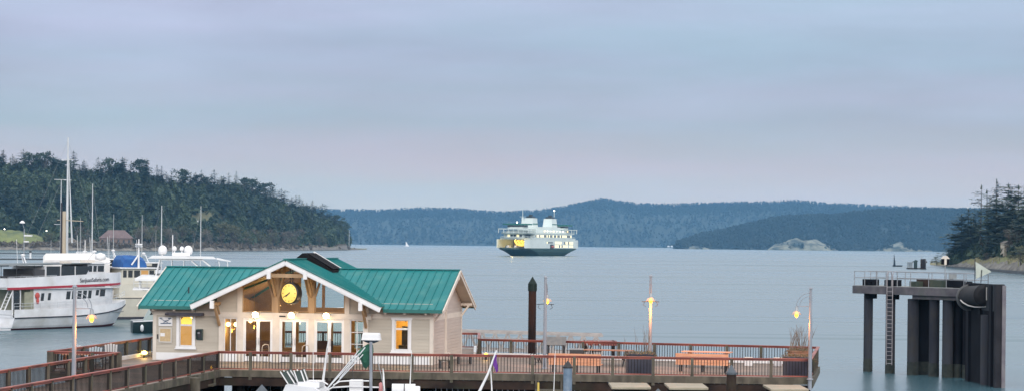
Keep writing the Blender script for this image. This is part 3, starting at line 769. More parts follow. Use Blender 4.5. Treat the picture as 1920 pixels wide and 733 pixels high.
# ---- glazed entrance front (slightly proud of the wings) ----
FY = -.12
POSTS = [(3.68, 3.96), (4.69, 5.04), (6.68, 7.05), (8.66, 8.98), (10.62, 10.94), (11.70, 11.93)]
for i, (a_, b_) in enumerate(POSTS):
    m = MB(); m.box(a_, FY, 0, b_, FY + .22, 2.36)
    m.obj('post', CREAM, B)
def ent(x): return AZ - .13 - GS * abs(x - AX)
m = MB(); m.box(3.5, FY - .03, 2.362, 12.1, FY + .22, 2.66); m.obj('entrance_beam', CREAM, B)
UP = [(4.70, 4.97), (6.66, 7.0), (8.66, 8.98), (10.64, 10.9)]
for i, (a_, b_) in enumerate(UP):
    m = MB(); zt = min(ent(a_), ent(b_)); m.box(a_, FY + .002, 2.662, b_, FY + .2, zt)
    m.obj('upper_post', TIMBER if i in (1, 2) else CREAM, B)
for a_, b_ in ((3.55, 4.698), (10.902, 11.95)):
    m = MB(); m.prism([(a_, 2.662), (b_, 2.662), (b_, ent(b_)), (a_, ent(a_))], 'y', FY + .05, FY + .15)
    z = 2.68
    m.obj('gable_panel', SIDING, B)
# upper glazing, a frame and a pane for each bay
for a_, b_ in ((4.972, 6.658), (7.002, 8.658), (8.982, 10.638)):
    pk = [(a_, 2.664), (b_, 2.664), (b_, ent(b_) - .02)] + ([(AX, ent(AX) - .02)] if a_ < AX < b_ else []) + [(a_, ent(a_) - .02)]
    f = MB(); n = len(pk); cx_ = sum(p[0] for p in pk) / n; cz = sum(p[1] for p in pk) / n
    for i in range(n):
        p, q = pk[i], pk[(i + 1) % n]; sh = lambda r_: (r_[0] + (cx_ - r_[0]) * .04, FY + .1, r_[1] + (cz - r_[1]) * .05)
        f.bar(sh(p), sh(q), .05, .06, up=(0, 1, 0))
    fo = f.obj('upper_window', TIMBER, B)
    g = MB(); g.prism(pk, 'y', FY + .12, FY + .13); g.obj('pane', GLASSM, fo)
# tie truss in the gable peak
m = MB(); m.bar((6.1, GY0 + .06, 4.42), (9.35, GY0 + .06, 4.42), .001, .001); 
m = MB(); m.bar((AX - 1.2, GY0 + .12, 4.68), (AX + 1.2, GY0 + .12, 4.68), .12, .2); m.obj('collar_tie', TIMBER, B)
# big knee brackets carrying the gable overhang
for x, zt, mt_ in ((3.72, 3.1, TIMBER), (6.83, 4.72, TIMBER), (8.82, 4.72, TIMBER), (11.83, 3.1, TIMBER)):
    m = MB(); m.box(x - .07, GY0 + .05, zt - .06, x + .07, FY, zt + .1); m.bar((x, FY - .03, zt - 1.15), (x, GY0 + .4, zt - .05), .12, .14)
    m.bar((x, FY - .03, zt - .55), (x, FY - .45, zt - .05), .08, .08)
    br = m.obj('gable_bracket', mt_, B)
    e = MB(); e.box(x - .10, GY0 - .13, zt - .22, x + .10, GY0 + .049, zt + .2); e.obj('bracket_end', WHITE, br)
for x, s_ in ((6.83, -1), (6.83, 1), (8.82, -1), (8.82, 1)):
    m = MB(); m.bar((x + s_ * .16, FY + .06, 3.5), (x + s_ * .5, FY + .06, ent(x + s_ * .5) - .1), .1, .14, up=(0, 1, 0)); m.obj('post_brace', TIMBER, B)
# narrow side windows
for a_, b_, mt_ in ((3.962, 4.688, GLASSM), (10.942, 11.698, GLASSM)):
    f = MB(); f.box(a_, FY + .02, 0, b_, FY + .16, .44)
    for x0, x1 in ((a_, a_ + .05), (b_ - .05, b_)): f.box(x0, FY + .04, .442, x1, FY + .12, 2.36)
    f.box(a_ + .052, FY + .04, .442, b_ - .052, FY + .12, .5); f.box(a_ + .052, FY + .04, 2.30, b_ - .052, FY + .12, 2.358)
    mid = (a_ + b_) / 2
    f.box(mid - .018, FY + .05, .502, mid + .018, FY + .1, 2.298)
    if a_ > 9:
        for z in (1.05, 1.68): f.box(a_ + .052, FY + .055, z - .015, mid - .02, FY + .09, z + .015); f.box(mid + .02, FY + .055, z - .015, b_ - .052, FY + .09, z + .015)
    fo = f.obj('side_window', WHITE, B); g = MB(); g.box(a_ + .03, FY + .115, .48, b_ - .03, FY + .12, 2.32); g.obj('pane', GLASSM, fo)
# pairs of glazed doors
for a_, b_ in ((5.042, 6.678), (7.052, 8.658), (8.982, 10.618)):
    m = MB(); m.box(a_, FY + .02, 0, a_ + .05, FY + .16, 2.36); m.box(b_ - .05, FY + .02, 0, b_, FY + .16, 2.36); m.box(a_ + .052, FY + .02, 2.30, b_ - .052, FY + .16, 2.358)
    m.obj('door_frame', WHITE, B)
    mid = (a_ + b_) / 2
    for x0, x1, hx in ((a_ + .055, mid - .004, mid - .07), (mid + .004, b_ - .055, mid + .07)):
        d_ = MB(); w_ = .085
        d_.box(x0, FY + .05, .03, x0 + w_, FY + .1, 2.29); d_.box(x1 - w_, FY + .05, .03, x1, FY + .1, 2.29)
        d_.box(x0 + w_, FY + .05, .03, x1 - w_, FY + .1, .3); d_.box(x0 + w_, FY + .05, 2.19, x1 - w_, FY + .1, 2.29)
        do = d_.obj('door', WHITE, B)
        g = MB(); g.box(x0 + w_ - .01, FY + .07, .29, x1 - w_ + .01, FY + .075, 2.2); g.obj('pane', GLASSM, do)
        h_ = MB(); h_.tube([(hx, FY + .05, .95), (hx, FY - .02, .95), (hx, FY - .02, 1.3), (hx, FY + .05, 1.3)], .014, 6); h_.obj('handle', STEEL, do)
m = MB(); m.box(7.05, FY - .05, 2.44, 7.4, FY - .032, 2.52); m.obj('door_plate', DARK, B)
# wing windows
def wing_window(h, lit, top_arch):
    x0, x1, z0, z1 = h; tz = z0 + (z1 - z0) * .70
    f = MB(); f.box(x0 - .2, -.075, z0 - .12, x1 + .2, -.031, z0 - .002); f.box(x0 - .16, -.07, z0, x0, -.031, z1); f.box(x1, -.07, z0, x1 + .16, -.031, z1); f.box(x0 - .2, -.08, z1 + .002, x1 + .2, -.031, z1 + .13)
    f.box(x0 - .24, -.13, z0 - .17, x1 + .24, -.032, z0 - .122)
    fo = f.obj('window', WHITE, B)
    s_ = MB(); s_.box(x0 + .003, .0, z0 + .003, x0 + .05, .06, z1 - .003); s_.box(x1 - .05, .0, z0 + .003, x1 - .003, .06, z1 - .003); s_.box(x0 + .052, .0, tz - .05, x1 - .052, .06, tz + .05)
    s_.box(x0 + .052, 0, z0 + .003, x1 - .052, .06, z0 + .05); s_.box(x0 + .052, 0, z1 - .05, x1 - .052, .06, z1 - .003); s_.obj('sash', WHITE, fo)
    g = MB(); g.box(x0 + .04, .03, z0 + .04, x1 - .04, .035, z1 - .04); g.obj('pane', GLASSM, fo)
    return fo
wing_window(WL, 1, 1); wing_window(WR, 1, 0)
# rooms behind the wing windows: partitions, floor, a lit blind on the left
FLOORM = mat('hall_floor', (.10, .06, .04), (.14, .09, .06), 2, .5)
m = MB(); m.box(.15, .15, .0, BW - .15, BD - .15, .03); m.obj('hall_floor', FLOORM, B)
for x in (3.55, 11.98):
    m = MB(); m.prism([(.16, .032), (BD - .16, .032), (BD - .16, 2.9), (BD / 2, 3.4), (.16, 2.9)], 'x', x, x + .1); m.obj('partition', INWOOD, B)
m = MB(); m.box(.16, 3.2, .032, 3.54, 3.3, 2.9); m.box(12.1, 3.2, .032, BW - .16, 3.3, 2.9); m.box(12.1, .16, 2.902, BW - .16, 3.3, 2.95); m.box(.16, .16, 2.902, 3.54, 3.3, 2.95); m.obj('back_partition', mat('ochre_wall', (.45, .30, .10), rough=.8), B)
BLIND = mat('amber_blind', (.75, .42, .14), (.66, .36, .12), 2, .8, emit=(1, .36, .07), estr=.42)
m = MB(); m.box(WL[0] + .03, .10, WL[2] - .05, WL[1] - .03, .11, 1.93); m.obj('blind', BLIND, B)
m = MB(); m.prism([(WL[0] + .06, 1.94), (WL[1] - .06, 1.94), (WL[1] - .04, 2.2), (WL[1] - .2, 2.36), (WL[0] + .2, 2.36), (WL[0] + .04, 2.2)], 'y', .10, .11); m.obj('lit_shade', mat('lit_yellow_shade', (.9, .7, .2), emit=(1, .55, .04), estr=1.15), B)
m = MB(); m.box(.3, 1.2, .032, .9, 2.2, 1.2); m.box(13.2, 1.8, .04, 14.2, 2.3, .95); m.box(13.5, 1.2, 1.0, 13.9, 1.35, 2.0); m.box(13.6, 1.25, 0.9, 13.72, 1.3, 1.0); m.obj('cabinet', DARK, B)
def room_lamp(x, y, z, e, r=.07, c=(1, .6, .2), on_parent=None, mat_=BULB):
    b_ = MB(); b_.lathe([(.004, -r), (r * .7, -r * .7), (r, 0), (r * .7, r * .7), (.004, r)], (x, y, z), 12); bo = b_.obj('lamp_globe', mat_, on_parent or B)
    lamp_light('lamp_light', (x, y, z + (-.15 if z > 2 else .15)), e, c, r, on_parent or B)
    return bo
room_lamp(1.82, .75, 2.3, 70, .14); room_lamp(13.75, 1.2, 2.62, 210); room_lamp(14.05, 1.9, 1.25, 90)
room_lamp(5.6, 5.2, 2.9, 130, .08); room_lamp(9.3, 6.0, 2.6, 110, .08)
# branched ceiling lamps in the hall
def pendant(x, y, z, gl, e):
    p = thing('pendant_lamp', 'x', 'lamp', (0, 0, 0)); p.parent = None
    return p
LB = Matrix.Translation((FLx, FLy, BZ)) @ Matrix.Rotation(-TH, 4, 'Z')
def inb(x, y, z): return LB @ Vector((x, y, z))
PEND = [(3.98, 1.4, 1.85, 'brass lamp with two lit globes, seen through the narrow window left of the doors'), (5.18, 1.6, 2.05, 'brass lamp with two lit globes, seen through the leftmost glazed doors')]
BRASS = mat('brass', (.45, .28, .08), rough=.3, metal=1)
for i, (x, y, z, lb) in enumerate(PEND):
    p = thing('pendant_lamp', lb, 'lamp', inb(x, y, z), -TH)
    s_ = MB(); s_.tube([(0, 0, -.25), (0, 0, AZ - .2 - GS * abs(x - AX) - z)], .012, 6); s_.tube([(-.24, 0, -.02), (-.12, 0, -.18), (0, 0, -.22), (.12, 0, -.18), (.24, 0, -.02)], .014, 6); s_.lathe([(.01, -.42), (.06, -.32), (.03, -.22), (.05, -.15)], (0, 0, 0), 10); s_.obj('stem', BRASS, p)
    for s in (-1, 1):
        g = MB(); g.lathe([(.004, -.12), (.09, -.08), (.13, 0), (.09, .09), (.004, .13)], (s * .22, 0, .09), 12); g.obj('globe', BULB if i == 0 else mat('soft_bulb', (1, .8, .5), emit=(1, .6, .2), estr=4), p)
    lamp_light('lamp_light', (0, -.3, -.3), 38, (1, .66, .3), .12, p)
# benches inside the hall
BWOOD = mat('dark_bench_wood', (.09, .035, .025), rough=.5)
for x, y, lb in ((5.0, 2.6, 'dark red slatted bench inside the hall behind the leftmost doors'), (8.3, 3.4, 'dark red slatted bench inside the hall behind the middle doors')):
    p = thing('hall_bench', lb, 'bench', inb(x, y, .03), -TH)
    m = MB(); m.box(-.8, -.25, .42, .8, .25, .47); m.obj('seat', BWOOD, p)
    m = MB(); m.box(-.8, .25, .5, .8, .3, 1.0); m.obj('backrest', BWOOD, p)
    for sx in (-.75, .75):
        m = MB(); m.box(sx - .03, -.23, 0, sx + .03, .23, .418); m.box(sx - .03, .19, .42, sx + .03, .249, .95); m.obj('leg', BWOOD, p)

# ---- things fixed to the front wall ----
def wall_thing(name, label, cat, x, z, y=-.05): return thing(name, label, cat, inb(x, y, z), -TH)
sg = wall_thing('hanging_sign', 'long dark board hanging on rods under the left eave', 'sign', 1.86, 2.52, -.42)
m = MB(); m.box(-1.0, -.03, -.085, 1.0, .03, .085); m.lathe([(.004, -.1), (.085, -.08), (.085, .08), (.004, .1)], n=12, M=Matrix.Translation((-1.0, 0, 0)) @ Matrix.Rotation(rad(90), 4, 'X')); m.lathe([(.004, -.1), (.085, -.08), (.085, .08), (.004, .1)], n=12, M=Matrix.Translation((1.0, 0, 0)) @ Matrix.Rotation(rad(90), 4, 'X'))
m.obj('board', mat('sign_board', (.03, .03, .045), (.05, .045, .06), 3, .5), sg)
m = MB(); m.tube([(-.6, 0, .085), (-.6, 0, .3)], .012, 5); m.tube([(.6, 0, .085), (.6, 0, .3)], .012, 5); m.obj('rod', DARK, sg)
nb_ = wall_thing('notice_board', 'cork notice board with one white sheet, left of the lit window', 'notice board', .70, .95)
m = MB(); m.box(-.40, -.03, 0, .34, .01, .82); m.obj('frame', mat('aluminium_frame', (.50, .48, .44), rough=.5), nb_)
m = MB(); m.box(-.32, -.036, .07, .27, -.031, .75); m.obj('cork', mat('cork', (.50, .38, .22), (.42, .31, .18), 8, .9), nb_)
m = MB(); m.box(-.30, -.04, .34, -.05, -.037, .52); m.obj('paper_sheet', WHITE, nb_)
m = MB(); m.box(-.48, -.05, .2, -.43, .01, .45); m.obj('light_switch', DARK, nb_)
em = wall_thing('wall_emblem', 'white panel above the notice board with a crossed blue grey emblem', 'emblem', .70, 1.95)
m = MB(); m.box(-.42, -.02, -.1, .36, .01, .38); m.obj('panel', WHITE, em)
EMB = mat('emblem_blue', (.10, .14, .20), rough=.5)
m = MB()
for a_, b_ in (((-.36, .33), (.22, .02)), ((.30, .33), (-.22, .02)), ((-.3, .03), (.3, .06)), ((-.12, .17), (.14, .2)), ((-.36, .33), (-.2, .33)), ((.3, .33), (.12, .31))):
    m.bar((a_[0], -.032, a_[1]), (b_[0], -.032, b_[1]), .02, .05 if abs(a_[1] - b_[1]) < .05 else .03, up=(0, 0, 1))
m.obj('crossed_shape', EMB, em)
ph = wall_thing('pay_phone', 'dark green pay phone hood on the wall right of the lit amber window', 'phone', 2.62, 1.12)
m = MB(); m.box(-.17, -.02, 0, .17, .02, .6); m.prism([(-.02, .02), (-.2, .06), (-.24, .54), (-.02, .6)], 'x', -.17, -.15); m.prism([(-.02, .02), (-.2, .06), (-.24, .54), (-.02, .6)], 'x', .15, .17); m.box(-.149, -.24, .54, .149, -.02, .58); m.obj('hood', mat('phone_green', (.02, .05, .05), rough=.4), ph)
m = MB(); m.box(-.12, -.1, .12, .12, -.021, .48); m.obj('phone_body', DARK, ph); m = MB(); m.box(-.11, -.13, .34, .02, -.101, .44); m.obj('handset', STEEL, ph)
for x, lb in ((5.82, 'lit flood lamp on the entrance beam over the leftmost doors'), (7.80, 'lit flood lamp on the entrance beam over the middle doors'), (9.72, 'lit flood lamp on the entrance beam over the rightmost doors')):
    w = wall_thing('wall_lamp', lb, 'lamp', x, 2.58, FY - .03)
    m = MB(); m.box(-.06, -.04, -.06, .06, 0, .06); m.tube([(0, -.04, 0), (0, -.14, .03)], .015, 6); m.obj('bracket', STEEL, w)
    m = MB(); m.prism([(-.13, -.05), (-.33, -.13), (-.35, -.10), (-.35, .09), (-.13, .07)], 'x', -.18, .18); m.obj('lamp_housing', STEEL, w)
    m = MB(); m.prism([(-.131, -.06), (-.34, -.145), (-.338, -.155), (-.131, -.075)], 'x', -.16, .16); m.lathe([(.01, -.17), (.13, -.12), (.17, 0), (.13, .11), (.01, .15)], (0, -.36, -.02), 14); m.obj('lamp_glass', mat('flood_glass', (1, .9, .7), emit=(1, .70, .36), estr=14), w)
    lamp_light('flood_light', (0, -.56, -.10), 26, (1, .66, .34), .09, w)
# hanging clock
CK = thing('hanging_clock', 'big round clock with a lit yellow face, hung from the gable peak of the hall', 'clock', inb(7.97, GY0 + .35, 3.74), -TH - rad(24))
m = MB(); Mx = Matrix.Rotation(rad(90), 4, 'X')
m.lathe([(.51, -.19), (.57, -.20), (.585, -.15), (.57, 0), (.585, .15), (.57, .20), (.51, .19)], n=40, M=Mx); m.obj('case', mat('clock_case', (.02, .02, .018), rough=.4), CK)
FACE = mat('clock_face', (.35, .26, .08), emit=(1, .70, .14), estr=.82)
for s in (-1, 1):
    m = MB(); m.lathe([(.004, .0), (.51, .0), (.51, .012), (.004, .014)], n=40, M=Matrix.Translation((0, s * .192, 0)) @ Matrix.Rotation(rad(90) * (1 if s < 0 else -1), 4, 'X')); m.obj('face', FACE, CK)
m = MB()
for k in range(12):
    a_ = k * math.pi / 6; L0 = .40 if k % 3 else .37
    m.bar((math.sin(a_) * L0, -.209, math.cos(a_) * L0), (math.sin(a_) * .455, -.209, math.cos(a_) * .455), .012, .028, up=(math.cos(a_), 0, -math.sin(a_)))
m.obj('hour_marks', mat('clock_marks', (.10, .06, .01), rough=.6), CK)
for nm_, a_, L0, w_ in (('minute_hand', rad(241), .43, .035), ('hour_hand', rad(232), .28, .06)):
    m = MB(); m.bar((-math.sin(a_) * .08, -.222 if w_ < .04 else -.216, -math.cos(a_) * .08), (math.sin(a_) * L0, -.222 if w_ < .04 else -.216, math.cos(a_) * L0), .004, w_, up=(math.cos(a_), 0, -math.sin(a_))); m.obj(nm_, DARK, CK)
m = MB(); m.tube([(-.09, 0, .56), (-.09, 0, 1.45)], .03, 8); m.tube([(.09, 0, .56), (.09, 0, 1.45)], .03, 8); m.obj('hanger', DARK, CK)
# ================= pier =================
DECKM = bpy.data.materials.new('deck_planks'); DECKM.use_nodes = True; t = DECKM.node_tree; b = t.nodes['Principled BSDF']
b.inputs['Roughness'].default_value = .62
g_ = N(t, 'ShaderNodeNewGeometry'); mp = N(t, 'ShaderNodeMapping'); mp.inputs['Rotation'].default_value = (0, 0, TH)
t.links.new(g_.outputs['Position'], mp.inputs[0])
br = N(t, 'ShaderNodeTexBrick'); br.inputs['Scale'].default_value = 1; br.inputs['Brick Width'].default_value = 3.6; br.inputs['Row Height'].default_value = .15; br.inputs['Mortar Size'].default_value = .008
br.inputs['Color1'].default_value = (.225, .175, .14, 1); br.inputs['Color2'].default_value = (.145, .115, .095, 1); br.inputs['Mortar'].default_value = (.03, .025, .02, 1)
t.links.new(mp.outputs[0], br.inputs['Vector'])
n_ = N(t, 'ShaderNodeTexNoise'); n_.inputs['Scale'].default_value = .5; n_.inputs['Detail'].default_value = 6; t.links.new(g_.outputs['Position'], n_.inputs['Vector'])
r_ = N(t, 'ShaderNodeValToRGB'); r_.color_ramp.elements[0].position = .35; r_.color_ramp.elements[0].color = (.62, .64, .6, 1); r_.color_ramp.elements[1].position = .65; r_.color_ramp.elements[1].color = (1.35, 1.15, 1.05, 1)
t.links.new(n_.outputs[0], r_.inputs[0])
mm = N(t, 'ShaderNodeMix', data_type='RGBA', blend_type='MULTIPLY'); mm.inputs[0].default_value = 1; t.links.new(br.outputs[0], mm.inputs[6]); t.links.new(r_.outputs[0], mm.inputs[7]); t.links.new(mm.outputs[2], b.inputs['Base Color'])
PA, PA0, PB, PC, PD, PE_ = (Q(410, 657, 4), Q(0, 727, 4), Q(1520, 671.7, 4), Q(1534, 649, 4), Q(898, 634, 4), Q(898, 623, 4))
PG, PH, PI_, PJ = Q(285, 631, 4), Q(92, 657, 4), Q(222, 659, 4), Q(0, 693.5, 4)
v2 = lambda p: Vector((p.x, p.y, 0))
PA, PA0, PB, PC, PD, PE_, PG, PH, PI_, PJ = map(v2, (PA, PA0, PB, PC, PD, PE_, PG, PH, PI_, PJ))
WA = PA + (PA0 - PA).normalized() * 42       # walkway carries on out of the picture
WJ = PI_ + (PJ - PI_).normalized() * 42
PK = Vector((-20.6, 134.6, 0))
PIER = thing('pier', 'weathered timber pier and walkway on dark piles under the waiting hall', 'pier')
outline = [PA, PB, PC, PD, PE_, PK, PG, PH, PI_, WJ, WA]
m = MB(); m.prism([(p.x, p.y) for p in outline], 'z', BZ - .09, BZ); m.obj('deck', DECKM, PIER)
# edge beams, cap beams
def edge(a, b_, mt=GREYW, z0=2.55, z1=2.9, off=.06, w=.12, name='edge_beam'):
    d_ = (b_ - a).normalized(); n_ = Vector((d_.y, -d_.x, 0))
    m = MB(); m.bar(a + n_ * off + Vector((0, 0, (z0 + z1) / 2)), b_ + n_ * off + Vector((0, 0, (z0 + z1) / 2)), w, z1 - z0); m.obj(name, mt, PIER)
edge(PA, PB, z0=2.72, z1=3.06); edge(WA, PA, z0=2.70, z1=3.04); edge(PB, PC); edge(PC, PD); edge(PD, PE_); edge(PE_, PK); edge(PK, PG); edge(PG, PH); edge(PH, PI_); edge(PI_, WJ)
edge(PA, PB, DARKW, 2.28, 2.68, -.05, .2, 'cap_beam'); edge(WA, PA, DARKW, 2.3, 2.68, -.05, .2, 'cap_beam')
# white kerb along the back edge
for a, b_ in ((PC, PD), (PD, PE_), (PK, PG), (PG, PH)):
    d_ = (b_ - a).normalized(); n_ = Vector((d_.y, -d_.x, 0))
    m = MB(); m.bar(a - n_ * .22 + d_ * .3 + Vector((0, 0, BZ + .11)), b_ - n_ * .22 - d_ * .3 + Vector((0, 0, BZ + .11)), .16, .2); m.obj('kerb', WHITE, PIER)
fd = (PB - PA).normalized(); fn = Vector((-fd.y, fd.x, 0))
L_ = (PB - PA).length
# joists under the deck, piles, braces
k = 0; s_ = 1.0
r = random.Random(3)
while s_ < L_:
    a = PA + fd * s_
    back = 11 + 6 * max(0, 1 - s_ / L_)
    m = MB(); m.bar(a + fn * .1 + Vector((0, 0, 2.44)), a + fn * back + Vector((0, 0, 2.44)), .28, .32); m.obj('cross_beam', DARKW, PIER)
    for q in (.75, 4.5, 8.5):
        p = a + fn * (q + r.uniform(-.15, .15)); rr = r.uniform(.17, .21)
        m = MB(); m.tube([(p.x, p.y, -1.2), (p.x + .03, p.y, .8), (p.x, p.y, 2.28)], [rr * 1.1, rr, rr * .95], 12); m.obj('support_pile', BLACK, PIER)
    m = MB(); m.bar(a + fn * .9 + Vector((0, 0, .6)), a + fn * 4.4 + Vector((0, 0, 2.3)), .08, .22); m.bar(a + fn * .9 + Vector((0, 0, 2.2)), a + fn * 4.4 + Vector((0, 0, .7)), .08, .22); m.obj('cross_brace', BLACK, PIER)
    s_ += 2.95
wd = (WA - PA).normalized(); wn = Vector((-wd.y, wd.x, 0)) * (1 if (PI_ - PA).dot(Vector((-wd.y, wd.x, 0))) > 0 else -1)
for i in range(8):
    a = PA + wd * (2.2 + 4.6 * i)
    m = MB(); m.bar(a + wn * .1 + Vector((0, 0, 2.44)), a + wn * 3.9 + Vector((0, 0, 2.44)), .28, .32); m.obj('cross_beam', DARKW, PIER)
    for q in (.5, 3.4):
        p = a + wn * q; m = MB(); m.tube([(p.x, p.y, -1.2), (p.x, p.y, 2.28)], .19, 12); m.obj('support_pile', BLACK, PIER)
# unseen plank wall added under mid deck so the space beneath reads black
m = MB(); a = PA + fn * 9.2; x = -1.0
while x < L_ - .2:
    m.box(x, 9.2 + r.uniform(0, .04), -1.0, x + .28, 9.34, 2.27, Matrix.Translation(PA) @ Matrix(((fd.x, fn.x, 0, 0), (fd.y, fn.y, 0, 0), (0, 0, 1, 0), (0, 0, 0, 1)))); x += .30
m.obj('added_dark_backing', BLACK, PIER)
m = MB(); m.bar(PI_ + Vector((-.4, 3.0, .9)), PA + fn * 9.0 + Vector((-1.4, 0, .9)), .1, 3.3); m.obj('added_dark_backing', BLACK, PIER)  # same added backing on the walkway side
# lower ledges and boarding steps at the deck edge
for x0, x1, z in ((1001, 1050, 2.33), (375, 408, 2.45)):
    a, b_ = Q(x0, 716, z), Q(x1, 716, z); m = MB(); m.box(a.x, PA.y - 2.0, z - .1, b_.x, PA.y - .9, z); m.box(a.x, PA.y - 1.1, z, a.x + .1, PA.y - 1.0, z + .7); m.box(b_.x - .1, PA.y - 1.1, z, b_.x, PA.y - 1.0, z + .7); m.obj('boarding_step', GREYW, PIER)

# ---- railings ----
def railing(label, a, b_, posts, name='timber_railing', h=1.0, below=.0, picket=.145, cap=True, outer=1, endpost=True, big=()):
    """posts = fractions from a to b"""
    d_ = (b_ - a); L = d_.length; d_ = d_.normalized(); rz_ = math.atan2(d_.y, d_.x)
    T = thing(name, label, 'railing', (a.x, a.y, BZ), rz_)
    m = MB(); m.box(-.06, -.085, h - .045, L + .06, .085, h); m.obj('top_rail', REDRAIL, T)
    m = MB(); m.box(-.02, -.02, h - .13, L + .02, .02, h - .047); m.box(-.02, -.02, .1, L + .02, .02, .15); m.obj('stringer', REDRAIL, T)
    for i, p in enumerate(posts):
        w = .075 if i not in big else .15
        m = MB(); m.box(p - w, -w - .03, -below, p + w, w - .03 if below else w, h - .047); m.obj('post', GREYW, T)
    ps = [0] + [p for p in posts if .2 < p < L - .2] + [L]
    for p, q in zip(ps, ps[1:]):
        m = MB(); n = max(1, round((q - p - .1) / picket)); st = (q - p) / n
        for k in range(1, n):
            x = p + st * k; m.box(x - .015, -.015, .151, x + .015, .015, h - .131)
        if n > 1: m.obj('picket_panel', mat('dark_picket', (.010, .007, .007), rough=.7, spec=.2), T)
    return T
def along(a, b_, xs, z=4.0, yy=None):
    """distances from a of the posts seen in the given columns"""
    d_ = (b_ - a).normalized(); res = []
    for x in xs:
        k = _uv(x, 660)[0]; s_ = (k * a.y - a.x) / (d_.x - k * d_.y); res.append(s_)
    return res
railing('long front railing of dark pickets from the walkway corner to the right end', PA, PB, along(PA, PB, [409, 470, 546, 619, 697, 773, 847, 922, 999, 1077, 1149, 1225, 1298, 1372, 1446, 1518]), below=.42)
railing('nearest walkway railing, slanting down from the hall to the bottom left', PA, WA, [p for p in along(PA, WA, [382, 356, 329, 303, 273, 240, 207, 172, 137, 98, 60, 22])] + [32, 34.5, 37, 39.5], below=.4)
railing('short railing closing the right end of the pier', PB, PC, [3.2, 6.4, 9.6])
railing('railing along the water side of the open deck, behind the orange benches', PC, PD, along(PC, PD, [1532, 1427, 1363, 1295, 1227, 1160, 1093, 1020, 958, 899]))
railing('short return railing between the open deck and the hall', PD, PE_, [2.8, 5.6])
railing('railing behind the hall on the water side', PE_, PK, [2.4 * i for i in range(1, 8)])
PGk = PK
railing('railing at the back left corner of the hall', PK, PG, [2.2, 4.4, 6.6, 8.8])
railing('railing beside the excursion boat with the plant lamp at its foot', PG, PH, along(PG, PH, [281, 262, 237, 211, 180, 156, 128, 100]), big=(7,))
railing('short railing across the end of the small lookout', PH, PI_, [.1, 1.1, 2.2, 3.2], big=(0,))
railing('walkway railing on the water side running off the left edge', PI_, WJ, [.05, 1.0] + along(PI_, WJ, [160, 128, 90, 54, 16]) + [26, 29, 32, 35, 38], big=(0,))

# ---- lamp posts ----
def lamp_post(label, loc, arm_rz, H_=4.65, below=0.0, e=26, group='lamp posts along the pier', bright=True):
    T = thing('lamp_post', label, 'lamp post', loc, arm_rz, group)
    m = MB(); m.tube([(0, 0, -below), (0, 0, H_ * .55), (0, 0, H_)], [.10, .085, .065], 12); m.lathe([(.11, 0), (.11, .02), (.04, .1)], (0, 0, H_), 12); 
    m.lathe([(.16, 0), (.16, .03), (.11, .06)], (0, 0, 0.001), 12); m.obj('pole', POSTP, T)
    z1 = H_ - .22; R_ = .62; c = (0, 0)
    m = MB()
    m.tube([(.07 + R_ * math.sin(a), 0, z1 - R_ + R_ * math.cos(a)) for a in [rad(90 * i / 10) for i in range(11)]], .018, 6)
    m.tube([(.07 + (R_ - .16) * math.sin(a), 0, z1 - .16 - (R_ - .16) * .95 + (R_ - .16) * .95 * math.cos(a)) for a in [rad(90 * i / 10) for i in range(11)]], .016, 6)
    m.tube([(.05, 0, z1 - R_ - .02), (.07 + R_, 0, z1 - R_ - .02)], .02, 6); m.obj('arm', POSTP, T)
    x = .07 + R_; z = z1 - R_
    m = MB(); m.lathe([(.02, 0), (.075, -.08), (.085, -.22), (.10, -.24)], (x, 0, z), 14); m.obj('socket', STEEL, T)
    m = MB(); m.lathe([(.10, -.24), (.16, -.30), (.24, -.42), (.245, -.425), (.16, -.31), (.10, -.25)], (x, 0, z), 18); m.obj('lamp_shade', mat('frosted_shade', (.34, .36, .40), rough=.3, alpha=.35), T)
    m = MB(); m.lathe([(.01, -.26), (.07, -.30), (.10, -.40), (.085, -.50), (.03, -.57), (.005, -.58)], (x, 0, z), 14); m.obj('bulb', BULBY, T)
    lamp_light('lamp_light', (x - .05, 0, z - .92), e * 4.0, (1, .30, .05), .08, T)
    return T
lamp_post('lamp post with a curved arm to the right standing in front of the excursion boat', (P(138.5, 700, 88.9).x, 88.9, BZ), 0.1, 4.55, e=40)
lp2 = lamp_post('lamp post between the tall rusty pile and the first orange bench', (P(1021, 690, 114.4).x, 114.4, BZ), rad(80), 4.75, e=30)
lp3 = lamp_post('lamp post whose lamp lights its own pole orange, behind the big planter', (P(1218.5, 690, 115.4).x, 115.4, BZ), rad(-93), 4.85, e=60)
lamp_post('rightmost lamp post, curved arm to the left, on the outer corner of the pier', (P(1519, 700, 107.2).x, 107.25, BZ), rad(180), 4.45, .5, e=30)
# cross arms for banners on the two middle posts
for T, z in ((lp2, 3.38), (lp3, 3.55)):
    a_ = -T.rotation_euler.z; d_ = Vector((math.cos(a_), math.sin(a_), 0))
    m = MB(); m.tube([d_ * -.46 + Vector((0, 0, z - .03)), Vector((0, 0, z)), d_ * .46 + Vector((0, 0, z - .03))], .02, 6)
    for s in (-1, 1): m.tube([d_ * (s * .3) + Vector((0, 0, z)), d_ * (s * .38) + Vector((0, 0, z - .2)), d_ * (s * .24) + Vector((0, 0, z - .28))], .014, 5)
    m.obj('banner_arm', DARK, T)

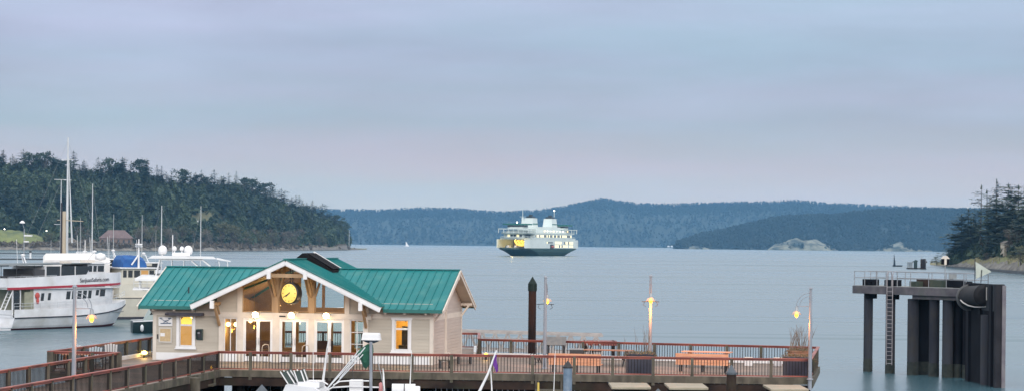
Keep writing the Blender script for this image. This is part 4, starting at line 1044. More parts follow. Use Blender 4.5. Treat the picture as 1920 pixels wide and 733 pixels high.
# ---- piles with caps ----
def pile(label, p, rr, top, mt, capmt, caph=.35, coll=.0, group=None):
    T = thing('mooring_pile', label, 'pile', (p.x, p.y, 0), 0, group)
    m = MB(); m.tube([(0, 0, -1.4), (0, 0, top * .5), (0, 0, top - caph)], [rr * 1.04, rr, rr * .98], 16); m.obj('shaft', mt, T)
    m = MB(); m.lathe([(rr * 1.14, -coll), (rr * 1.14, 0), (rr * .6, caph * .5), (.01, caph)], (0, 0, top - caph + .001), 16, smooth=False); m.obj('cap', capmt, T)
    return T
RUST = mat('rusty_pile', (.014, .007, .006), (.045, .018, .011), 1.0, .8, stretch=(1, 1, .35), wear=(.007, .006, .006), wscale=.9, spec=.2)
BLUEP = mat('blue_grey_pile', (.09, .14, .20), (.15, .21, .28), 3, .5, wear=(.20, .24, .28), wscale=2)
GCAP = mat('dark_green_cap', (.005, .014, .012), rough=.6, spec=.25); SLATE = mat('slate_cap', (.06, .075, .09), rough=.5)
p = P(997, 673, 128.6); pile('tall rusty brown pile with a dark pointed cap, highest of all the piles', p, .232, P(997, 518, 128.6).z, RUST, GCAP, .42, .42)
p = P(1064.5, 700, 104); pile('blue grey pile with a black cap in front of the left orange bench', p, .215, P(1064, 675, 104).z, BLUEP, mat('black_cap', (.012, .012, .014), rough=.5), .3, .06)
p = P(1371.5, 700, 104.5); pile('dark brown pile with a slate cap in front of the right orange bench', p, .24, P(1371, 683, 104.5).z, DARKW, SLATE, .36, .1)
p = P(1234, 730, 103); pile('short pile whose grey cap just shows below the deck edge right of the big planter', p, .26, P(1234, 727.5, 103).z, DARKW, SLATE, .3)
p = P(491, 730, 101); pile('short pile with a pointed slate cap left of the white fishing boat', p, .27, P(491, 720, 101).z, DARKW, SLATE, .34)
p = P(366, 720, 103); pile('short flat topped timber pile under the walkway corner', p, .24, P(366, 706, 103).z, GREYW, GREYW, .05)
p = P(1009.5, 720, 103.5); pile('slim post with a yellow top below the tall rusty pile', p, .05, P(1009, 714, 103.5).z, mat('yellow_paint', (.55, .40, .08), rough=.5), GREYW, .05)

# ---- deck furniture ----
ORANGE = mat('orange_slats', (.70, .33, .19), (.60, .26, .14), 3, .5, stretch=(1, 1, 4))
BROWNW = mat('brown_slats', (.33, .15, .08), (.25, .11, .06), 3, .55, stretch=(1, 1, 4))
def slat_bench(label, a, b_, backrest=True, mt=None, group=None):
    """a, b = ends of the bench at deck level; it faces the water"""
    mt = mt or ORANGE; d_ = b_ - a; L = d_.length; T = thing('slat_bench', label, 'bench', (*((a + b_) / 2).xy, BZ), math.atan2(d_.y, d_.x), group)
    if backrest:
        m = MB()
        for k in range(4): m.box(-L / 2, -.03 - .02 * k, .36 + .15 * k, L / 2, .0 - .02 * k, .50 + .15 * k)
        m.obj('backrest', mt, T)
    m = MB()
    for k in range(4): m.box(-L / 2, .06 + .12 * k, .40, L / 2, .165 + .12 * k, .44)
    m.obj('seat', mt, T)
    for x in (-L / 2 + .2, 0, L / 2 - .2):
        m = MB(); m.box(x - .035, .0, 0, x + .035, .06, .36); m.box(x - .035, .46, 0, x + .035, .52, .395); m.box(x - .035, .002, .355, x + .035, .518, .398); m.obj('leg', DARK, T)
    return T
slat_bench('orange slatted bench seen from behind, beside the blue grey pile', P(1029, 697, 111.6), P(1127, 697, 110.9))
slat_bench('pale orange slatted bench seen from behind, left of the dark pile with the slate cap', P(1267, 697, 113.0), P(1366, 697, 112.2))
def long_table(label, a, b_, h=.78, mt=None):
    mt = mt or BROWNW; d_ = b_ - a; L = d_.length; T = thing('picnic_table', label, 'table', (*((a + b_) / 2).xy, BZ), math.atan2(d_.y, d_.x))
    m = MB()
    for k in range(5): m.box(-L / 2, -.38 + .155 * k, h - .05, L / 2, -.24 + .155 * k, h)
    m.obj('tabletop', mt, T)
    for s in (-1, 1):
        m = MB(); m.box(-L / 2 + .1, s * .72 - .13, .41, L / 2 - .1, s * .72 + .13, .45); m.obj('seat', mt, T)
    for x in (-L / 2 + .35, L / 2 - .35):
        m = MB(); m.bar((x, -.72, 0), (x, -.2, h - .06), .06, .06); m.bar((x, .72, 0), (x, .2, h - .06), .06, .06); m.box(x - .03, -.8, .355, x + .03, .8, .408); m.obj('leg', DARK, T)
long_table('long brown table with black legs between the left bench and the big planter', P(1097, 690, 118.6), P(1186, 690, 117.8), .84)
long_table('long orange brown table just behind the pale orange bench', P(1280, 690, 117.4), P(1371, 690, 116.6), .86, ORANGE)
for x0, x1, d0, lb in ((823, 846, 113.6, 'small dark stool with cross legs by the right end wall of the hall'), (857, 884, 118.0, 'small dark stool with a pale top further back by the corner of the hall')):
    a, b_ = P(x0, 690, d0), P(x1, 690, d0); T = thing('low_stool', lb, 'stool', ((a.x + b_.x) / 2, d0, BZ), rad(12)); L = (b_.x - a.x) / 2
    m = MB(); m.box(-L, -.25, .40, L, .25, .45); m.obj('seat', GREYW, T)
    for s in (-1, 1):
        m = MB(); m.box(s * (L - .06) - .04, -.22, 0, s * (L - .06) + .04, -.14, .398); m.box(s * (L - .06) - .04, .14, 0, s * (L - .06) + .04, .22, .398); m.box(s * (L - .06) - .03, -.139, .1, s * (L - .06) + .03, .139, .16); m.obj('leg', DARK, T)
# planters
NAVY = mat('navy_planter', (.012, .014, .03), (.02, .022, .042), 3, .5)
COVER = mat('dry_ground_cover', (.10, .07, .035), (.20, .14, .07), 4, .9, world_co=True)
STALK = mat('dry_stalks', (.14, .10, .08), (.22, .17, .13), 3, .9)
def tuft(m, r, cx, cy, z, n, sp, h, lean=.25, w=.012):
    for i in range(n):
        x, y = cx + r.uniform(-sp, sp), cy + r.uniform(-sp, sp) * .5; a = r.uniform(-lean, lean); hh = h * r.uniform(.55, 1); s = r.choice((-1, 1))
        m.tube([(x, y, z), (x + a * hh * .5, y, z + hh * .6), (x + a * hh * 1.25, y + r.uniform(-.1, .1), z + hh)], [w, w * .8, w * .3], 4)
        if r.random() < .6: q = Vector((x + a * hh * .6, y, z + hh * .6)); m.tube([q, q + Vector((s * .08 * hh, 0, .22 * hh))], [w * .6, w * .2], 3)
def planter(label, x0, x1, d, h, mt, stalks, sp, sh, overflow=True, sides=8, seed=1, lean=.25):
    a, b_ = P(x0, 690, d), P(x1, 690, d); L = (b_.x - a.x) / 2; r = random.Random(seed)
    T = thing('planter', label, 'planter', ((a.x + b_.x) / 2, d, BZ), rad(4))
    m = MB(); m.box(-L, -L * .9, 0, L, L * .9, h - .06); m.box(-L - .04, -L * .9 - .04, h - .059, L + .04, L * .9 + .04, h); m.obj('box', mt, T)
    m = MB()
    if overflow:
        for i in range(900):
            e = r.random(); x = r.uniform(-L - .22, L + .22); y = r.uniform(-L - .15, L + .1); z = h + r.uniform(-.02, .12) - max(0, abs(x) - L) * 1.1
            s = r.uniform(.02, .05); u = Vector((r.uniform(-1, 1), r.uniform(-1, 1), r.uniform(-1, 1))).normalized() * s; w = Vector((r.uniform(-1, 1), r.uniform(-1, 1), r.uniform(-1, 1))).normalized() * s
            m.add([Vector((x, y, z)) + u, Vector((x, y, z)) + w, Vector((x, y, z)) - u], [(0, 1, 2)])
        m.obj('ground_cover', COVER, T)
    m = MB(); tuft(m, r, 0, 0, h, stalks, sp, sh, lean); m.obj('dry_stems', STALK, T)
    return T
planter('big navy planter with dry ground cover and a few tall bare stems', 1176, 1223, 110.6, 1.03, NAVY, 11, .8, 1.5, True, seed=4, lean=.15)
planter('navy planter with brown ground cover at the right end of the pier', 1472, 1517, 109.9, .98, NAVY, 3, .4, .3, True, seed=5)
planter('brown planter full of tall dry grass behind the navy one at the right end', 1480, 1517, 116.5, .98, BROWNW, 40, .62, 1.4, True, seed=6, lean=.42)
# plant lamps glowing at the foot of the railings
def plant_lamp(label, p, e, s=1.0):
    T = thing('plant_lamp', label, 'lamp', (p.x, p.y, BZ)); r = random.Random(int(p.x * 10)); m = MB()
    for i in range(90):
        q = Vector((r.gauss(0, .22), r.gauss(0, .15), abs(r.gauss(.12, .1)))) * s; u = Vector((r.uniform(-1, 1), r.uniform(-1, 1), r.uniform(-.2, 1))) * .06 * s; w = Vector((r.uniform(-1, 1), r.uniform(-1, 1), r.uniform(-.4, .4))) * .03 * s
        m.add([q - u, q + w, q + u], [(0, 1, 2)])
    m.obj('foliage', mat('yellow_green_foliage', (.16, .15, .04), rough=.8), T)
    m = MB(); m.lathe([(.05, 0), (.06, .1), (.08, .16)], (0, -.1 * s, 0), 10); m.obj('lamp_housing', DARK, T)
    m = MB(); m.lathe([(.07, .17), (.13 * s, .24), (.10 * s, .34), (.01, .38)], (0, -.1 * s, 0), 10); m.obj('bulb', BULBY if s < 1.1 else mat('bright_yellow_bulb', (1, .8, .3), emit=(1, .66, .12), estr=8), T)
    lamp_light('lamp_light', (0, -.1 * s, .5), e, (1, .6, .16), .08, T)
plant_lamp('bright yellow lamp in a low plant at the left corner of the hall', P(271, 690, 121.0), 30, 1.4)
plant_lamp('small yellow lamp in a low plant right of the hall', P(911, 690, 122.6), 18, 1.0)
# small step light on the walkway edge
T = thing('step_light', 'tiny yellow light on the deck just inside the walkway corner', 'lamp', (*Q(396, 691, 3.1).xy, BZ)); m = MB(); m.box(-.05, -.05, 0, .05, .05, .1); m.obj('housing', DARK, T); m = MB(); m.lathe([(.04, .101), (.07, .16), (.02, .26)], (0, 0, 0), 8); m.obj('bulb', BULBY, T)
# handrails at the doors
for x, lb in ((6.35, 'bent steel handrail in front of the leftmost doors'), (8.55, 'bent steel handrail in front of the middle doors')):
    T = thing('handrail', lb, 'handrail', inb(x, -1.0, 0), -TH)
    m = MB(); m.tube([(0, 0, 0), (0, 0, .8), (.04, 0, .93), (.16, .04, 1.0), (.30, .1, .98), (.34, .12, .85), (.34, .12, 0)], .024, 8); m.obj('rail', mat('pale_brass', (.5, .42, .33), rough=.35, metal=.6), T)
# bicycle rack
T = thing('bicycle_rack', 'black bent tube bicycle rack beside the lamp post base', 'rack', (*P(1013, 690, 117.5).xy, BZ), rad(20))
for k in range(3):
    m = MB(); y = k * .4; m.tube([(-.3, y, .0), (-.26, y, .55), (-.1, y, .62), (-.02, y, .3), (.05, y, .12), (.2, y, .1), (.28, y, .5)], .025, 6); m.obj('hoop', DARK, T)
m = MB(); m.tube([(-.3, -.1, .04), (-.3, .95, .04)], .02, 6); m.obj('base', DARK, T)
# interpretive panel and gear by the back rail
T = thing('information_panel', 'grey slanted information panel by the back railing, right of the lamp post', 'sign', (*P(1041, 690, 124.3).xy, BZ), rad(-12))
m = MB(); m.prism([(-.06, .78), (.0, .75), (.30, 1.22), (.24, 1.25)], 'x', -.58, .58); m.obj('panel', mat('grey_panel', (.11, .11, .11), (.16, .15, .14), 4, .4), T)
for x in (-.45, .45):
    m = MB(); m.box(x - .04, .08, 0, x + .04, .16, .95); m.obj('leg', DARK, T)
for x, d, w, h, lb in ((1081, 123.8, .38, .55, 'dark gear box by the back railing'),):
    T = thing('gear_box', lb, 'box', (*P(x, 690, d).xy, BZ)); m = MB(); m.box(-w, -.25, 0, w, .25, h); m.obj('body', DARK, T, bevel=.02); m = MB(); m.box(-w - .02, -.27, h + .001, w + .02, .27, h + .07); m.obj('lid', STEEL, T)
for x, lb in ((1403, 'white box by the back railing, left one'), (1458, 'white box by the back railing, near the right planters')):
    T = thing('storage_box', lb, 'box', (*P(x, 690, 119.0).xy, BZ)); m = MB(); m.box(-.2, -.2, 0, .2, .2, .42); m.obj('body', WHITE, T, bevel=.02); m = MB(); m.box(-.22, -.22, .421, .22, .22, .47); m.obj('lid', CREAM, T)
# chairs and table on the small lookout
T = thing('lookout_table', 'brown timber table on the small lookout beside the excursion boat', 'table', (*P(143, 680, 109.5).xy, BZ), rad(10))
m = MB()
for k in range(5): m.box(-.75, -.38 + .155 * k, .72, .75, -.24 + .155 * k, .77)
m.obj('tabletop', BROWNW, T)
for x in (-.6, .6):
    m = MB(); m.bar((x, -.35, 0), (x, .3, .715), .08, .08); m.bar((x + .09, .35, 0), (x + .09, -.3, .715), .08, .08); m.obj('leg', BROWNW, T)
PALEB = mat('pale_blue_paint', (.50, .60, .66), rough=.5)
def deck_chair(label, p, rz_, mt, group=None):
    T = thing('deck_chair', label, 'chair', (p.x, p.y, BZ), rz_, group)
    m = MB()
    for k in range(5): m.bar((-.24 + .12 * k, .18, .28), (-.28 + .14 * k, .55, 1.05 - .03 * abs(k - 2)), .1, .02, up=(0, 1, 0))
    m.obj('backrest', mt, T)
    m = MB(); m.bar((0, -.3, .40), (0, .25, .27), .55, .03); m.obj('seat', mt, T)
    for s in (-1, 1):
        m = MB(); m.box(s * .36 - .07, -.38, .55, s * .36 + .07, .35, .58); m.obj('armrest', mt, T)
        m = MB(); m.box(s * .33 - .02, -.36, 0, s * .33 + .02, -.27, .549); m.bar((s * .30, -.3, .37), (s * .30, .62, .04), .03, .1); m.obj('leg', mt, T)
deck_chair('pale blue deck chair on the small lookout, right of the brown table', P(176, 680, 111.8), rad(200), PALEB)
deck_chair('white deck chair on the small lookout, nearest the excursion boat lamp post', P(155, 680, 113.5), rad(160), WHITE)
deck_chair('white deck chair furthest back along the lookout railing', P(208, 680, 115.2), rad(190), WHITE)

# ---- aluminium gangway beyond the deck ----
T = thing('gangway', 'long pale metal truss gangway beyond the back railing', 'gangway')
ALU = mat('pale_aluminium', (.40, .37, .35), (.30, .27, .26), 2, .5, .2)
ga, gb = P(845, 620, 142), P(1131, 628.5, 141)
for k, off in enumerate((0, 1.9)):
    a, b_ = ga + Vector((0, off, 0)), gb + Vector((0, off, 0)); L = (b_ - a); m = MB()
    m.bar(a, b_, .12, .16); m.bar(a - Vector((0, 0, 1.15)), b_ - Vector((0, 0, 1.15)), .12, .16); m.bar(a - Vector((0, 0, .42)), b_ - Vector((0, 0, .42)), .04, .05)
    n = 12
    for i in range(n):
        p, q = a + L * (i / n), a + L * ((i + .5) / n); s = a + L * ((i + 1) / n); dn = Vector((0, 0, 1.15))
        m.bar(p - dn, q, .09, .09); m.bar(q, s - dn, .09, .09)
    m.obj('truss', ALU, T)
m = MB(); m.bar(ga + Vector((0, .95, -1.2)), gb + Vector((0, .95, -1.2)), 1.75, .06); m.obj('walkway_plate', STEEL, T)
m = MB(); e = gb; m.box(e.x - .5, e.y - .3, -1.0, e.x + .0, e.y + .2, e.z - 1.3); m.box(e.x - .5, e.y + 1.8, -1.0, e.x + .0, e.y + 2.3, e.z - 1.3); m.obj('support', DARKW, T)
T = thing('ramp_winch_box', 'red brown frame at the right end of the metal gangway', 'frame', (e.x - .3, e.y + .9, 0)); m = MB()
for x in (-.8, 1.0): m.box(x - .08, -.7, -1, x + .08, -.5, 3.3); m.box(x - .08, .5, -1, x + .08, .7, 3.3)
m.obj('leg', DARKW, T)
m = MB(); m.box(-1.0, -.8, 3.0, 1.2, .8, 3.28); m.obj('beam', REDRAIL, T)
# ================= dolphin platform, right =================
CONC = mat('stained_concrete', (.06, .055, .065), (.11, .10, .11), 1.2, .85, wear=(.07, .085, .07), wscale=.5)
CONCT = mat('concrete_top', (.17, .18, .18), (.24, .25, .24), 1.5, .9)
PILEC = mat('dark_coated_pile', (.026, .028, .037), (.044, .046, .056), .9, .8, spec=.2, stretch=(1, 1, .12), wear=(.045, .042, .04), wscale=.8, contrast=(.42, .58))
BLACKS = mat('black_steel', (.005, .006, .010), (.010, .011, .015), .6, .8, spec=.1)
WEED = mat('weed_growth', (.010, .016, .014), (.03, .035, .028), 3, .8)
D0, D1 = Vector((P(1598, 545, 168).x, 168, 0)), Vector((P(1812, 545, 158.5).x, 158.5, 0))
dd = (D1 - D0).normalized(); dn_ = Vector((-dd.y, dd.x, 0)); DL = (D1 - D0).length
DOL = thing('fender_dolphin', 'concrete platform on dark piles joined to a tall black fender wall', 'dolphin', D0, math.atan2(dd.y, dd.x))
Mi = Matrix(((dd.x, dn_.x, 0, D0.x), (dd.y, dn_.y, 0, D0.y), (0, 0, 1, 0), (0, 0, 0, 1))).inverted()
def dl(x, y, d): return Mi @ P(x, y, d)
def dcol(x, off=0.0):
    """distance along the platform front (offset off behind it) of what is seen in a column"""
    k = _uv(x, 560)[0]; o = D0 + dn_ * off; return (k * o.y - o.x) / (dd.x - k * dd.y)
ZT, ZB = 6.58, 5.98
m = MB(); m.prism([(0, ZB), (0, ZT), (DL, ZT), (DL, ZB)], 'y', 0, 2.6); 
m.obj('slab', CONC, DOL, bevel=.03)
m = MB(); m.box(.05, .05, ZT + .003, DL - .05, 2.55, ZT + .02); m.obj('slab_top', CONCT, DOL)
m = MB(); m.box(dcol(1706), .25, ZB - .28, DL - .1, 2.4, ZB - .003); m.obj('slab_beam', CONC, DOL)
def dpile(x0, x1, off, top, mt=PILEC, cut_=-1.4, n=14):
    a, b_ = dcol(x0, off), dcol(x1, off); c = (a + b_) / 2; o = D0 + dn_ * off + dd * c; rr = (x1 - x0) / 2 * o.y / F
    m = MB(); m.tube([(c, off, cut_), (c, off, .5), (c, off, top)], rr, n); po = m.obj('pile', mt, DOL)
    m = MB(); m.tube([(c, off, -1.2), (c, off, .55)], rr + .012, n); m.tube([(c, off, .55), (c, off, 1.0 )], [rr + .01, rr + .002], n, caps=False); m.obj('weed_collar', WEED, po); return c, rr
for x0, x1 in ((1620, 1637), (1661, 1679)):
    c, rr = dpile(x0, x1, .8, ZB - .003)
    m = MB(); m.box(c + rr * .2, .4, ZB - .38, c + rr + .16, 1.2, ZB - .004); m.obj('bracket', BLACKS, DOL)
    m = MB(); m.box(c - rr - .02, .5, ZT + .021, c + rr * 1.2, 1.5, ZT + .5); m.box(c + rr * 1.201, .6, ZT + .021, c + rr * 1.7, 1.3, ZT + .38); m.obj('pile_head', BLACKS, DOL)
for x0, x1, off, mt in ((1702, 1723, .8, PILEC), (1743, 1762, .8, PILEC), (1767.5, 1788, .8, PILEC), (1722, 1745, 1.9, BLACKS), (1788, 1808, 1.6, BLACKS), (1806, 1826, 1.4, BLACKS), (1714, 1734, 2.2, BLACKS)): dpile(x0, x1, off, ZB - .282, mt)  # rear piles black: the shade of the recess is put into their colour
m = MB(); m.box(dcol(1788, 2.1), 2.1, -1, DL - .2, 2.3, ZB - .3); m.obj('back_plate', BLACKS, DOL)
# tall fender wall
W0, W1 = Vector((P(1812, 560, 157.8).x, 157.8, 0)), Vector((P(1876, 560, 149.6).x, 149.6, 0))
wv = (W1 - W0); WLn = wv.length; wv = wv.normalized(); wn_ = Vector((-wv.y, wv.x, 0))
MW = Mi @ Matrix(((wv.x, wn_.x, 0, W0.x), (wv.y, wn_.y, 0, W0.y), (0, 0, 1, 0), (0, 0, 0, 1)))
m = MB(); m.box(0, -.05, -1.2, WLn - .5, .22, 7.05, MW); m.obj('fender_wall', BLACKS, DOL)
m = MB()
for a_ in (.12, .5, .86):
    m.box(WLn * a_ * .9, -.25, 4.9 if a_ == .5 else -1, WLn * a_ * .9 + .5, -.051, 7.0, MW)
m.obj('wall_rib', mat('dark_grey_steel', (.010, .011, .016), rough=.8, spec=.15), DOL)
m = MB(); m.box(WLn * .42, -.14, 5.2, WLn - .52, -.06, 7.0, MW); m.obj('upper_plate', mat('grey_steel_plate', (.024, .028, .034), (.036, .04, .047), .8, .8, spec=.2), DOL)
m = MB(); m.box(WLn - .49, -.3, -1.2, WLn - .02, .3, 7.08, MW); m.obj('end_beam', mat('end_beam_steel', (.010, .010, .014), (.024, .024, .029), .6, .8, spec=.2), DOL)
m = MB(); m.box(WLn - .01, .1, -1.2, WLn + .1, .36, 7.0, MW); m.obj('end_flange', mat('pale_end_flange', (.09, .08, .10), (.15, .14, .15), 1, .6), DOL)
for a_ in (.62, ): 
    q = W0 + wv * (WLn * a_); q = Mi @ Vector((q.x, q.y, 0)) ; m = MB(); m.tube([(q.x, q.y, -1.3), (q.x, q.y, 4.9)], .42, 14); m.obj('pile', PILEC, DOL)
# roller fender
RUB = mat('black_rubber', (.007, .007, .009), (.014, .014, .017), 3, .7, spec=.25)
c0, c1 = Mi @ P(1819, 557, 156.3), Mi @ P(1846, 553, 152.6)
m = MB(); ax_ = (c1 - c0).normalized(); m.tube([c0 - ax_ * .25, c0, c0 + ax_ * .3, c1 - ax_ * .2, c1, c1 + ax_ * .1], [.7, .84, .80, .74, .78, .5], 22); fo = m.obj('roller_fender', RUB, DOL)
m = MB(); m.tube([c0 - ax_ * .3 + Vector((0, 0, .0)), c0 - ax_ * .12], [.95, .95], 22); m.obj('fender_flange', mat('grey_rubber', (.06, .065, .07), rough=.6), DOL)
m = MB(); a = Mi @ P(1850, 538, 152.2); b_ = Mi @ P(1850, 562, 152.2); m.tube([a, (a + b_) / 2 + Vector((.04, -.05, 0)), b_], .045, 6); m.obj('chain', mat('pale_rope', (.40, .38, .36), rough=.8), DOL)
m = MB(); pts_ = [Mi @ P(x, y, 154.5 - .4 * i) for i, (x, y) in enumerate([(1801, 562), (1806, 567), (1815, 572), (1828, 575), (1840, 575), (1849, 574)])]; m.tube(pts_, .05, 6); m.obj('rope', mat('pale_rope', (.4, .38, .36)), DOL)
# blocks on the slab
MOSS = mat('mossy_timber', (.02, .035, .028), (.05, .06, .04), 1.5, .8)
for x0, x1, off, h, mt in ((1705, 1718, .9, .42, MOSS), (1718, 1742, 1.6, .62, DARKW), (1743, 1768, 1.2, .55, MOSS), (1769, 1792, 1.6, .62, BLACKS), (1787, 1809, 1.0, .52, BLACKS)):
    a, b_ = dcol(x0, off), dcol(x1, off); m = MB(); m.box(a, off, ZT + .021, b_, off + .8, ZT + h); m.obj('timber_block', mt, DOL)
# pipe railing
STP = mat('grey_pipe', (.20, .21, .23), (.28, .29, .31), 2, .5, .2)
def piperail(x0, x1, off, posts, z=ZT + .02, h=1.08, gap=None):
    m = MB()
    for hh in (h, h * .55): m.tube([(x0, off, z + hh), (x1, off, z + hh)], .026, 6)
    for p in posts: m.tube([(p, off, z), (p, off, z + h)], .03, 6)
    m.obj('pipe_rail', STP, DOL)
piperail(.1, dcol(1661, .12), .12, [.1, dcol(1621, .12), dcol(1644, .12), dcol(1661, .12)])
piperail(dcol(1681, .12), DL - .15, .12, [dcol(x, .12) for x in (1682, 1707, 1741, 1774, 1807)] + [DL - .15])
piperail(.1, DL - .15, 2.45, [dcol(x, 2.45) for x in (1632, 1665, 1697, 1747, 1782)] + [DL - .15])
m = MB()
for x in (.1, DL - .15):
    for hh in (1.08, .6): m.tube([(x, .12, ZT + .02 + hh), (x, 2.45, ZT + .02 + hh)], .026, 6)
    m.tube([(x, 2.45, ZT), (x, 2.45, ZT + 1.1)], .03, 6)
m.obj('pipe_rail', STP, DOL)
# ladder
lx0, lx1 = dcol(1663, -.12), dcol(1673.5, -.12); m = MB()
for x in (lx0, lx1): m.tube([(x, -.12, .7), (x, -.12, ZT + .9), (x, -.02, ZT + 1.12), (x, .3, ZT + 1.12), (x, .36, ZT + .9), (x, .36, ZT + .02)], .035, 6)
z = .8
while z < ZT: m.tube([(lx0, -.12, z), (lx1, -.12, z)], .025, 5); z += .30
m.obj('ladder', mat('ladder_steel', (.20, .18, .19), (.28, .26, .27), 2, .6), DOL)
# light on a pole
T = thing('beacon_light', 'small black and white light on a thin pole rising from the concrete platform', 'beacon', (D0 + dd * dcol(1771.5, 2.1) + dn_ * 2.1 + Vector((0, 0, ZT + .02))))
zb = P(1771, 498, T.location.y).z - T.location.z
m = MB(); m.tube([(0, 0, 0), (0, 0, zb + .1)], .04, 8); m.obj('pole', STEEL, T)
m = MB(); m.box(-.28, -.12, zb + .11, -.09, .12, zb + .52); m.box(.09, -.12, zb + .11, .28, .12, zb + .52); m.obj('lamp_housing', BLACKS, T)
m = MB(); m.box(-.085, -.13, zb + .08, .085, .13, zb + .56); m.prism([(-.32, zb + .53), (.32, zb + .53), (.12, zb + .75), (-.12, zb + .75)], 'y', -.15, .15); m.obj('cover', CREAM, T)
m = MB(); m.box(.3, -.1, .65, .85, .15, 1.0); m.box(.5, -.02, 0, .6, .06, .65); m.obj('control_box', mat('grey_box', (.20, .22, .23), rough=.5), T)
# triangular daymark
o_ = D0 + dd * (DL + .7) + dn_ * 1.2
T = thing('daymark', 'pale triangular panel on two thin posts above the black fender wall', 'marker', (P(1829, 530, 156).x, 156, 7.06))
a = lambda x, y: P(x, y, 156) - T.location
m = MB(); m.prism([(a(1829, 490).x, a(1829, 490).z), (a(1858, 508).x, a(1858, 508).z), (a(1858, 509.5).x, a(1858, 509.5).z), (a(1830, 522).x, a(1830, 522).z)], 'y', -.03, .03); m.obj('panel', mat('pale_green_white', (.36, .40, .35), (.42, .46, .41), 2, .6), T)
m = MB(); m.tube([(a(1828, 530).x, .05, 0), (a(1828.5, 484).x, .05, a(1828.5, 484).z)], .03, 6); m.obj('post', DARK, T)
m = MB(); m.tube([(a(1838.5, 530).x, -.1, 0), (a(1840.5, 505).x, -.1, a(1840.5, 505).z)], .03, 6); m.obj('post', DARK, T)

# ================= ferry =================
fw = Vector((9.6 + 22 - 11.4, 1716 + 50.4 + 5, 0)); hx = Vector((-.40, -.9165, 0))
FE = thing('car_ferry', 'white double ended car ferry with dark green hull and lit car deck, crossing the channel', 'ferry', fw, math.atan2(hx.y, hx.x))
FWH = mat('ferry_white', (.58, .64, .615), (.50, .56, .54), .08, .5); FGR = mat('ferry_green_hull', (.012, .050, .045), rough=.5); FGT = mat('ferry_green_trim', (.01, .11, .085), rough=.5)
FDK = mat('ferry_dark', (.02, .03, .035), rough=.3)
def ferry_outline(L, B_, nose, n=7):
    """double ended plan outline"""
    pts = []
    for s, rng in ((1, range(-n, n + 1)), (-1, range(-n, n + 1))):
        for i in rng:
            t_ = i / n; y = -t_ * B_ / 2 * s; x = (L / 2 - nose * (abs(t_) ** 2.2)) * s; pts.append((x, y))
    return pts
def rings(prof, n=9):
    return [[Vector((x, y, z)) for x, y in ferry_outline(L, B_, nose)] for L, B_, nose, z in prof]
m = MB(); m.loft(rings([(84, 16, 26, -1.5), (88, 21, 24, 0), (101, 25, 18, 3.2), (111, 26, 12, 5.2), (111, 26, 12, 6.2)]), smooth=False); m.obj('hull', FGR, FE)
# car deck sides with open ends: side walls, deck, roof
m = MB()
for s in (-1, 1): m.prism([(-44, s * 12.9), (-49, s * 12.2), (-52, s * 11.3), (-51.2, s * 10.9), (-44, s * 12.1), (44, s * 12.1), (51.2, s * 10.9), (52, s * 11.3), (49, s * 12.2), (44, s * 12.9)], 'z', 6.21, 13.0)
m.box(-40, -11.5, 6.21, 20, 11.5, 13); m.obj('side_wall', FWH, FE)
m = MB(); m.box(-53, -11.5, 6.205, 53, 11.5, 6.3); m.obj('car_deck', mat('car_deck_paint', (.10, .12, .10), rough=.7), FE)
m = MB(); m.loft(rings([(104, 25.8, 10, 13.01), (106, 26, 10, 14.3)]), smooth=False); m.obj('deck_edge', FWH, FE)
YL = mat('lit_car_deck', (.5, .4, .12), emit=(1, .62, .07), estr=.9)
m = MB()
for k in range(5):
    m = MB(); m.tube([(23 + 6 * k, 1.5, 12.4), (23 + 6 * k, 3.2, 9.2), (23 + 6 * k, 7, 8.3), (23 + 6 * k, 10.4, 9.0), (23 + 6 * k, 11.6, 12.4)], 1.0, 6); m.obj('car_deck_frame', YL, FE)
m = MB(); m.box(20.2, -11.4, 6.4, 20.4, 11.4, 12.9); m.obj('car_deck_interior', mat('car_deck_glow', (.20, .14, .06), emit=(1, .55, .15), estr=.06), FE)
for x, y in ((46, -4), (46, 2), (42, 5), (40, -8), (35, 0)):
    m = MB(); m.box(x - 2.2, y - .9, 6.5, x + 2.2, y + .9, 7.6); m.prism([(x - 1.6, 7.6), (x + 1.5, 7.6), (x + .9, 8.3), (x - 1.1, 8.3)], 'y', y - .8, y + .8); m.obj('car', mat('car_paint_%d' % (int(x + y) % 3), ((.5, .5, .5), (.12, .03, .03), (.1, .14, .2))[int(x + y) % 3], rough=.3), FE)
FL_ = []
for k in range(5): lamp_light('deck_light', (25 + 6 * k, 0, 12.2), 800, (1, .72, .3), .5, FE)
# passenger deck, set back at the ends
m = MB(); m.box(-36, -12.7, 14.31, 36, 12.7, 17.4); m.prism([(36, -9), (44, -7), (44, 7), (36, 9)], 'z', 14.31, 17.4); m.prism([(-36, -9), (-36, 9), (-44, 7), (-44, -7)], 'z', 14.31, 17.4); m.obj('passenger_deck', FWH, FE)
m = MB(); m.loft(rings([(100, 25.6, 10, 17.41), (102, 26, 10, 18.1)]), smooth=False); m.obj('deck_edge', FWH, FE)
m = MB(); m.box(-30, -10, 18.11, 30, 10, 20.4); m.box(30, -8, 18.11, 42, 8, 20.2); m.box(-42, -8, 18.11, -30, 8, 20.2); m.obj('sun_deck_house', FWH, FE)
m = MB(); m.box(-24, -8, 20.41, 22, 8, 23.2); m.obj('machinery_house', FWH, FE)
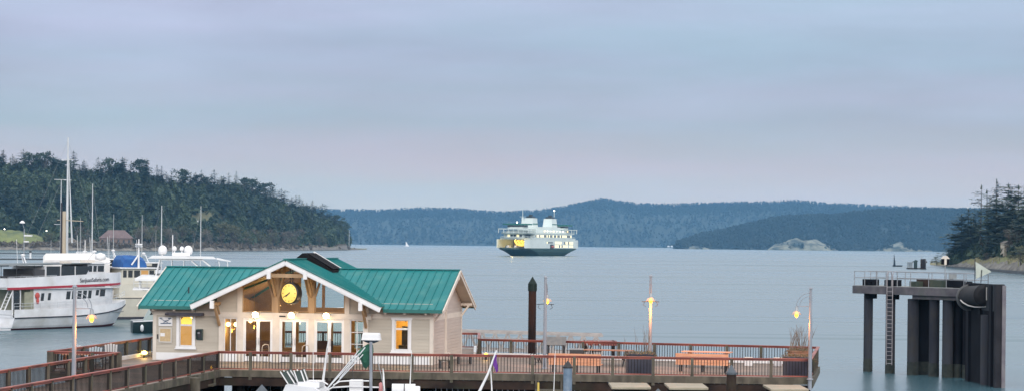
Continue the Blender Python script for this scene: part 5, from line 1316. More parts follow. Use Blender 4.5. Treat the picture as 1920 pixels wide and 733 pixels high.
# windows
LITW = mat('lit_cabin_window', (.9, .8, .5), emit=(1, .82, .42), estr=.85); 
r = random.Random(9)
def window_row(z0, z1, x0, x1, y, n, lit=.5, skip=()):
    w = (x1 - x0) / n
    for k in range(n):
        if k in skip: continue
        m = MB(); a = x0 + w * k + w * .2; m.box(a, y, z0, a + w * .62, y + (.12 if y > 0 else -.12), z1); m.obj('window', LITW if r.random() < lit else FDK, FE)
window_row(9.6, 11.6, -38, -2, 12.9, 14, .7, (7, 8)); window_row(6.9, 8.6, -38, -2, 12.9, 14, .75, (3,))
window_row(15.0, 16.7, -35, 35, 12.7, 30, .35); window_row(10.2, 11.3, 2, 14, 12.9, 5, .2)
for s in (-1, 1):
    for k in range(5):
        m = MB(); x = 43.95 if s > 0 else -44.05; m.box(x, -6 + 2.5 * k, 15.0, x + .12, -4.2 + 2.5 * k, 16.8); m.obj('window', LITW if k in (0, 3) else FDK, FE)
m = MB(); m.box(36, 9.1, 14.4, 45, 9.2, 16.9); m.obj('window_band', FDK, FE)
# end balcony with white frame, rails
def ferry_rail(z, L, B_, nose, h=1.1):
    m = MB(); o = [Vector((x, y, z)) for x, y in ferry_outline(L, B_, nose)]; n = len(o)
    for i in range(n):
        a, b_ = o[i], o[(i + 1) % n]
        for hh in (h, h * .5): m.bar(a + Vector((0, 0, hh)), b_ + Vector((0, 0, hh)), .12, .12)
        k = max(1, int((b_ - a).length / 3))
        for j in range(k): q = a.lerp(b_, j / k); m.bar(q, q + Vector((0, 0, h)), .1, .1)
    m.obj('railing', FWH, FE)
ferry_rail(18.1, 100, 25.2, 10); ferry_rail(14.3, 104, 25.4, 10)
for s in (-1, 1):
    m = MB(); x = s * 40
    m.box(x - 7, -12.6, 21.0, x + 7, 12.6, 21.5)
    for yy in (-12.3, -8, -4, 0, 4, 8, 12.3): m.box(x + s * 6.4, yy - .2, 18.1, x + s * 6.8, yy + .2, 21.0)
    for xx in (-6, -1, 4): m.box(x + xx - .2, 12.1, 18.1, x + xx + .2, 12.5, 21.0)
    m.obj('balcony_frame', FWH, FE)
    ph_ = MB(); ph_.prism([(x - s * 5, -6.5), (x - s * 5, 6.5), (x + s * 3, 6.5), (x + s * 5, 4), (x + s * 5, -4), (x + s * 3, -6.5)], 'z', 21.51, 24.4); po = ph_.obj('pilothouse', FWH, FE)
    m = MB(); m.prism([(x - s * 5.05, -6.55), (x - s * 5.05, 6.55), (x + s * 3.05, 6.6), (x + s * 5.1, 4.05), (x + s * 5.1, -4.05), (x + s * 3.05, -6.6)], 'z', 22.9, 24.0); m.obj('window_band', FDK, po)
    m = MB(); m.prism([(x - s * 6.5, -9.5), (x - s * 6.5, 9.5), (x + s * 5, 9.5), (x + s * 7, 5), (x + s * 7, -5), (x + s * 5, -9.5)], 'z', 24.41, 25.5); m.obj('roof', FGT, po)
for x in (15, -22):
    m = MB(); m.loft([[Vector((x + a * 5.2, b_ * 4, 20.4 if x > 0 else 23.2)) for a, b_ in ((-1, -1), (1, -1), (1, 1), (-1, 1))], [Vector((x + a * 4.3, b_ * 3.4, 30.2)) for a, b_ in ((-1, -1), (1, -1), (1, 1), (-1, 1))]], smooth=False); fu = m.obj('funnel', FWH, FE)
    m = MB(); m.box(x - 3, -2.4, 30.21, x + 3, 2.4, 31.6)
    for k in range(3): m.tube([(x - 2 + 2 * k, 0, 31.5), (x - 2 + 2 * k, 0, 33)], .7, 8)
    m.obj('funnel_cap', FDK, fu)
    m = MB(); m.box(x - 4.6, 3.6, 25.2, x + 4.6, 3.95, 26.0); m.obj('funnel_band', FGT, fu)
for x, z0, z1 in ((30, 21.5, 37.5), (-30, 20.2, 36.5)):
    m = MB(); m.tube([(x, 0, z0), (x, 0, z0 + 9)], [1.5, .8], 8); m.tube([(x, 0, z0 + 9), (x, 0, z1)], .25, 6); m.bar((x, -2.5, z0 + 9.5), (x, 2.5, z0 + 9.5), .3, .3); m.obj('mast', FWH, FE)
m = MB()
for x, y, z in ((47, 3, 26.3), (-30, 0, 36.8)):
    m.lathe([(.05, -.5), (.55, 0), (.05, .6)], (x, y, z), 8)
m.obj('navigation_light', mat('ferry_light', (1, 1, .9), emit=(1, .96, .85), estr=10), FE)
for i, x in enumerate((12, 7, 1, -5, -11, -17, -23, -32)):
    m = MB(); m.lathe([(.05, -.4), (.42 if i % 3 else .6, 0), (.05, .4)], (x, 10.6, 19.9), 8); m.obj('deck_lamp', mat('ferry_amber', (1, .8, .5), emit=(1, .62, .25), estr=5) if i in (0, 3, 7) else mat('ferry_lamp', (1, .9, .8), emit=(1, .85, .65), estr=3), FE)
m = MB(); m.box(2, 12.9, 6.0, 7, 13.6, 9.3); m.obj('rescue_boat_recess', FDK, FE); m = MB(); m.lathe([(.1, -2.2), (.9, -1.4), (1, 1), (.1, 2.2)], n=10, M=Matrix.Translation((4.5, 13.9, 7.4)) @ Matrix.Rotation(rad(90), 4, 'Y')); m.obj('rescue_boat', mat('rescue_red', (.35, .10, .08), rough=.5), FE)
FE.scale = (1.09, 1.05, 1.0); FE.location.x += 1.2
# wake
m = MB(); n = 40; vs = []
for i in range(n + 1):
    t_ = i / n; p = fw + hx * (52 - 150 * t_); w_ = 11 + 20 * t_
    for s in (-1, -.85, .85, 1): q = p + Vector((.9165, -.40, 0)) * (w_ * s); vs.append((q.x, q.y, .03))
m.add(vs, [(4 * i + a, 4 * i + a + 1, 4 * i + a + 5, 4 * i + a + 4) for i in range(n) for a in (0, 2)])
wk = m.obj('wake', mat('wake_foam', (.55, .60, .62), rough=.7, alpha=.35)); tag(wk, kind='structure')

# ================= boats =================
HW = mat('hull_white', (.68, .69, .71), (.59, .60, .625), .8, .4, wear=(.42, .42, .40), wscale=.35); HWC = mat('hull_cream', (.55, .52, .44), (.47, .445, .375), .8, .4)
BOOT = mat('boot_red', (.085, .012, .022), rough=.6); STRIPE = mat('red_stripe', (.33, .02, .04), rough=.5); BLK = mat('black_rubbing_strake', (.012, .014, .025), rough=.5)
def hullmesh(L, B_, zs, name, mt, parent, flare=.86, n=18, z_low=-.7, full=.55, top=None, stern=.92, rake=1.6, boot=None):
    """stern at x=0, bow at x=L; zs = function of t giving the sheer height"""
    rows = []
    for i in range(n + 1):
        t_ = i / n; hb = B_ / 2 * (stern + (1 - stern) * min(1, t_ * 4)) * (1 - max(0, (t_ - full) / (1 - full)) ** 2.1) + .02
        zt = zs(t_); sec = []
        for s, kz in ((1, 1.0), (flare + .07, .62), (flare, .30), (flare * .93, .13 if boot else .04), (flare * .5, -.6)):
            z = zt * kz if kz >= 0 else z_low
            x = L * t_ - max(0, (t_ - .7) / .3) * rake * (1 - kz) if t_ > .7 else L * t_
            narrow = s if t_ < .6 else s * (1 - .35 * (1 - max(0, kz)) * (t_ - .6) / .4)
            sec.append((x, hb * narrow, z))
        rows.append([Vector(p) for p in sec] + [Vector((p[0], -p[1], p[2])) for p in reversed(sec)])
    m = MB(); m.loft(rows, closed=True, smooth=False)
    if boot:
        for q_ in range(n * 10): m.mi[q_] = 1 if q_ % 10 in (3, 4, 5) else 0
        return m.obj(name, [mt, boot], parent)
    return m.obj(name, mt, parent)
def strake(L, B_, zf, parent, mt, name='rubbing_strake', w=.06, h=.09, full=.55, stern=.92, n=22, t0=0, t1=1, out_=.0, rake=1.6, kz=1.0, flare=1.0):
    for s in (-1, 1):
        m = MB(); pts = []
        for i in range(n + 1):
            t_ = t0 + (t1 - t0) * i / n; hb = (B_ / 2 + out_) * flare * (stern + (1 - stern) * min(1, t_ * 4)) * (1 - max(0, (t_ - full) / (1 - full)) ** 2.1) + .02
            x = L * t_ - (max(0, (t_ - .7) / .3) * rake * (1 - kz)); pts.append(Vector((x, s * hb, zf(t_))))
        for a, b_ in zip(pts, pts[1:]): m.bar(a, b_, w, h)
        m.obj(name, mt, parent)
def rail_run(parent, pts, h, mt, posts=8, mids=(.5,), r_=.022, name='rail'):
    m = MB(); pts = [Vector(p) for p in pts]
    for f in (1.0,) + tuple(mids): m.tube([p + Vector((0, 0, h * f)) for p in pts], r_, 5)
    L = sum((b_ - a).length for a, b_ in zip(pts, pts[1:])); acc = 0; k = 0
    for a, b_ in zip(pts, pts[1:]):
        l = (b_ - a).length
        while k <= posts and k * L / posts <= acc + l + 1e-6:
            q = a.lerp(b_, min(1, (k * L / posts - acc) / max(l, 1e-6))); m.tube([q, q + Vector((0, 0, h))], r_ * .9, 5); k += 1
        acc += l
    m.obj(name, mt, parent)
CHROME = mat('stainless_rail', (.60, .62, .64), rough=.3, metal=.5)
# ---- excursion boat ----
PHI = rad(32); eh = Vector((math.sin(PHI), math.cos(PHI), 0)); es = Vector((math.cos(PHI), -math.sin(PHI), 0)); BB = 5.6
EO = Vector((-51.4, 226.3, 0)) - es * (BB / 2 * .93)
EX = thing('excursion_boat', 'white two deck excursion boat with a red stripe and a web address on its side', 'boat', EO, math.atan2(eh.y, eh.x))
EL = 19.7; Sy = -BB / 2          # starboard side is local -y
sheer = lambda t_: 1.30 + .1 * t_ + 1.5 * max(0, t_ - .45) ** 1.6 * 1.6
hullmesh(EL, BB, sheer, 'hull', HW, EX, full=.62, rake=1.9, stern=.93, boot=BOOT)
for s in (-1, 1): pass
m = MB(); bt = lambda t_: .28
strake(EL, BB, lambda t_: sheer(t_) - .04, EX, BLK, full=.62, stern=.93, w=.1, h=.12, t0=.0)
# bulwark above the strake
def side_hb(x, L=EL, B_=BB, full=.62, stern=.93):
    t_ = max(0, min(1, x / L)); return B_ / 2 * (stern + (1 - stern) * min(1, t_ * 4)) * (1 - max(0, (t_ - full) / (1 - full)) ** 2.1) + .02
def bulwark(x0, x1, zlo, zhi, mt, name, th=.07, n=24, hb=side_hb, parent=EX, inset=0.0, both=(-1, 1)):
    for s in both:
        m = MB(); a = []; 
        for i in range(n + 1):
            x = x0 + (x1 - x0) * i / n; y = hb(x) - inset; zl, zh = zlo(x), zhi(x); a.append([Vector((x, s * y, zl)), Vector((x, s * (y - th), zl)), Vector((x, s * (y - th), zh)), Vector((x, s * y, zh))])
        m.loft(a, smooth=False); m.obj(name, mt, parent)
bulwark(.0, EL, lambda x: sheer(x / EL) + .02, lambda x: 2.15 + 1.1 * max(0, x / EL - .3) ** 1.4, HW, 'bulwark')
m = MB(); m.box(-.07, -2.4, 1.3, .0, 2.4, 2.1); m.obj('transom', HW, EX)
m = MB(); m.box(-1.6, -2.3, .25, -.05, 2.3, .42); m.box(-1.55, -2.2, -.4, -.1, 2.2, .25); m.obj('swim_platform', HW, EX)
ladder_y = -2.1; m = MB()
for s in (-.5, .1): m.bar((-1.5, ladder_y + s, 2.0), (-.2, ladder_y + s, 4.3), .06, .10)
for k in range(7): m.box(-1.5 + .19 * k, ladder_y - .5, 2.1 + .33 * k, -1.3 + .19 * k, ladder_y + .1, 2.14 + .33 * k)
m.obj('stair', WHITE, EX)
m = MB(); m.prism([(x, s_ * (side_hb(x) - .08)) for s_, xs in ((-1, [0, 2, 5, 9, 12, 14, 16, 18, 19]), (1, [19, 18, 16, 14, 12, 9, 5, 2, 0])) for x in xs], 'z', 1.5, 1.56); m.obj('main_deck', CONCT, EX)
# main cabin
cab_hb = lambda x: min(side_hb(x) - .32, 2.35) if x < 12 else min(2.35, side_hb(x) - .25)
wl = []
cabx = [0.6, 3.0, 5.5, 8, 10.5, 12.5, 14.1, 15.3, 16.4]
m = MB(); m.prism([(x, -(2.4 - max(0, x - 13.0) ** 2 * .11)) for x in cabx[1:]] + [(x, (2.4 - max(0, x - 13.0) ** 2 * .11)) for x in reversed(cabx[1:])], 'z', 1.57, 4.24); m.obj('main_cabin', HW, EX)
ch = lambda x: 2.4 - max(0, x - 13.0) ** 2 * .11
def side_panel(m, x0, x1, z0, z1, lean=.0, out_=.02, hb=ch):
    """dark glass shape lying just proud of the starboard and port sides"""
    vs = []
    for s in (-1,):
        for x, z in ((x0, z0), (x1, z0), (x1 + lean, z1), (x0 + lean, z1)):
            vs.append(Vector((x, s * (hb(x) + out_), z)))
        for x, z in ((x0, z0), (x1, z0), (x1 + lean, z1), (x0 + lean, z1)): vs.append(Vector((x, s * (hb(x) - .01), z)))
    m.add(vs, [(0, 1, 2, 3), (7, 6, 5, 4), (0, 4, 5, 1), (1, 5, 6, 2), (2, 6, 7, 3), (3, 7, 4, 0)])
for x0, x1, z0, z1 in ((3.95, 4.4, 3.0, 3.8), (5.0, 5.4, 3.05, 3.8), (7.75, 8.35, 3.1, 3.95), (8.6, 9.2, 3.1, 3.97), (9.45, 10.05, 3.12, 3.98), (10.3, 10.85, 3.14, 4.0), (11.1, 11.6, 3.15, 4.0), (12.3, 12.75, 3.45, 4.05), (13.0, 13.85, 3.35, 4.1)):
    m = MB(); side_panel(m, x0, x1, z0, z1, .12); m.obj('cabin_window', DGLASS, EX)
# aft shelter: dark recess, door frame
m = MB(); m.box(-.1, -2.3, 1.57, 2.95, 2.3, 1.6); m.obj('aft_deck', CONCT, EX)
m = MB(); m.box(2.5, -2.35, 1.6, 2.98, 2.35, 4.2); m.obj('aft_bulkhead', mat('khaki_curtain', (.30, .30, .22), (.24, .24, .18), 2, .8), EX)
m = MB(); m.box(1.6, -2.41, 1.6, 2.99, -2.36, 3.95) ; m.obj('curtain', mat('khaki_curtain', (.3, .3, .22)), EX)
m = MB(); side_panel(m, -.1, .85, 3.2, 4.05, .0, hb=lambda x: 2.45); m.box(-.12, -2.41, 2.0, .9, -2.36, 3.19) ; m.obj('aft_window', DGLASS, EX)
for x in (-.15, .95, 2.95):
    m = MB(); m.box(x - .05, -2.5, 1.57, x + .05, -2.37, 4.2); m.box(x - .05, 2.37, 1.57, x + .05, 2.5, 4.2); m.obj('stanchion', WHITE, EX)
# upper deck with curved bulwark, red stripe
uh = lambda x: min(2.75, 2.75 - max(0, x - 13.3) ** 2 * .085)
m = MB(); m.prism([(x, -uh(x) + .02) for x in (-1.1, 3, 7, 11, 13, 14.5, 16, 17.5)] + [(x, uh(x) - .02) for x in (17.5, 16, 14.5, 13, 11, 7, 3, -1.1)], 'z', 4.25, 4.33); m.obj('upper_deck', WHITE, EX)
bulwark(-1.15, 17.6, lambda x: 4.20 + .32 * max(0, x) / 16, lambda x: 4.44 + .32 * max(0, x) / 16, STRIPE, 'red_stripe', .10, hb=uh, inset=-.02)
bulwark(-1.15, 17.6, lambda x: 4.442 + .32 * max(0, x) / 16, lambda x: 5.42 + .03 * max(0, x), HW, 'upper_bulwark', .06, hb=uh)
m = MB(); m.box(-1.2, -2.75, 4.45, -1.12, 2.75, 5.4); m.obj('upper_bulwark', HW, EX)
m = MB(); m.prism([(17.55, 4.4), (17.6, 5.85), (17.65, 5.85), (17.65, 4.4)], 'y', -uh(17.55), uh(17.55)); m.obj('upper_bulwark', HW, EX)
rail_run(EX, [(-1.1, -2.7, 5.4), (6, -2.7, 5.55)], .12, CHROME, 8, ())
Mt = Matrix.Translation((11.75, -uh(11.75) - .035, 5.13)) @ Matrix.Rotation(rad(-1.5), 4, 'Y') @ Matrix.Rotation(rad(90), 4, 'X')
text_mesh('web_address', 'SanJuanSafaris.com', .62, mat('sign_navy', (.03, .035, .06), rough=.6), EX, Mt, .012, 4.5)
# upper saloon with dark glass, wheelhouse, canopy
m = MB(); m.box(4.6, -2.3, 4.34, 11.3, 2.3, 5.55); m.box(4.6, -2.3, 4.34, 4.75, 2.3, 6.6); m.obj('upper_saloon', HW, EX)
m = MB(); m.prism([(4.78, 5.56), (10.5, 5.56), (11.0, 5.75), (11.35, 6.2), (11.45, 6.62), (4.78, 6.62)], 'y', -2.28, 2.28); us = m.obj('saloon_glass', DGLASS, EX)
for x in (4.8, 7.0, 9.2):
    m = MB(); m.box(x - .05, -2.34, 5.5, x + .05, -2.285, 6.62); m.obj('mullion', WHITE, EX)
m = MB(); m.prism([(10.9, 4.34), (14.4, 4.34), (14.2, 6.85), (11.6, 6.85), (11.45, 6.2), (11.1, 5.6)], 'y', -1.9, 1.9); m.obj('wheelhouse', HW, EX)
for x0, x1 in ((11.75, 12.25), (12.45, 12.95), (13.15, 14.1)):
    m = MB(); side_panel(m, x0, x1, 6.0, 6.65, .03, hb=lambda x: 1.9); m.obj('wheelhouse_window', DGLASS, EX)
m = MB(); m.box(11.6, -2.2, 6.86, 15.0, 2.2, 6.98); m.obj('wheelhouse_roof', WHITE, EX)
m = MB(); m.prism([(-2.3, 6.70), (4, 6.74), (11.6, 6.9), (11.6, 6.97), (4, 6.86), (-2.3, 6.76)], 'y', -2.5, 2.5); m.obj('canopy', mat('grey_canopy', (.10, .12, .13), (.14, .16, .17), 1, .8), EX)
m = MB()
for x in (-2.2, .4, 3.0):
    for s in (-2.4, 2.4): m.tube([(x, s, 4.35), (x, s, 6.72)], .035, 6)
m.obj('canopy_post', DARK, EX)
m = MB(); m.box(1.2, -2.2, 5.42, 3.2, -1.2, 5.75); m.box(2.9, -2.35, 5.5, 4.6, 2.0, 6.3); m.obj('deck_seating', mat('dark_seat', (.05, .05, .055), rough=.7), EX)
m = MB(); m.lathe([(.12, -.06), (.30, -.05), (.34, 0), (.30, .05), (.12, .06)], n=16, M=Matrix.Translation((3.4, -2.5, 3.55)) @ Matrix.Rotation(rad(90), 4, 'X')); m.lathe([(.1, -.3), (.16, 0), (.1, .3)], (3.45, -2.5, 3.0), 8); m.obj('life_ring', mat('life_ring_red', (.45, .07, .06), rough=.6), EX)
rail_run(EX, [(-.1, -2.6, 2.15), (4, -2.72, 2.2), (10, -2.75, 2.3), (12.5, -side_hb(12.5) + .03, 2.5), (15, -side_hb(15) + .03, 2.75), (17.4, -side_hb(17.4) + .03, 2.95), (19.4, -.2, 3.15)], .62, CHROME, 16, (.5,))
m = MB(); m.tube([(13.6, .4, 6.98), (13.6, .4, 9.4)], .05, 6); m.bar((13.6, -.9, 8.1), (13.6, 1.7, 8.1), .08, .08); m.bar((13.6, -.9, 8.1), (13.6, .2, 7.0), .06, .06); m.bar((13.6, 1.7, 8.1), (13.6, .6, 7.0), .06, .06); m.obj('radar_mast', WHITE, EX)
m = MB(); m.lathe([(.05, 0), (.55, .12), (.62, .4), (.5, .7), (.05, .85)], (14.2, -1.3, 7.2), 16); m.obj('radar_dome', WHITE, EX)
m = MB(); m.box(12.0, -1.6, 6.99, 13.0, -.4, 7.25); m.box(8, -1.8, 6.9, 9.2, -1.2, 7.15); m.obj('roof_locker', CREAM, EX)

# ---- trawler with the blue cover ----
CO = Vector((-48.8, 266, 0)); CR_ = rad(38)
CU = thing('trawler_yacht', 'cream trawler yacht with a bright blue canvas cover on its top deck', 'boat', P(196, 590, 262).xy.to_3d(), math.atan2(math.cos(rad(58)), math.sin(rad(58))))
CU.location.z = 0
sh2 = lambda t_: 1.5 + 1.5 * max(0, t_ - .3) ** 1.3
hullmesh(15, 4.8, lambda t_: 2.6 + 1.2 * max(0, t_ - .3) ** 1.3, 'hull', HWC, CU, full=.45, rake=1.8)
strake(15, 4.8, lambda t_: 2.55 + 1.2 * max(0, t_ - .3) ** 1.3, CU, BLK, full=.45)
strake(15, 4.8, lambda t_: .12, CU, BLK, 'boot_stripe', .05, .35, full=.45, kz=.04, flare=.82, t1=.96)
m = MB(); m.prism([(1.0, 2.6), (7.2, 2.6), (6.6, 4.2), (1.0, 4.2)], 'y', -2.15, 2.15); m.obj('deck_house', HWC, CU)
m = MB(); m.prism([(1.3, 4.21), (5.6, 4.21), (5.6, 6.05), (1.3, 6.05)], 'y', -2.0, 2.0); m.obj('pilot_house', HWC, CU)
for k, (x0, x1) in enumerate(((1.5, 1.95), (2.15, 2.7), (2.9, 3.65), (3.8, 4.7), (4.85, 5.45))):
    m = MB(); side_panel(m, x0, x1, 5.0, 5.85, 0, hb=lambda x: 2.0); m.obj('window', mat('lit_brown_window', (.2, .12, .05), emit=(1, .5, .12), estr=.35) if k == 3 else DGLASS, CU)
for k in range(3):
    m = MB(); m.box(5.6, -1.7 + 1.2 * k, 5.0, 5.64, -.7 + 1.2 * k, 5.85); m.obj('windscreen', DGLASS, CU)
m = MB(); m.box(1.0, -2.35, 6.06, 6.0, 2.35, 6.2); m.obj('roof', WHITE, CU)
m = MB(); m.loft([[Vector((x, y, z)) for y, z in ((-1.8, 6.21), (-1.75, 7.2 - d_), (-.9, 7.65 - d_), (.9, 7.65 - d_), (1.75, 7.2 - d_), (1.8, 6.21))] for x, d_ in ((1.6, .5), (1.8, .05), (2.8, 0), (3.9, .1), (4.4, .3), (4.6, .7))], smooth=False); m.obj('blue_cover', mat('blue_canvas', (.008, .07, .25), (.012, .10, .30), 1.5, .7), CU)
m = MB(); m.tube([(3.5, -1.9, 6.2), (3.5, -1.9, 9.6)], [.14, .07], 8); m.bar((3.5, -2.9, 8.7), (3.5, -.9, 8.7), .12, .12); m.box(3.2, -2.3, 8.85, 3.8, -1.5, 9.05); m.tube([(2.6, -1.9, 6.5), (3.5, -1.9, 7.7)], .1, 6); m.obj('mast', WHITE, CU)
m = MB(); m.loft([[Vector((x, y * w_, 6.35 + z)) for y, z in ((-.8, .3), (-.6, 0), (.6, 0), (.8, .3))] for x, w_ in ((3.9, .9), (5.0, 1), (5.9, .35))], smooth=False); m.obj('tender', HWC, CU)
Mt = Matrix.Translation((4.6, -2.2, 3.6)) @ Matrix.Rotation(rad(90), 4, 'X'); text_mesh('boat_name', 'CUNZA', .5, mat('name_grey', (.10, .10, .10), rough=.6), CU, Mt, .012, 1.5)
rail_run(CU, [(9.6, -1.9, 3.0), (12, -1.7, 3.3), (14.6, -.4, 3.7)], .7, CHROME, 5)
# ---- dark moored cruiser with a green side, between the trawler and the hall ----
GB = thing('dark_hull_cruiser', 'low dark hulled cruiser with a white rail, left of the hall', 'boat', (P(247, 600, 224).x, 224, 0), rad(14))
hullmesh(12, 3.8, lambda t_: 1.2 + .6 * t_, 'hull', mat('dark_green_hull', (.012, .03, .035), rough=.3), GB, full=.5)
strake(12, 3.8, lambda t_: 1.2 + .6 * t_, GB, WHITE, full=.5, h=.12)
m = MB(); m.prism([(1.2, 1.2), (2.1, 2.9), (6.5, 2.9), (8, 1.7), (8, 1.2)], 'y', -1.5, 1.5); m.obj('cabin', mat('pale_green_cabin', (.35, .42, .40), rough=.5), GB)
m = MB(); m.prism([(1.7, 1.9), (2.2, 2.75), (6.3, 2.75), (6.6, 1.9)], 'y', -1.53, 1.53); m.obj('window_band', DGLASS, GB)
for x in (.9, 4.6):
    m = MB(); m.lathe([(.05, -.35), (.17, -.2), (.17, .2), (.05, .35)], (x, -1.95, .55), 8); m.obj('fender', WHITE, GB)
# ---- big motor yacht behind the roof ----
MY = thing('motor_yacht', 'big white motor yacht with four round domes on its roof, behind the teal roof', 'boat', (P(266, 590, 200).x - 1.0, 203, 0), rad(8))
hullmesh(20, 5.4, lambda t_: 2.6 + .9 * t_, 'hull', HW, MY, full=.5).location.x = 3.2
m = MB(); m.box(3.4, -2.4, 2.7, 13, 2.4, 4.9); m.obj('saloon', HW, MY)
m = MB(); m.box(3.6, -2.43, 3.6, 12, -2.405, 4.6); m.obj('window_band', DGLASS, MY)
m = MB(); m.box(-.1, -2.6, 5.75, 2.6, 2.6, 5.95); m.prism([(-.15, 5.95), (2.6, 5.95), (2.6, 6.25), (.4, 6.25)], 'y', -2.5, 2.5); m.obj('aft_awning', WHITE, MY)
m = MB(); m.box(-.3, -2.6, 4.9, 13.2, 2.6, 5.05); m.obj('boat_deck', WHITE, MY)
for x, y in ((.3, -2.3), (.3, 2.3), (2.4, -2.3), (2.4, 2.3)):
    m = MB(); m.box(x - .05, y - .05, 5.05, x + .05, y + .05, 5.75); m.obj('awning_post', WHITE, MY)
m = MB(); m.prism([(2.7, 5.06), (8.6, 5.06), (7.6, 7.1), (6.9, 7.3), (2.7, 7.25)], 'y', -1.9, 1.9)
for s in (-1.9, 1.9):
    m = MB()
    m.bar((1.5, s, 5.06), (2.1, s, 7.7), .16, .12); m.bar((2.1, s, 7.72), (6.0, s, 7.72), .12, .12); m.bar((6.0, s, 7.7), (7.4, s, 6.6), .3, .12); m.bar((5.0, s, 7.6), (6.6, s, 6.3), .1, .1)
    m.bar((3.2, s, 5.06), (3.2, s, 7.7), .06, .06); m.bar((4.3, s, 5.06), (4.3, s, 7.7), .06, .06); m.bar((7.4, s, 6.6), (8.2, s, 5.1), .12, .12)
    m.obj('flybridge_frame', WHITE, MY)
m = MB(); m.box(1.6, -1.86, 5.1, 7.0, 1.86, 6.4); m.obj('flybridge_enclosure', mat('smoked_vinyl', (.10, .12, .13), rough=.2, alpha=.75), MY)
m = MB(); m.prism([(1.0, 7.80), (7.3, 7.80), (7.0, 8.0), (1.4, 8.04)], 'y', -2.15, 2.15); m.prism([(7.32, 7.75), (8.6, 7.55), (8.6, 7.62), (7.32, 7.9)], 'y', -1.9, 1.9); m.obj('flybridge_roof', WHITE, MY)
m = MB()
for s in (-1.8, 1.8): m.bar((8.5, s, 5.1), (8.3, s, 7.55), .07, .07); m.bar((7.9, s, 5.1), (7.5, s, 7.6), .07, .07)
m.obj('awning_post', WHITE, MY)
dome = [(.05, 0), (.42, .06), (.55, .42), (.47, .80), (.25, 1.0), (.02, 1.06)]
for i, (px, s) in enumerate(((301, 1.0), (323, .52), (337, .5), (349, 1.0))):
    x = P(px, 470, 202).x - MY.location.x; m = MB(); m.tube([(x, 0, 8.02), (x, 0, 8.5 if s < 1 else 8.15)], .08, 6); m.lathe([(a * s * .76, b_ * s * .82) for a, b_ in dome], (x, 0, 8.5 if s < 1 else 8.15), 16); m.obj('radome', WHITE, MY)
m = MB(); x = P(319.5, 470, 202).x - MY.location.x; m.tube([(x, .3, 8.0), (x, .3, P(319, 440, 202).z)], .05, 6); m.box(x, -.8, 8.04, x + 1.6, .8, 8.35); m.obj('antenna', WHITE, MY)
rail_run(MY, [(-.2, -2.5, 5.05), (2.2, -2.5, 5.05)], .9, CHROME, 4)

# ---- sailing boats: masts above the others ----
MASTM = mat('mast_alloy', (.55, .57, .58), (.47, .49, .51), .5, .4, .3); TANM = mat('varnished_mast', (.42, .36, .27), (.36, .30, .22), .5, .5); FARM = mat('grey_mast', (.38, .40, .41), rough=.5)
def sail_boat(label, px, ytop, d, rr=.10, L=11, mt=None, spreaders=(), stays=True, mizzen=None, rz_=0.6, group=None):
    mt = mt or MASTM; p = P(px, 470, d); T = thing('sailing_boat', label, 'sailboat', (p.x, d, 0), rz_, group)
    zt = P(px, ytop, d).z
    hullmesh(L, L * .28, lambda t_: 1.0 + .35 * (2 * t_ - 1) ** 2, 'hull', HW, T, full=.35, rake=L * .12).location.x = -L * .58
    m = MB(); m.prism([(-L * .35, 1.0), (L * .18, 1.0), (L * .1, 1.55), (-L * .33, 1.6)], 'y', -L * .085, L * .085); m.obj('cabin', HW, T)
    m = MB(); m.tube([(0, 0, 1.2), (0, 0, zt * .6), (0, 0, zt)], [rr, rr * .9, rr * .5], 8); mo = m.obj('mast', mt, T)
    for z, w in spreaders:
        m = MB(); c_, s_ = math.cos(rz_), math.sin(rz_); m.bar((-w * c_, w * s_, z), (w * c_, -w * s_, z), .07, .07); m.obj('spreader', mt, mo)
    m = MB(); m.tube([(-.1, 0, 2.2), (-L * .36, 0, 2.1)], .16, 8); m.obj('boom', mat('sail_cover', (.45, .46, .48), rough=.8), T)
    if stays:
        m = MB()
        for e in ((L * .40, 0), (-L * .55, 0)): m.tube([(0, 0, zt * .98), (e[0], e[1], 1.2)], .012, 3)
        m.obj('stay', STEEL, T)
    return T
T = sail_boat('biggest sailing boat, its very tall mast rising above the wooded headland', 125.5, 258, 300, .20, 17, spreaders=((P(125, 300, 300).z, .9), (P(125, 338, 300).z, .5)), rz_=.5)
m = MB(); a, b_ = P(129, 296, 300) - T.location, P(135, 455, 300) - T.location; Ri = Matrix.Rotation(-.5, 4, 'Z'); m.tube([Ri @ a, Ri @ b_], [.05, .13], 6); m.obj('furled_sail', MASTM, T)
T = sail_boat('sailing boat with two crosstrees, its mast just left of the very tall one', 113.5, 337, 310, .11, 13, spreaders=((P(113, 337, 310).z, 1.0), (P(113, 420, 310).z, .95)), rz_=.5)
T = thing('cargo_mast', 'thick tan wooden mast with a black edge beside the tallest mast', 'mast', (P(119.5, 470, 296).x, 296, 0))
m = MB(); m.tube([(0, 0, -.5), (0, 0, P(119, 396, 296).z)], [.36, .27], 10); m.obj('spar', TANM, T); m = MB(); m.tube([(-.36, -.2, 0), (-.3, -.2, P(117, 380, 296).z)], .12, 6); m.obj('wire_trunk', BLK, T)
m = MB(); m.bar((-.9, 0, P(119, 412, 296).z), (2.6, 0, P(119, 414, 296).z), .12, .1); m.obj('crosstree', TANM, T); m = MB(); m.box(-1.8, -1.5, -.3, 1.8, 1.5, 2.2); m.obj('deck_stub', HWC, T)
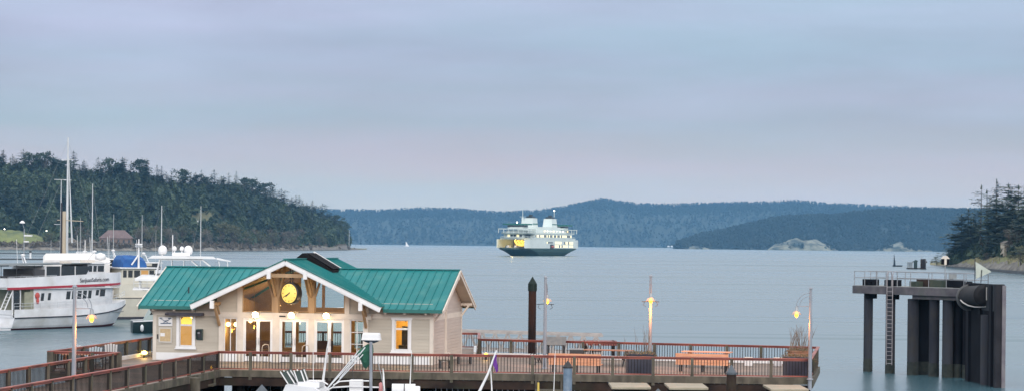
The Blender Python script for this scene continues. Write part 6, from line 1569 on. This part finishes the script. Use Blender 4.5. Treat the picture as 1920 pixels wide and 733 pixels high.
for px, yt, d, rr, lb, mt in ((172.5, 345, 270, .085, 'sailing boat with a slim white mast between the tallest mast and the lodge', MASTM), (266, 403, 330, .07, 'sailing boat with a thin pale mast left of the domed motor yacht', FARM),
    (302.5, 385, 330, .10, 'sailing boat whose white mast rises over the leftmost dome of the motor yacht', MASTM), (376, 386, 330, .085, 'sailing boat whose white mast rises at the right end of the yacht roof', MASTM), (150.5, 408, 380, .06, 'sailing boat with a short thin mast right of the tan mast', FARM),
    (212.5, 401, 430, .07, 'distant sailing boat, tallest thin mast in front of the brown roofed lodge', FARM), (205, 441, 430, .06, 'distant sailing boat with a low mast, middle one before the brown lodge', FARM), (201, 442, 430, .05, 'distant sailing boat with a low mast, leftmost one before the brown lodge', FARM), (95.5, 449, 420, .05, 'distant sailing boat with a stubby mast right of the bright lawn', FARM), (292, 430, 520, .05, 'distant sailing boat with a faint mast left of the leftmost dome', FARM)):
    sail_boat(lb, px, yt, d, rr, 10, mt, rz_=.4 + px * .01, stays=d < 400)
# smaller cruisers packed behind the excursion boat and the trawler
for px, d, yt, rz_, L, lb in ((178, 292, 486, .5, 10, 'small white cruiser with a radar arch, right behind the excursion boat wheelhouse'), (193, 330, 484, .2, 9, 'small white cruiser between the excursion boat and the blue cover'), (284, 345, 487, .6, 10, 'small white cruiser just left of the motor yacht domes'),
                              (228, 360, 481, .3, 10, 'small white cruiser whose roof shows behind the blue cover'), (60, 300, 492, .4, 9, 'small white cruiser at the left, seen over the canopy of the excursion boat')):
    T = thing('small_cruiser', lb, 'boat', (P(px, 500, d).x, d, 0), rz_); zt = P(px, yt, d).z
    hullmesh(L, 3.2, lambda t_: 1.2 + .6 * t_, 'hull', HW, T, full=.5).location.x = -L / 2
    m = MB(); m.prism([(-L * .3, 1.2), (L * .22, 1.2), (L * .12, zt - 1.5), (-L * .28, zt - 1.5)], 'y', -1.3, 1.3); m.obj('cabin', HW, T)
    m = MB(); m.prism([(-L * .29, zt - 1.49), (L * .12, zt - 1.49), (L * .06, zt - .5), (-L * .27, zt - .5)], 'y', -1.25, 1.25); m.obj('window_band', DGLASS, T)
    m = MB(); m.box(-L * .32, -1.5, zt - .49, L * .12, 1.5, zt - .34); m.obj('roof', WHITE, T)
    m = MB(); m.tube([(-L * .1, -1.0, zt - .34), (-L * .14, -.8, zt + .8), (-L * .14, .8, zt + .8), (-L * .1, 1.0, zt - .34)], .07, 6); m.lathe([(.05, 0), (.3, .08), (.28, .28), (.05, .34)], (-L * .14, 0, zt + .86), 10); m.tube([(-L * .2, .9, zt - .34), (-L * .22, .9, zt + 3.2)], .03, 5); m.obj('radar_arch', WHITE, T)
# white wheelhouse of a larger boat between the masts and the excursion boat
T = thing('covered_boat', 'large boat under a long white shrink wrap cover behind the excursion boat', 'boat', (P(131, 590, 262).x, 262, 0), rad(12))
hullmesh(11, 4.4, lambda t_: 3.0 + .5 * t_, 'hull', HW, T, full=.5).location.x = -4.6
m = MB(); m.loft([[Vector((x, y, z)) for y, z in ((-2.1, 3), (-2.2, 7.0 + d_), (-1.2, 7.75 + d_), (1.2, 7.75 + d_), (2.2, 7.0 + d_), (2.1, 3))] for x, d_ in ((-3.2, -.35), (-2.9, -.0), (0, .05), (2.4, .1), (3.6, -.1), (4.6, -.5))], smooth=False); m.obj('wrap_cover', mat('white_wrap', (.64, .62, .60), (.55, .53, .51), .6, .6), T)

# ---- boats under the pier front ----
FB = thing('fishing_boat', 'white sport fishing boat with a folded green bimini and a radar box on a post', 'boat', (P(660, 733, 101).x, 101.5, 0), rad(176))
def fb(x, y, d=101.0):
    q = P(x, y, d) - FB.location; return Matrix.Rotation(-rad(176), 4, 'Z') @ q
hl = hullmesh(9.5, 3.2, lambda t_: 1.2 + .5 * t_, 'hull', HW, FB, full=.5); hl.location.x = -5
zf = P(600, 733, 101).z
m = MB(); a, b_ = fb(535, 733), fb(700, 733); m.box(min(a.x, b_.x), -1.45, 1.1, max(a.x, b_.x), 1.45, zf - .35); m.obj('cabin', HW, FB)
m = MB(); pr = [fb(x, y) for x, y in ((533, 734), (540, 719), (573, 722), (592, 723), (606, 734))]
m.prism([(p.x, p.z) for p in pr] + [(fb(606, 745).x, zf - .349), (fb(533, 745).x, zf - .349)], 'y', -1.3, 1.3); m.obj('flybridge_cowl', HW, FB)
for x0, y0, x1, y1 in ((531, 697, 546, 719), (557, 695, 566, 719)):
    for off in (-.55, .35):
        a, b_ = fb(x0, y0), fb(x1, y1); m = MB(); m.bar(Vector((a.x, off, a.z)), Vector((b_.x, off, b_.z)), .5, .27, up=(1, 0, .5)); so_ = m.obj('seat_back', mat('dark_green_vinyl', (.03, .05, .045), rough=.6), FB)
        m = MB(); m.bar(Vector((a.x - .16, off + .26, a.z + .03)), Vector((b_.x - .16, off + .26, b_.z)), .05, .05); m.obj('seat_frame', WHITE, so_); m = MB(); m.bar(Vector((a.x + .16, off + .26, a.z + .03)), Vector((b_.x + .16, off + .26, b_.z)), .05, .05); m.obj('seat_frame', WHITE, so_)
m = MB(); a = fb(580, 715); m.box(a.x - .5, -.9, a.z - .25, a.x + .5, .9, a.z); m.obj('console', HW, FB)
def fbt(name, pts, r_, mt, y0=0.0, n=6, d=101.0):
    m = MB(); m.tube([fb(x, y, d) + Vector((0, y0, 0)) for x, y in pts], r_, n); return m.obj(name, mt, FB)
fbt('hand_rail', [(573, 718), (580, 713), (605, 714), (615, 720)], .035, WHITE); fbt('hand_rail', [(628, 720), (640, 713), (655, 712), (695, 712)], .035, WHITE, .5); fbt('hand_rail', [(608, 733), (622, 726), (655, 724), (712, 726), (718, 733)], .04, WHITE, -.2)
fbt('radar_post', [(695.5, 760), (695.5, 640)], .075, POSTP)
a = fb(694, 637.5); m = MB(); m.loft([[Vector((a.x + x * s, y * s * .85, a.z + z)) for x, y in ((-.42, -.3), (.42, -.3), (.42, .3), (-.42, .3))] for z, s in ((-.0, 1.04), (.06, 1.03), (.08, 1.0), (.26, .95), (.33, .86))], smooth=False); ro = m.obj('radar_box', WHITE, FB)
m = MB(); m.loft([[Vector((a.x + x * s, y * s * .8, a.z + z)) for x, y in ((-.40, -.28), (.40, -.28), (.40, .28), (-.40, .28))] for z, s in ((-.01, 1), (-.08, .7), (-.14, .35))], smooth=False); m.obj('radar_base', mat('navy_base', (.02, .035, .06), rough=.5), ro)
GRN = mat('green_canvas', (.010, .075, .045), (.015, .10, .06), 3, .8)
pts = [fb(x, y) for x, y in ((664, 662), (672, 655), (686, 645), (697, 646), (698, 660), (690, 684), (684, 692), (679, 689), (672, 672))]
m = MB(); c_ = sum(pts, Vector()) / len(pts); rg = []
for yy, s in ((-.30, .45), (-.22, .85), (-.05, 1.0), (.12, .95), (.26, .5)): rg.append([Vector((c_.x + (p.x - c_.x) * s, yy + .05 * math.sin(i * 2.3), c_.z + (p.z - c_.z) * s)) for i, p in enumerate(pts)])
m.loft(rg, smooth=True); m.obj('folded_bimini', GRN, FB)
for i, (x0, y0, x1, y1, off) in enumerate(((607, 733, 672, 656, -.35), (613, 730, 676, 661, .3), (622, 726, 680, 664, -.15), (638, 708, 686, 650, .2))): fbt('bimini_pole', [(x0, y0), (x1, y1)], .028, CHROME, off)
fbt('antenna', [(602, 714), (610, 655), (621, 600)], [.03, .022, .008], WHITE, -.4); fbt('antenna', [(606, 714), (612, 668), (619, 620)], [.03, .02, .008], WHITE, -.1); fbt('antenna', [(583, 728), (582.5, 655)], [.022, .012], WHITE, -.7)
fbt('fishing_rod', [(662, 735), (657, 690), (655, 672)], .015, DARK, -.6); fbt('fishing_rod', [(722, 733), (716, 700), (710, 676)], .02, STEEL, .3); fbt('whip_stand', [(720, 735), (719, 700), (718, 690)], [.06, .04, .02], WHITE, 0)
a, b_ = fb(653, 712), fb(677, 733); m = MB(); m.box(min(a.x, b_.x), -.3, b_.z - .3, max(a.x, b_.x), .2, a.z); m.obj('electronics_box', WHITE, FB, bevel=.03); m = MB(); c_ = (a + b_) / 2; m.box(c_.x - .17, -.33 + .62, c_.z - .25, c_.x + .17, .215, c_.z); 
m = MB(); a = fb(714, 726); m.lathe([(.02, -.25), (.09, -.2), (.09, .2), (.02, .25)], a, 10); m.obj('float', mat('pink_float', (.45, .18, .18), rough=.6), FB)
# life raft canister on a second small boat
T = thing('inflatable_boat', 'white inflatable boat with a round tube and outboard cover, right of the fishing boat', 'boat', (P(757, 733, 104).x, 104, 0), rad(2))
zc = P(757, 726, 104).z
m = MB(); m.box(-.7, -.6, -.3, .8, .6, zc - .28); m.obj('hull', HW, T)
m = MB(); m.tube([(-.56, 0, zc - .05), (.55, 0, zc - .05)], .24, 14); m.obj('tube', WHITE, T)
m = MB(); m.tube([(0, 0, zc - .05), (.05, 0, zc - .05)], .25, 14); m.obj('strap', DARK, T)
a = P(776, 730, 104) - T.location; m = MB(); m.box(a.x - .30, -.25, a.z - .4, a.x + .30, .25, a.z + .17); m.obj('outboard_cover', WHITE, T, bevel=.05)
m = MB(); m.tube([P(768, 735, 104) - T.location, P(772, 657, 104) - T.location], [.035, .01], 6); m.obj('antenna', WHITE, T)
# boat with leaning pole and purple flag
T = thing('troller_boat', 'boat below the pier edge with a leaning white pole carrying a purple flag', 'boat', (P(915, 733, 103).x, 103, 0), rad(0)); zc = P(915, 733, 103).z
hl = hullmesh(7, 2.4, lambda t_: .9 + .4 * t_, 'hull', HW, T, full=.5); hl.location.x = -3.2
m = MB(); m.box(-1.2, -.6, .8, 1.0, .6, 2.0); m.obj('cabin', HW, T)
q = lambda x, y: P(x, y, 103) - T.location
m = MB(); m.tube([q(893, 745), q(915, 700), q(931, 656)], [.07, .055, .035], 8); m.obj('leaning_pole', WHITE, T)
m = MB(); m.tube([q(923, 745), q(920, 690)], [.045, .02], 6); m.obj('pole', WHITE, T)
m = MB(); fl = [[q(929, 664), q(931.5, 664)], [q(925, 676), q(931, 674)], [q(924.5, 684), q(933, 684)], [q(929, 692), q(934, 692)], [q(930, 698), q(933, 695)]]
vs = [p + Vector((0, (-.06 if (i + j) % 2 else .05), 0)) for i, row in enumerate(fl) for j, p in enumerate((row[0], row[0].lerp(row[1], .5), row[1]))]
m.add(vs + [v + Vector((0, .02, 0)) for v in vs], [(3 * i + j, 3 * i + j + 1, 3 * i + j + 4, 3 * i + j + 3) for i in range(4) for j in range(2)] + [(15 + 3 * i + j, 15 + 3 * i + j + 3, 15 + 3 * i + j + 4, 15 + 3 * i + j + 1) for i in range(4) for j in range(2)], True); m.obj('purple_flag', mat('purple_cloth', (.13, .03, .26), rough=.8), T)
T = thing('skiff', 'skiff with a thin white whip antenna standing before the left orange bench', 'boat', (P(1040, 733, 103).x, 103, 0)); hl = hullmesh(5, 2, lambda t_: .8 + .3 * t_, 'hull', HW, T, full=.5); hl.location.x = -2.5
m = MB(); m.tube([P(1036.5, 745, 103) - T.location + Vector((0, 0, -1.6)), P(1041, 656, 103) - T.location], [.035, .012], 6); m.obj('whip_antenna', WHITE, T)
# cabin boats with cream hardtops
TAN = mat('cream_hardtop', (.30, .26, .19), (.24, .21, .15), 1.5, .6)
for x0, x1, y, lb in ((1145, 1219, 722, 'small boat with a flat cream hardtop below the big navy planter'), (1252, 1326, 723, 'small boat with a flat cream hardtop left of the dark slate capped pile'), (1441, 1513, 726, 'small boat with a flat cream hardtop at the right end below the pier edge')):
    d = 103.5; a, b_ = P(x0, y, d), P(x1, y, d); T = thing('cabin_boat', lb, 'boat', ((a.x + b_.x) / 2, d, 0), 0, 'cabin boats below the pier edge'); L = (b_.x - a.x) / 2
    m = MB(); rr = .22
    m.prism([(-L, -.9), (L - rr, -.9), (L, -.9 + rr), (L, 2.4), (-L, 2.4)], 'z', a.z - .12, a.z); m.obj('hardtop', TAN, T, bevel=.03)
    m = MB(); m.box(-L + .15, -.6, .8, L - .15, 2.2, a.z - .121); m.obj('cabin', BLACK, T)
    hl = MB(); hl.prism([(-L - .05, -2.2), (L + .05, -2.2), (L + .05, 1.5), (0, 4.2), (-L - .05, 1.5)], 'z', -.4, .79); hl.obj('hull', HW, T)

# ================= small far things =================
# breakwater floats
for x0, x1, y, lb in ((-30, 84, 485, 'long thin dark breakwater float, nearer the excursion boat mast'), (-30, 46, 497, 'shorter thin dark float at the left edge just above the boat canopy'), (-30, 100, 474.5, 'farthest thin grey float line close to the headland')):
    a, b_ = Q(x0, y, .3), Q(x1, y + .6, .3); T = thing('breakwater_float', lb, 'float', a); d_ = b_ - a
    m = MB(); m.bar((0, 0, -.15), (d_.x, d_.y, -.15), 3, .9); m.obj('float_body', mat('dark_float', (.05, .055, .06), rough=.8), T)
    if y == 485:
        q = Q(57, 485.2, 0) - a; m = MB(); m.tube([(q.x, q.y, -1), (q.x, q.y, 2.6)], .5, 8); m.obj('float_pile', WHITE, T); m = MB(); m.tube([(q.x, q.y, 2.61), (q.x, q.y, 3.6)], .5, 8); m.obj('pile_cap', DARK, T)
# marina light pole
T = thing('dock_light', 'tall thin light pole with two flat heads, in front of the bright lawn', 'lamp post', (P(45, 470, 330).x, 330, 0)); zt = P(45, 429, 330).z
m = MB(); m.tube([(0, 0, -.5), (0, 0, zt)], [.13, .08], 8); m.tube([(0, 0, zt), (-.3, 0, P(45, 417, 330).z)], .03, 6); m.obj('pole', STEEL, T)
m = MB(); z = P(45, 417, 330).z; m.lathe([(.1, .3), (.35, .1), (.45, -.1), (.1, -.15)], (-.3, 0, z), 12); z = P(52, 442.5, 330).z; m.box(0, -.2, z, 1.2, .2, z + .22); m.box(0, -.2, z - .9, .7, .2, z - .7); m.obj('lamp_head', WHITE, T)
# houses on the headland
def house(label, px, tt, w, dpt, wall_h, roof_h, rz_, roofm, wallm, hip=True, name='shore_house'):
    p = ptL(px, tt); T = thing(name, label, 'house', (p.x, p.y, p.z - .3), rz_)
    m = MB(); m.box(-w / 2, -dpt / 2, 0, w / 2, dpt / 2, wall_h); m.obj('wall', wallm, T)
    k = dpt / 2 * (1 if hip else .05); e = 1.0; m = MB()
    vs = [(-w / 2 - e, -dpt / 2 - e, wall_h), (w / 2 + e, -dpt / 2 - e, wall_h), (w / 2 + e, dpt / 2 + e, wall_h), (-w / 2 - e, dpt / 2 + e, wall_h), (-w / 2 + k, 0, wall_h + roof_h), (w / 2 - k, 0, wall_h + roof_h)]
    m.add(vs, [(0, 1, 5, 4), (1, 2, 5), (2, 3, 4, 5), (3, 0, 4), (3, 2, 1, 0)]); m.obj('roof', roofm, T)
    n = max(2, int(w / 4))
    for i in range(n):
        x = -w / 2 + w * (i + .5) / n; m = MB(); m.box(x - .9, -dpt / 2 - .12, wall_h * .35, x + .9, -dpt / 2 + .01, wall_h * .8); m.obj('window', DGLASS, T)
    return T
BRF = mat('brown_roof', (.11, .075, .07), (.15, .105, .10), .3, .8); GRF = mat('grey_brown_roof', (.10, .09, .075), (.14, .12, .10), .3, .8); BWL = mat('brown_wall', (.14, .10, .08), (.18, .13, .11), .3, .8)
house('wide lodge with a reddish brown hipped roof by the water on the headland', 218, 26, 27, 13, 6.5, 7.0, .1, BRF, BWL)
house('small house with a grey brown roof left of the lodge, behind the boat masts', 128, 24, 17, 9, 3.5, 4.5, .2, GRF, BWL)
house('low grey house between the lodge and the small house', 165, 20, 14, 8, 3.0, 3.0, 0, GRF, BWL)
WRF = mat('pale_roof', (.36, .38, .37), rough=.7)
for px, lb in ((377, 'pale roofed house high among the dark trees, left of a pair'), (410, 'pale roofed house high among the dark trees, right of a pair')):
    house(lb, px, 112, 14, 8, 3.6, 2.4, .1, WRF, mat('grey_house_wall', (.16, .15, .14), rough=.8))
for px, tt, z, lb in ((8, 60, 9, 'small bright house lamp high at the left edge of the headland'), (87, 55, 9, 'small bright house lamp among the trees right of the lawn'), (20, 62, 6, 'small bright house lamp just above the lawn')):
    p = ptL(px, tt); T = thing('yard_lamp', lb, 'lamp', (p.x, p.y, p.z - .3)); m = MB(); m.tube([(0, 0, 0), (0, 0, z)], .12, 6); m.obj('pole', DARK, T); m = MB(); m.lathe([(.05, -.5), (.7, 0), (.05, .6)], (0, 0, z + .4), 8); m.obj('lamp_globe', mat('yard_bulb', (1, 1, .9), emit=(1, .95, .8), estr=5), T)
p = ptL(654.5, 8); T = thing('flagpole', 'white flagpole on the bare rocky point of the headland', 'flagpole', (p.x, p.y, p.z - .3)); m = MB(); m.tube([(0, 0, 0), (0, 0, P(654, 432, p.y).z - p.z)], [.3, .18], 6); m.obj('pole', WHITE, T); m = MB(); m.lathe([(.05, 0), (.3, .3), (.05, .6)], (0, 0, P(654, 432, p.y).z - p.z + .3), 8); m.obj('finial', WHITE, T)
p = ptL(641, 10); T = thing('stone_hut', 'pale low hut on the rocks beside the flagpole', 'hut', (p.x, p.y, p.z - .4)); m = MB(); m.box(-6, -3, 0, 6, 3, 3.6); m.obj('wall', mat('pale_stone', (.26, .24, .23), (.2, .19, .18), .5, .9), T); m = MB(); m.prism([(-6.5, 3.6), (6.5, 3.6), (4, 5), (-4, 5)], 'y', -3.4, 3.4); m.obj('roof', GRF, T)
p = ptR(1887, 62); T = thing('timber_shed', 'small beige shed among the firs at the top of the dry meadow', 'shed', (p.x, p.y, p.z - .3), .3); m = MB(); m.box(-2, -1.6, 0, 2, 1.6, 5.4); m.obj('wall', mat('beige_boards', (.42, .36, .28), rough=.8), T); m = MB(); m.prism([(-2.4, 5.4), (2.4, 5.4), (0, 6.6)], 'y', -2, 2); m.obj('roof', GRF, T); m = MB(); m.box(-.9, -1.68, 1.0, .9, -1.59, 4.4); m.obj('door', DGLASS, T)
# small jetty and float off the right headland
jz = Q(1720, 504, 0); jd = jz.y
def jl(x, y): return P(x, y, jd) - Vector((jz.x, jd, 0))
T = thing('small_float', 'small moored float with a low hut frame off the right headland', 'float', (jz.x, jd, 0))
m = MB(); a, b_ = jl(1701, 503), jl(1735, 503); m.box(a.x, -2, -.3, b_.x, 2, .5); m.obj('float_body', DARKW, T)
m = MB(); a, b_ = jl(1703, 492), jl(1709.5, 492)
for x in (a.x, (a.x + b_.x) / 2, b_.x):
    for y in (-1.2, 1.2): m.box(x - .12, y - .12, .5, x + .12, y + .12, a.z)
m.box(a.x - .3, -1.5, a.z, b_.x + .3, 1.5, a.z + .3); m.obj('hut_frame', mat('grey_frame', (.2, .22, .23), rough=.7), T)
m = MB(); a = jl(1716.8, 486.5); m.tube([(a.x, 0, .5), (a.x, 0, a.z * .8), (a.x, 0, a.z)], [.75, .8, .3], 8); m.bar((a.x - 1.4, 0, a.z - .9), (a.x + 1.0, 0, a.z - .5), .4, .4); m.obj('canvas_covered_post', mat('dark_green_canvas', (.01, .03, .028), rough=.7), T)
for x in (1728.5, 1733.5):
    a = jl(x, 485); T = thing('mooring_pile', 'twin dark pile beside the small float, ' + ('left one with a light on top' if x < 1730 else 'right one'), 'pile', (jz.x + a.x, jd, 0)); m = MB(); m.tube([(0, 0, -1), (0, 0, a.z)], .62, 10); m.obj('shaft', DARKW, T)
    m = MB(); m.tube([(0, 0, a.z), (0, 0, a.z + (1.3 if x < 1730 else .2))], .12, 6); m.obj('top_post', STEEL, T)
T = thing('jetty_bridge', 'low footbridge from the small float to the rocks of the right headland', 'bridge', (jz.x, jd, 0)); m = MB(); a, b_ = jl(1735, 491.5), jl(1757, 489.5); m.bar((a.x, 0, a.z), (b_.x, 30, b_.z), 1.6, .3); m.obj('deck', DARKW, T)
m = MB(); m.bar((a.x, -.7, a.z + 1.1), (b_.x, 29.3, b_.z + 1.1), .12, .12); 
for k in range(6): p = Vector((a.x, -.7, a.z)).lerp(Vector((b_.x, 29.3, b_.z)), k / 5); m.bar(p, p + Vector((0, 0, 1.1)), .1, .1)
m.obj('handrail', STEEL, T); m = MB(); p = Vector((a.x, 0, 0)).lerp(Vector((b_.x, 30, 0)), .35); m.tube([(p.x, p.y, -1), (p.x, p.y, a.z)], .4, 8); m.obj('support', DARKW, T)
# dark sail
sz = Q(1679, 499, 0); T = thing('small_sailboat', 'small boat with a narrow dark sail alone on the water left of the float', 'sailboat', (sz.x, sz.y, 0)); sl_ = lambda x, y: P(x, y, sz.y) - T.location
hl = hullmesh(5.2, 1.5, lambda t_: .6, 'hull', BLACKS, T, full=.4, rake=.5); hl.location.x = sl_(1675, 499).x - .3
m = MB(); a, b_, c_ = sl_(1675, 497.5), sl_(1679.3, 498), sl_(1676.5, 477); m.prism([(a.x, .5), (b_.x, .5), (c_.x + .1, c_.z), (c_.x - .1, c_.z)], 'y', -.05, .05); m.obj('sail', mat('dark_sail', (.02, .035, .05), rough=.8), T)
m = MB(); m.tube([(c_.x - .1, 0, .4), (c_.x, 0, c_.z + .3)], .07, 6); m.obj('mast', DARK, T)
# distant white sail and shore houses
T = thing('distant_sailboat', 'tiny white sailboat far off below the hazy hill', 'sailboat', (P(761.5, 456, 5200).x, 5200, 0)); m = MB(); m.prism([(-1, 1), (7, 1), (0, 12), (-1, 12)], 'y', -.3, .3); m.obj('sail', WHITE, T); hl = hullmesh(13, 4, lambda t_: 1.2, 'hull', HW, T, full=.4); hl.location.x = -6
for px, lb in ((1253, 'tiny white house on the far shore, left of a pair'), (1259, 'tiny white house on the far shore, right of a pair')):
    T = thing('far_house', lb, 'house', (P(px, 455, 8785).x, 8770, 3)); m = MB(); m.box(-4, -3, 0, 4, 3, 4.5); m.obj('wall', WHITE, T); m = MB(); m.prism([(-4.6, 4.5), (4.6, 4.5), (0, 7)], 'y', -3.5, 3.5); m.obj('roof', WRF, T)
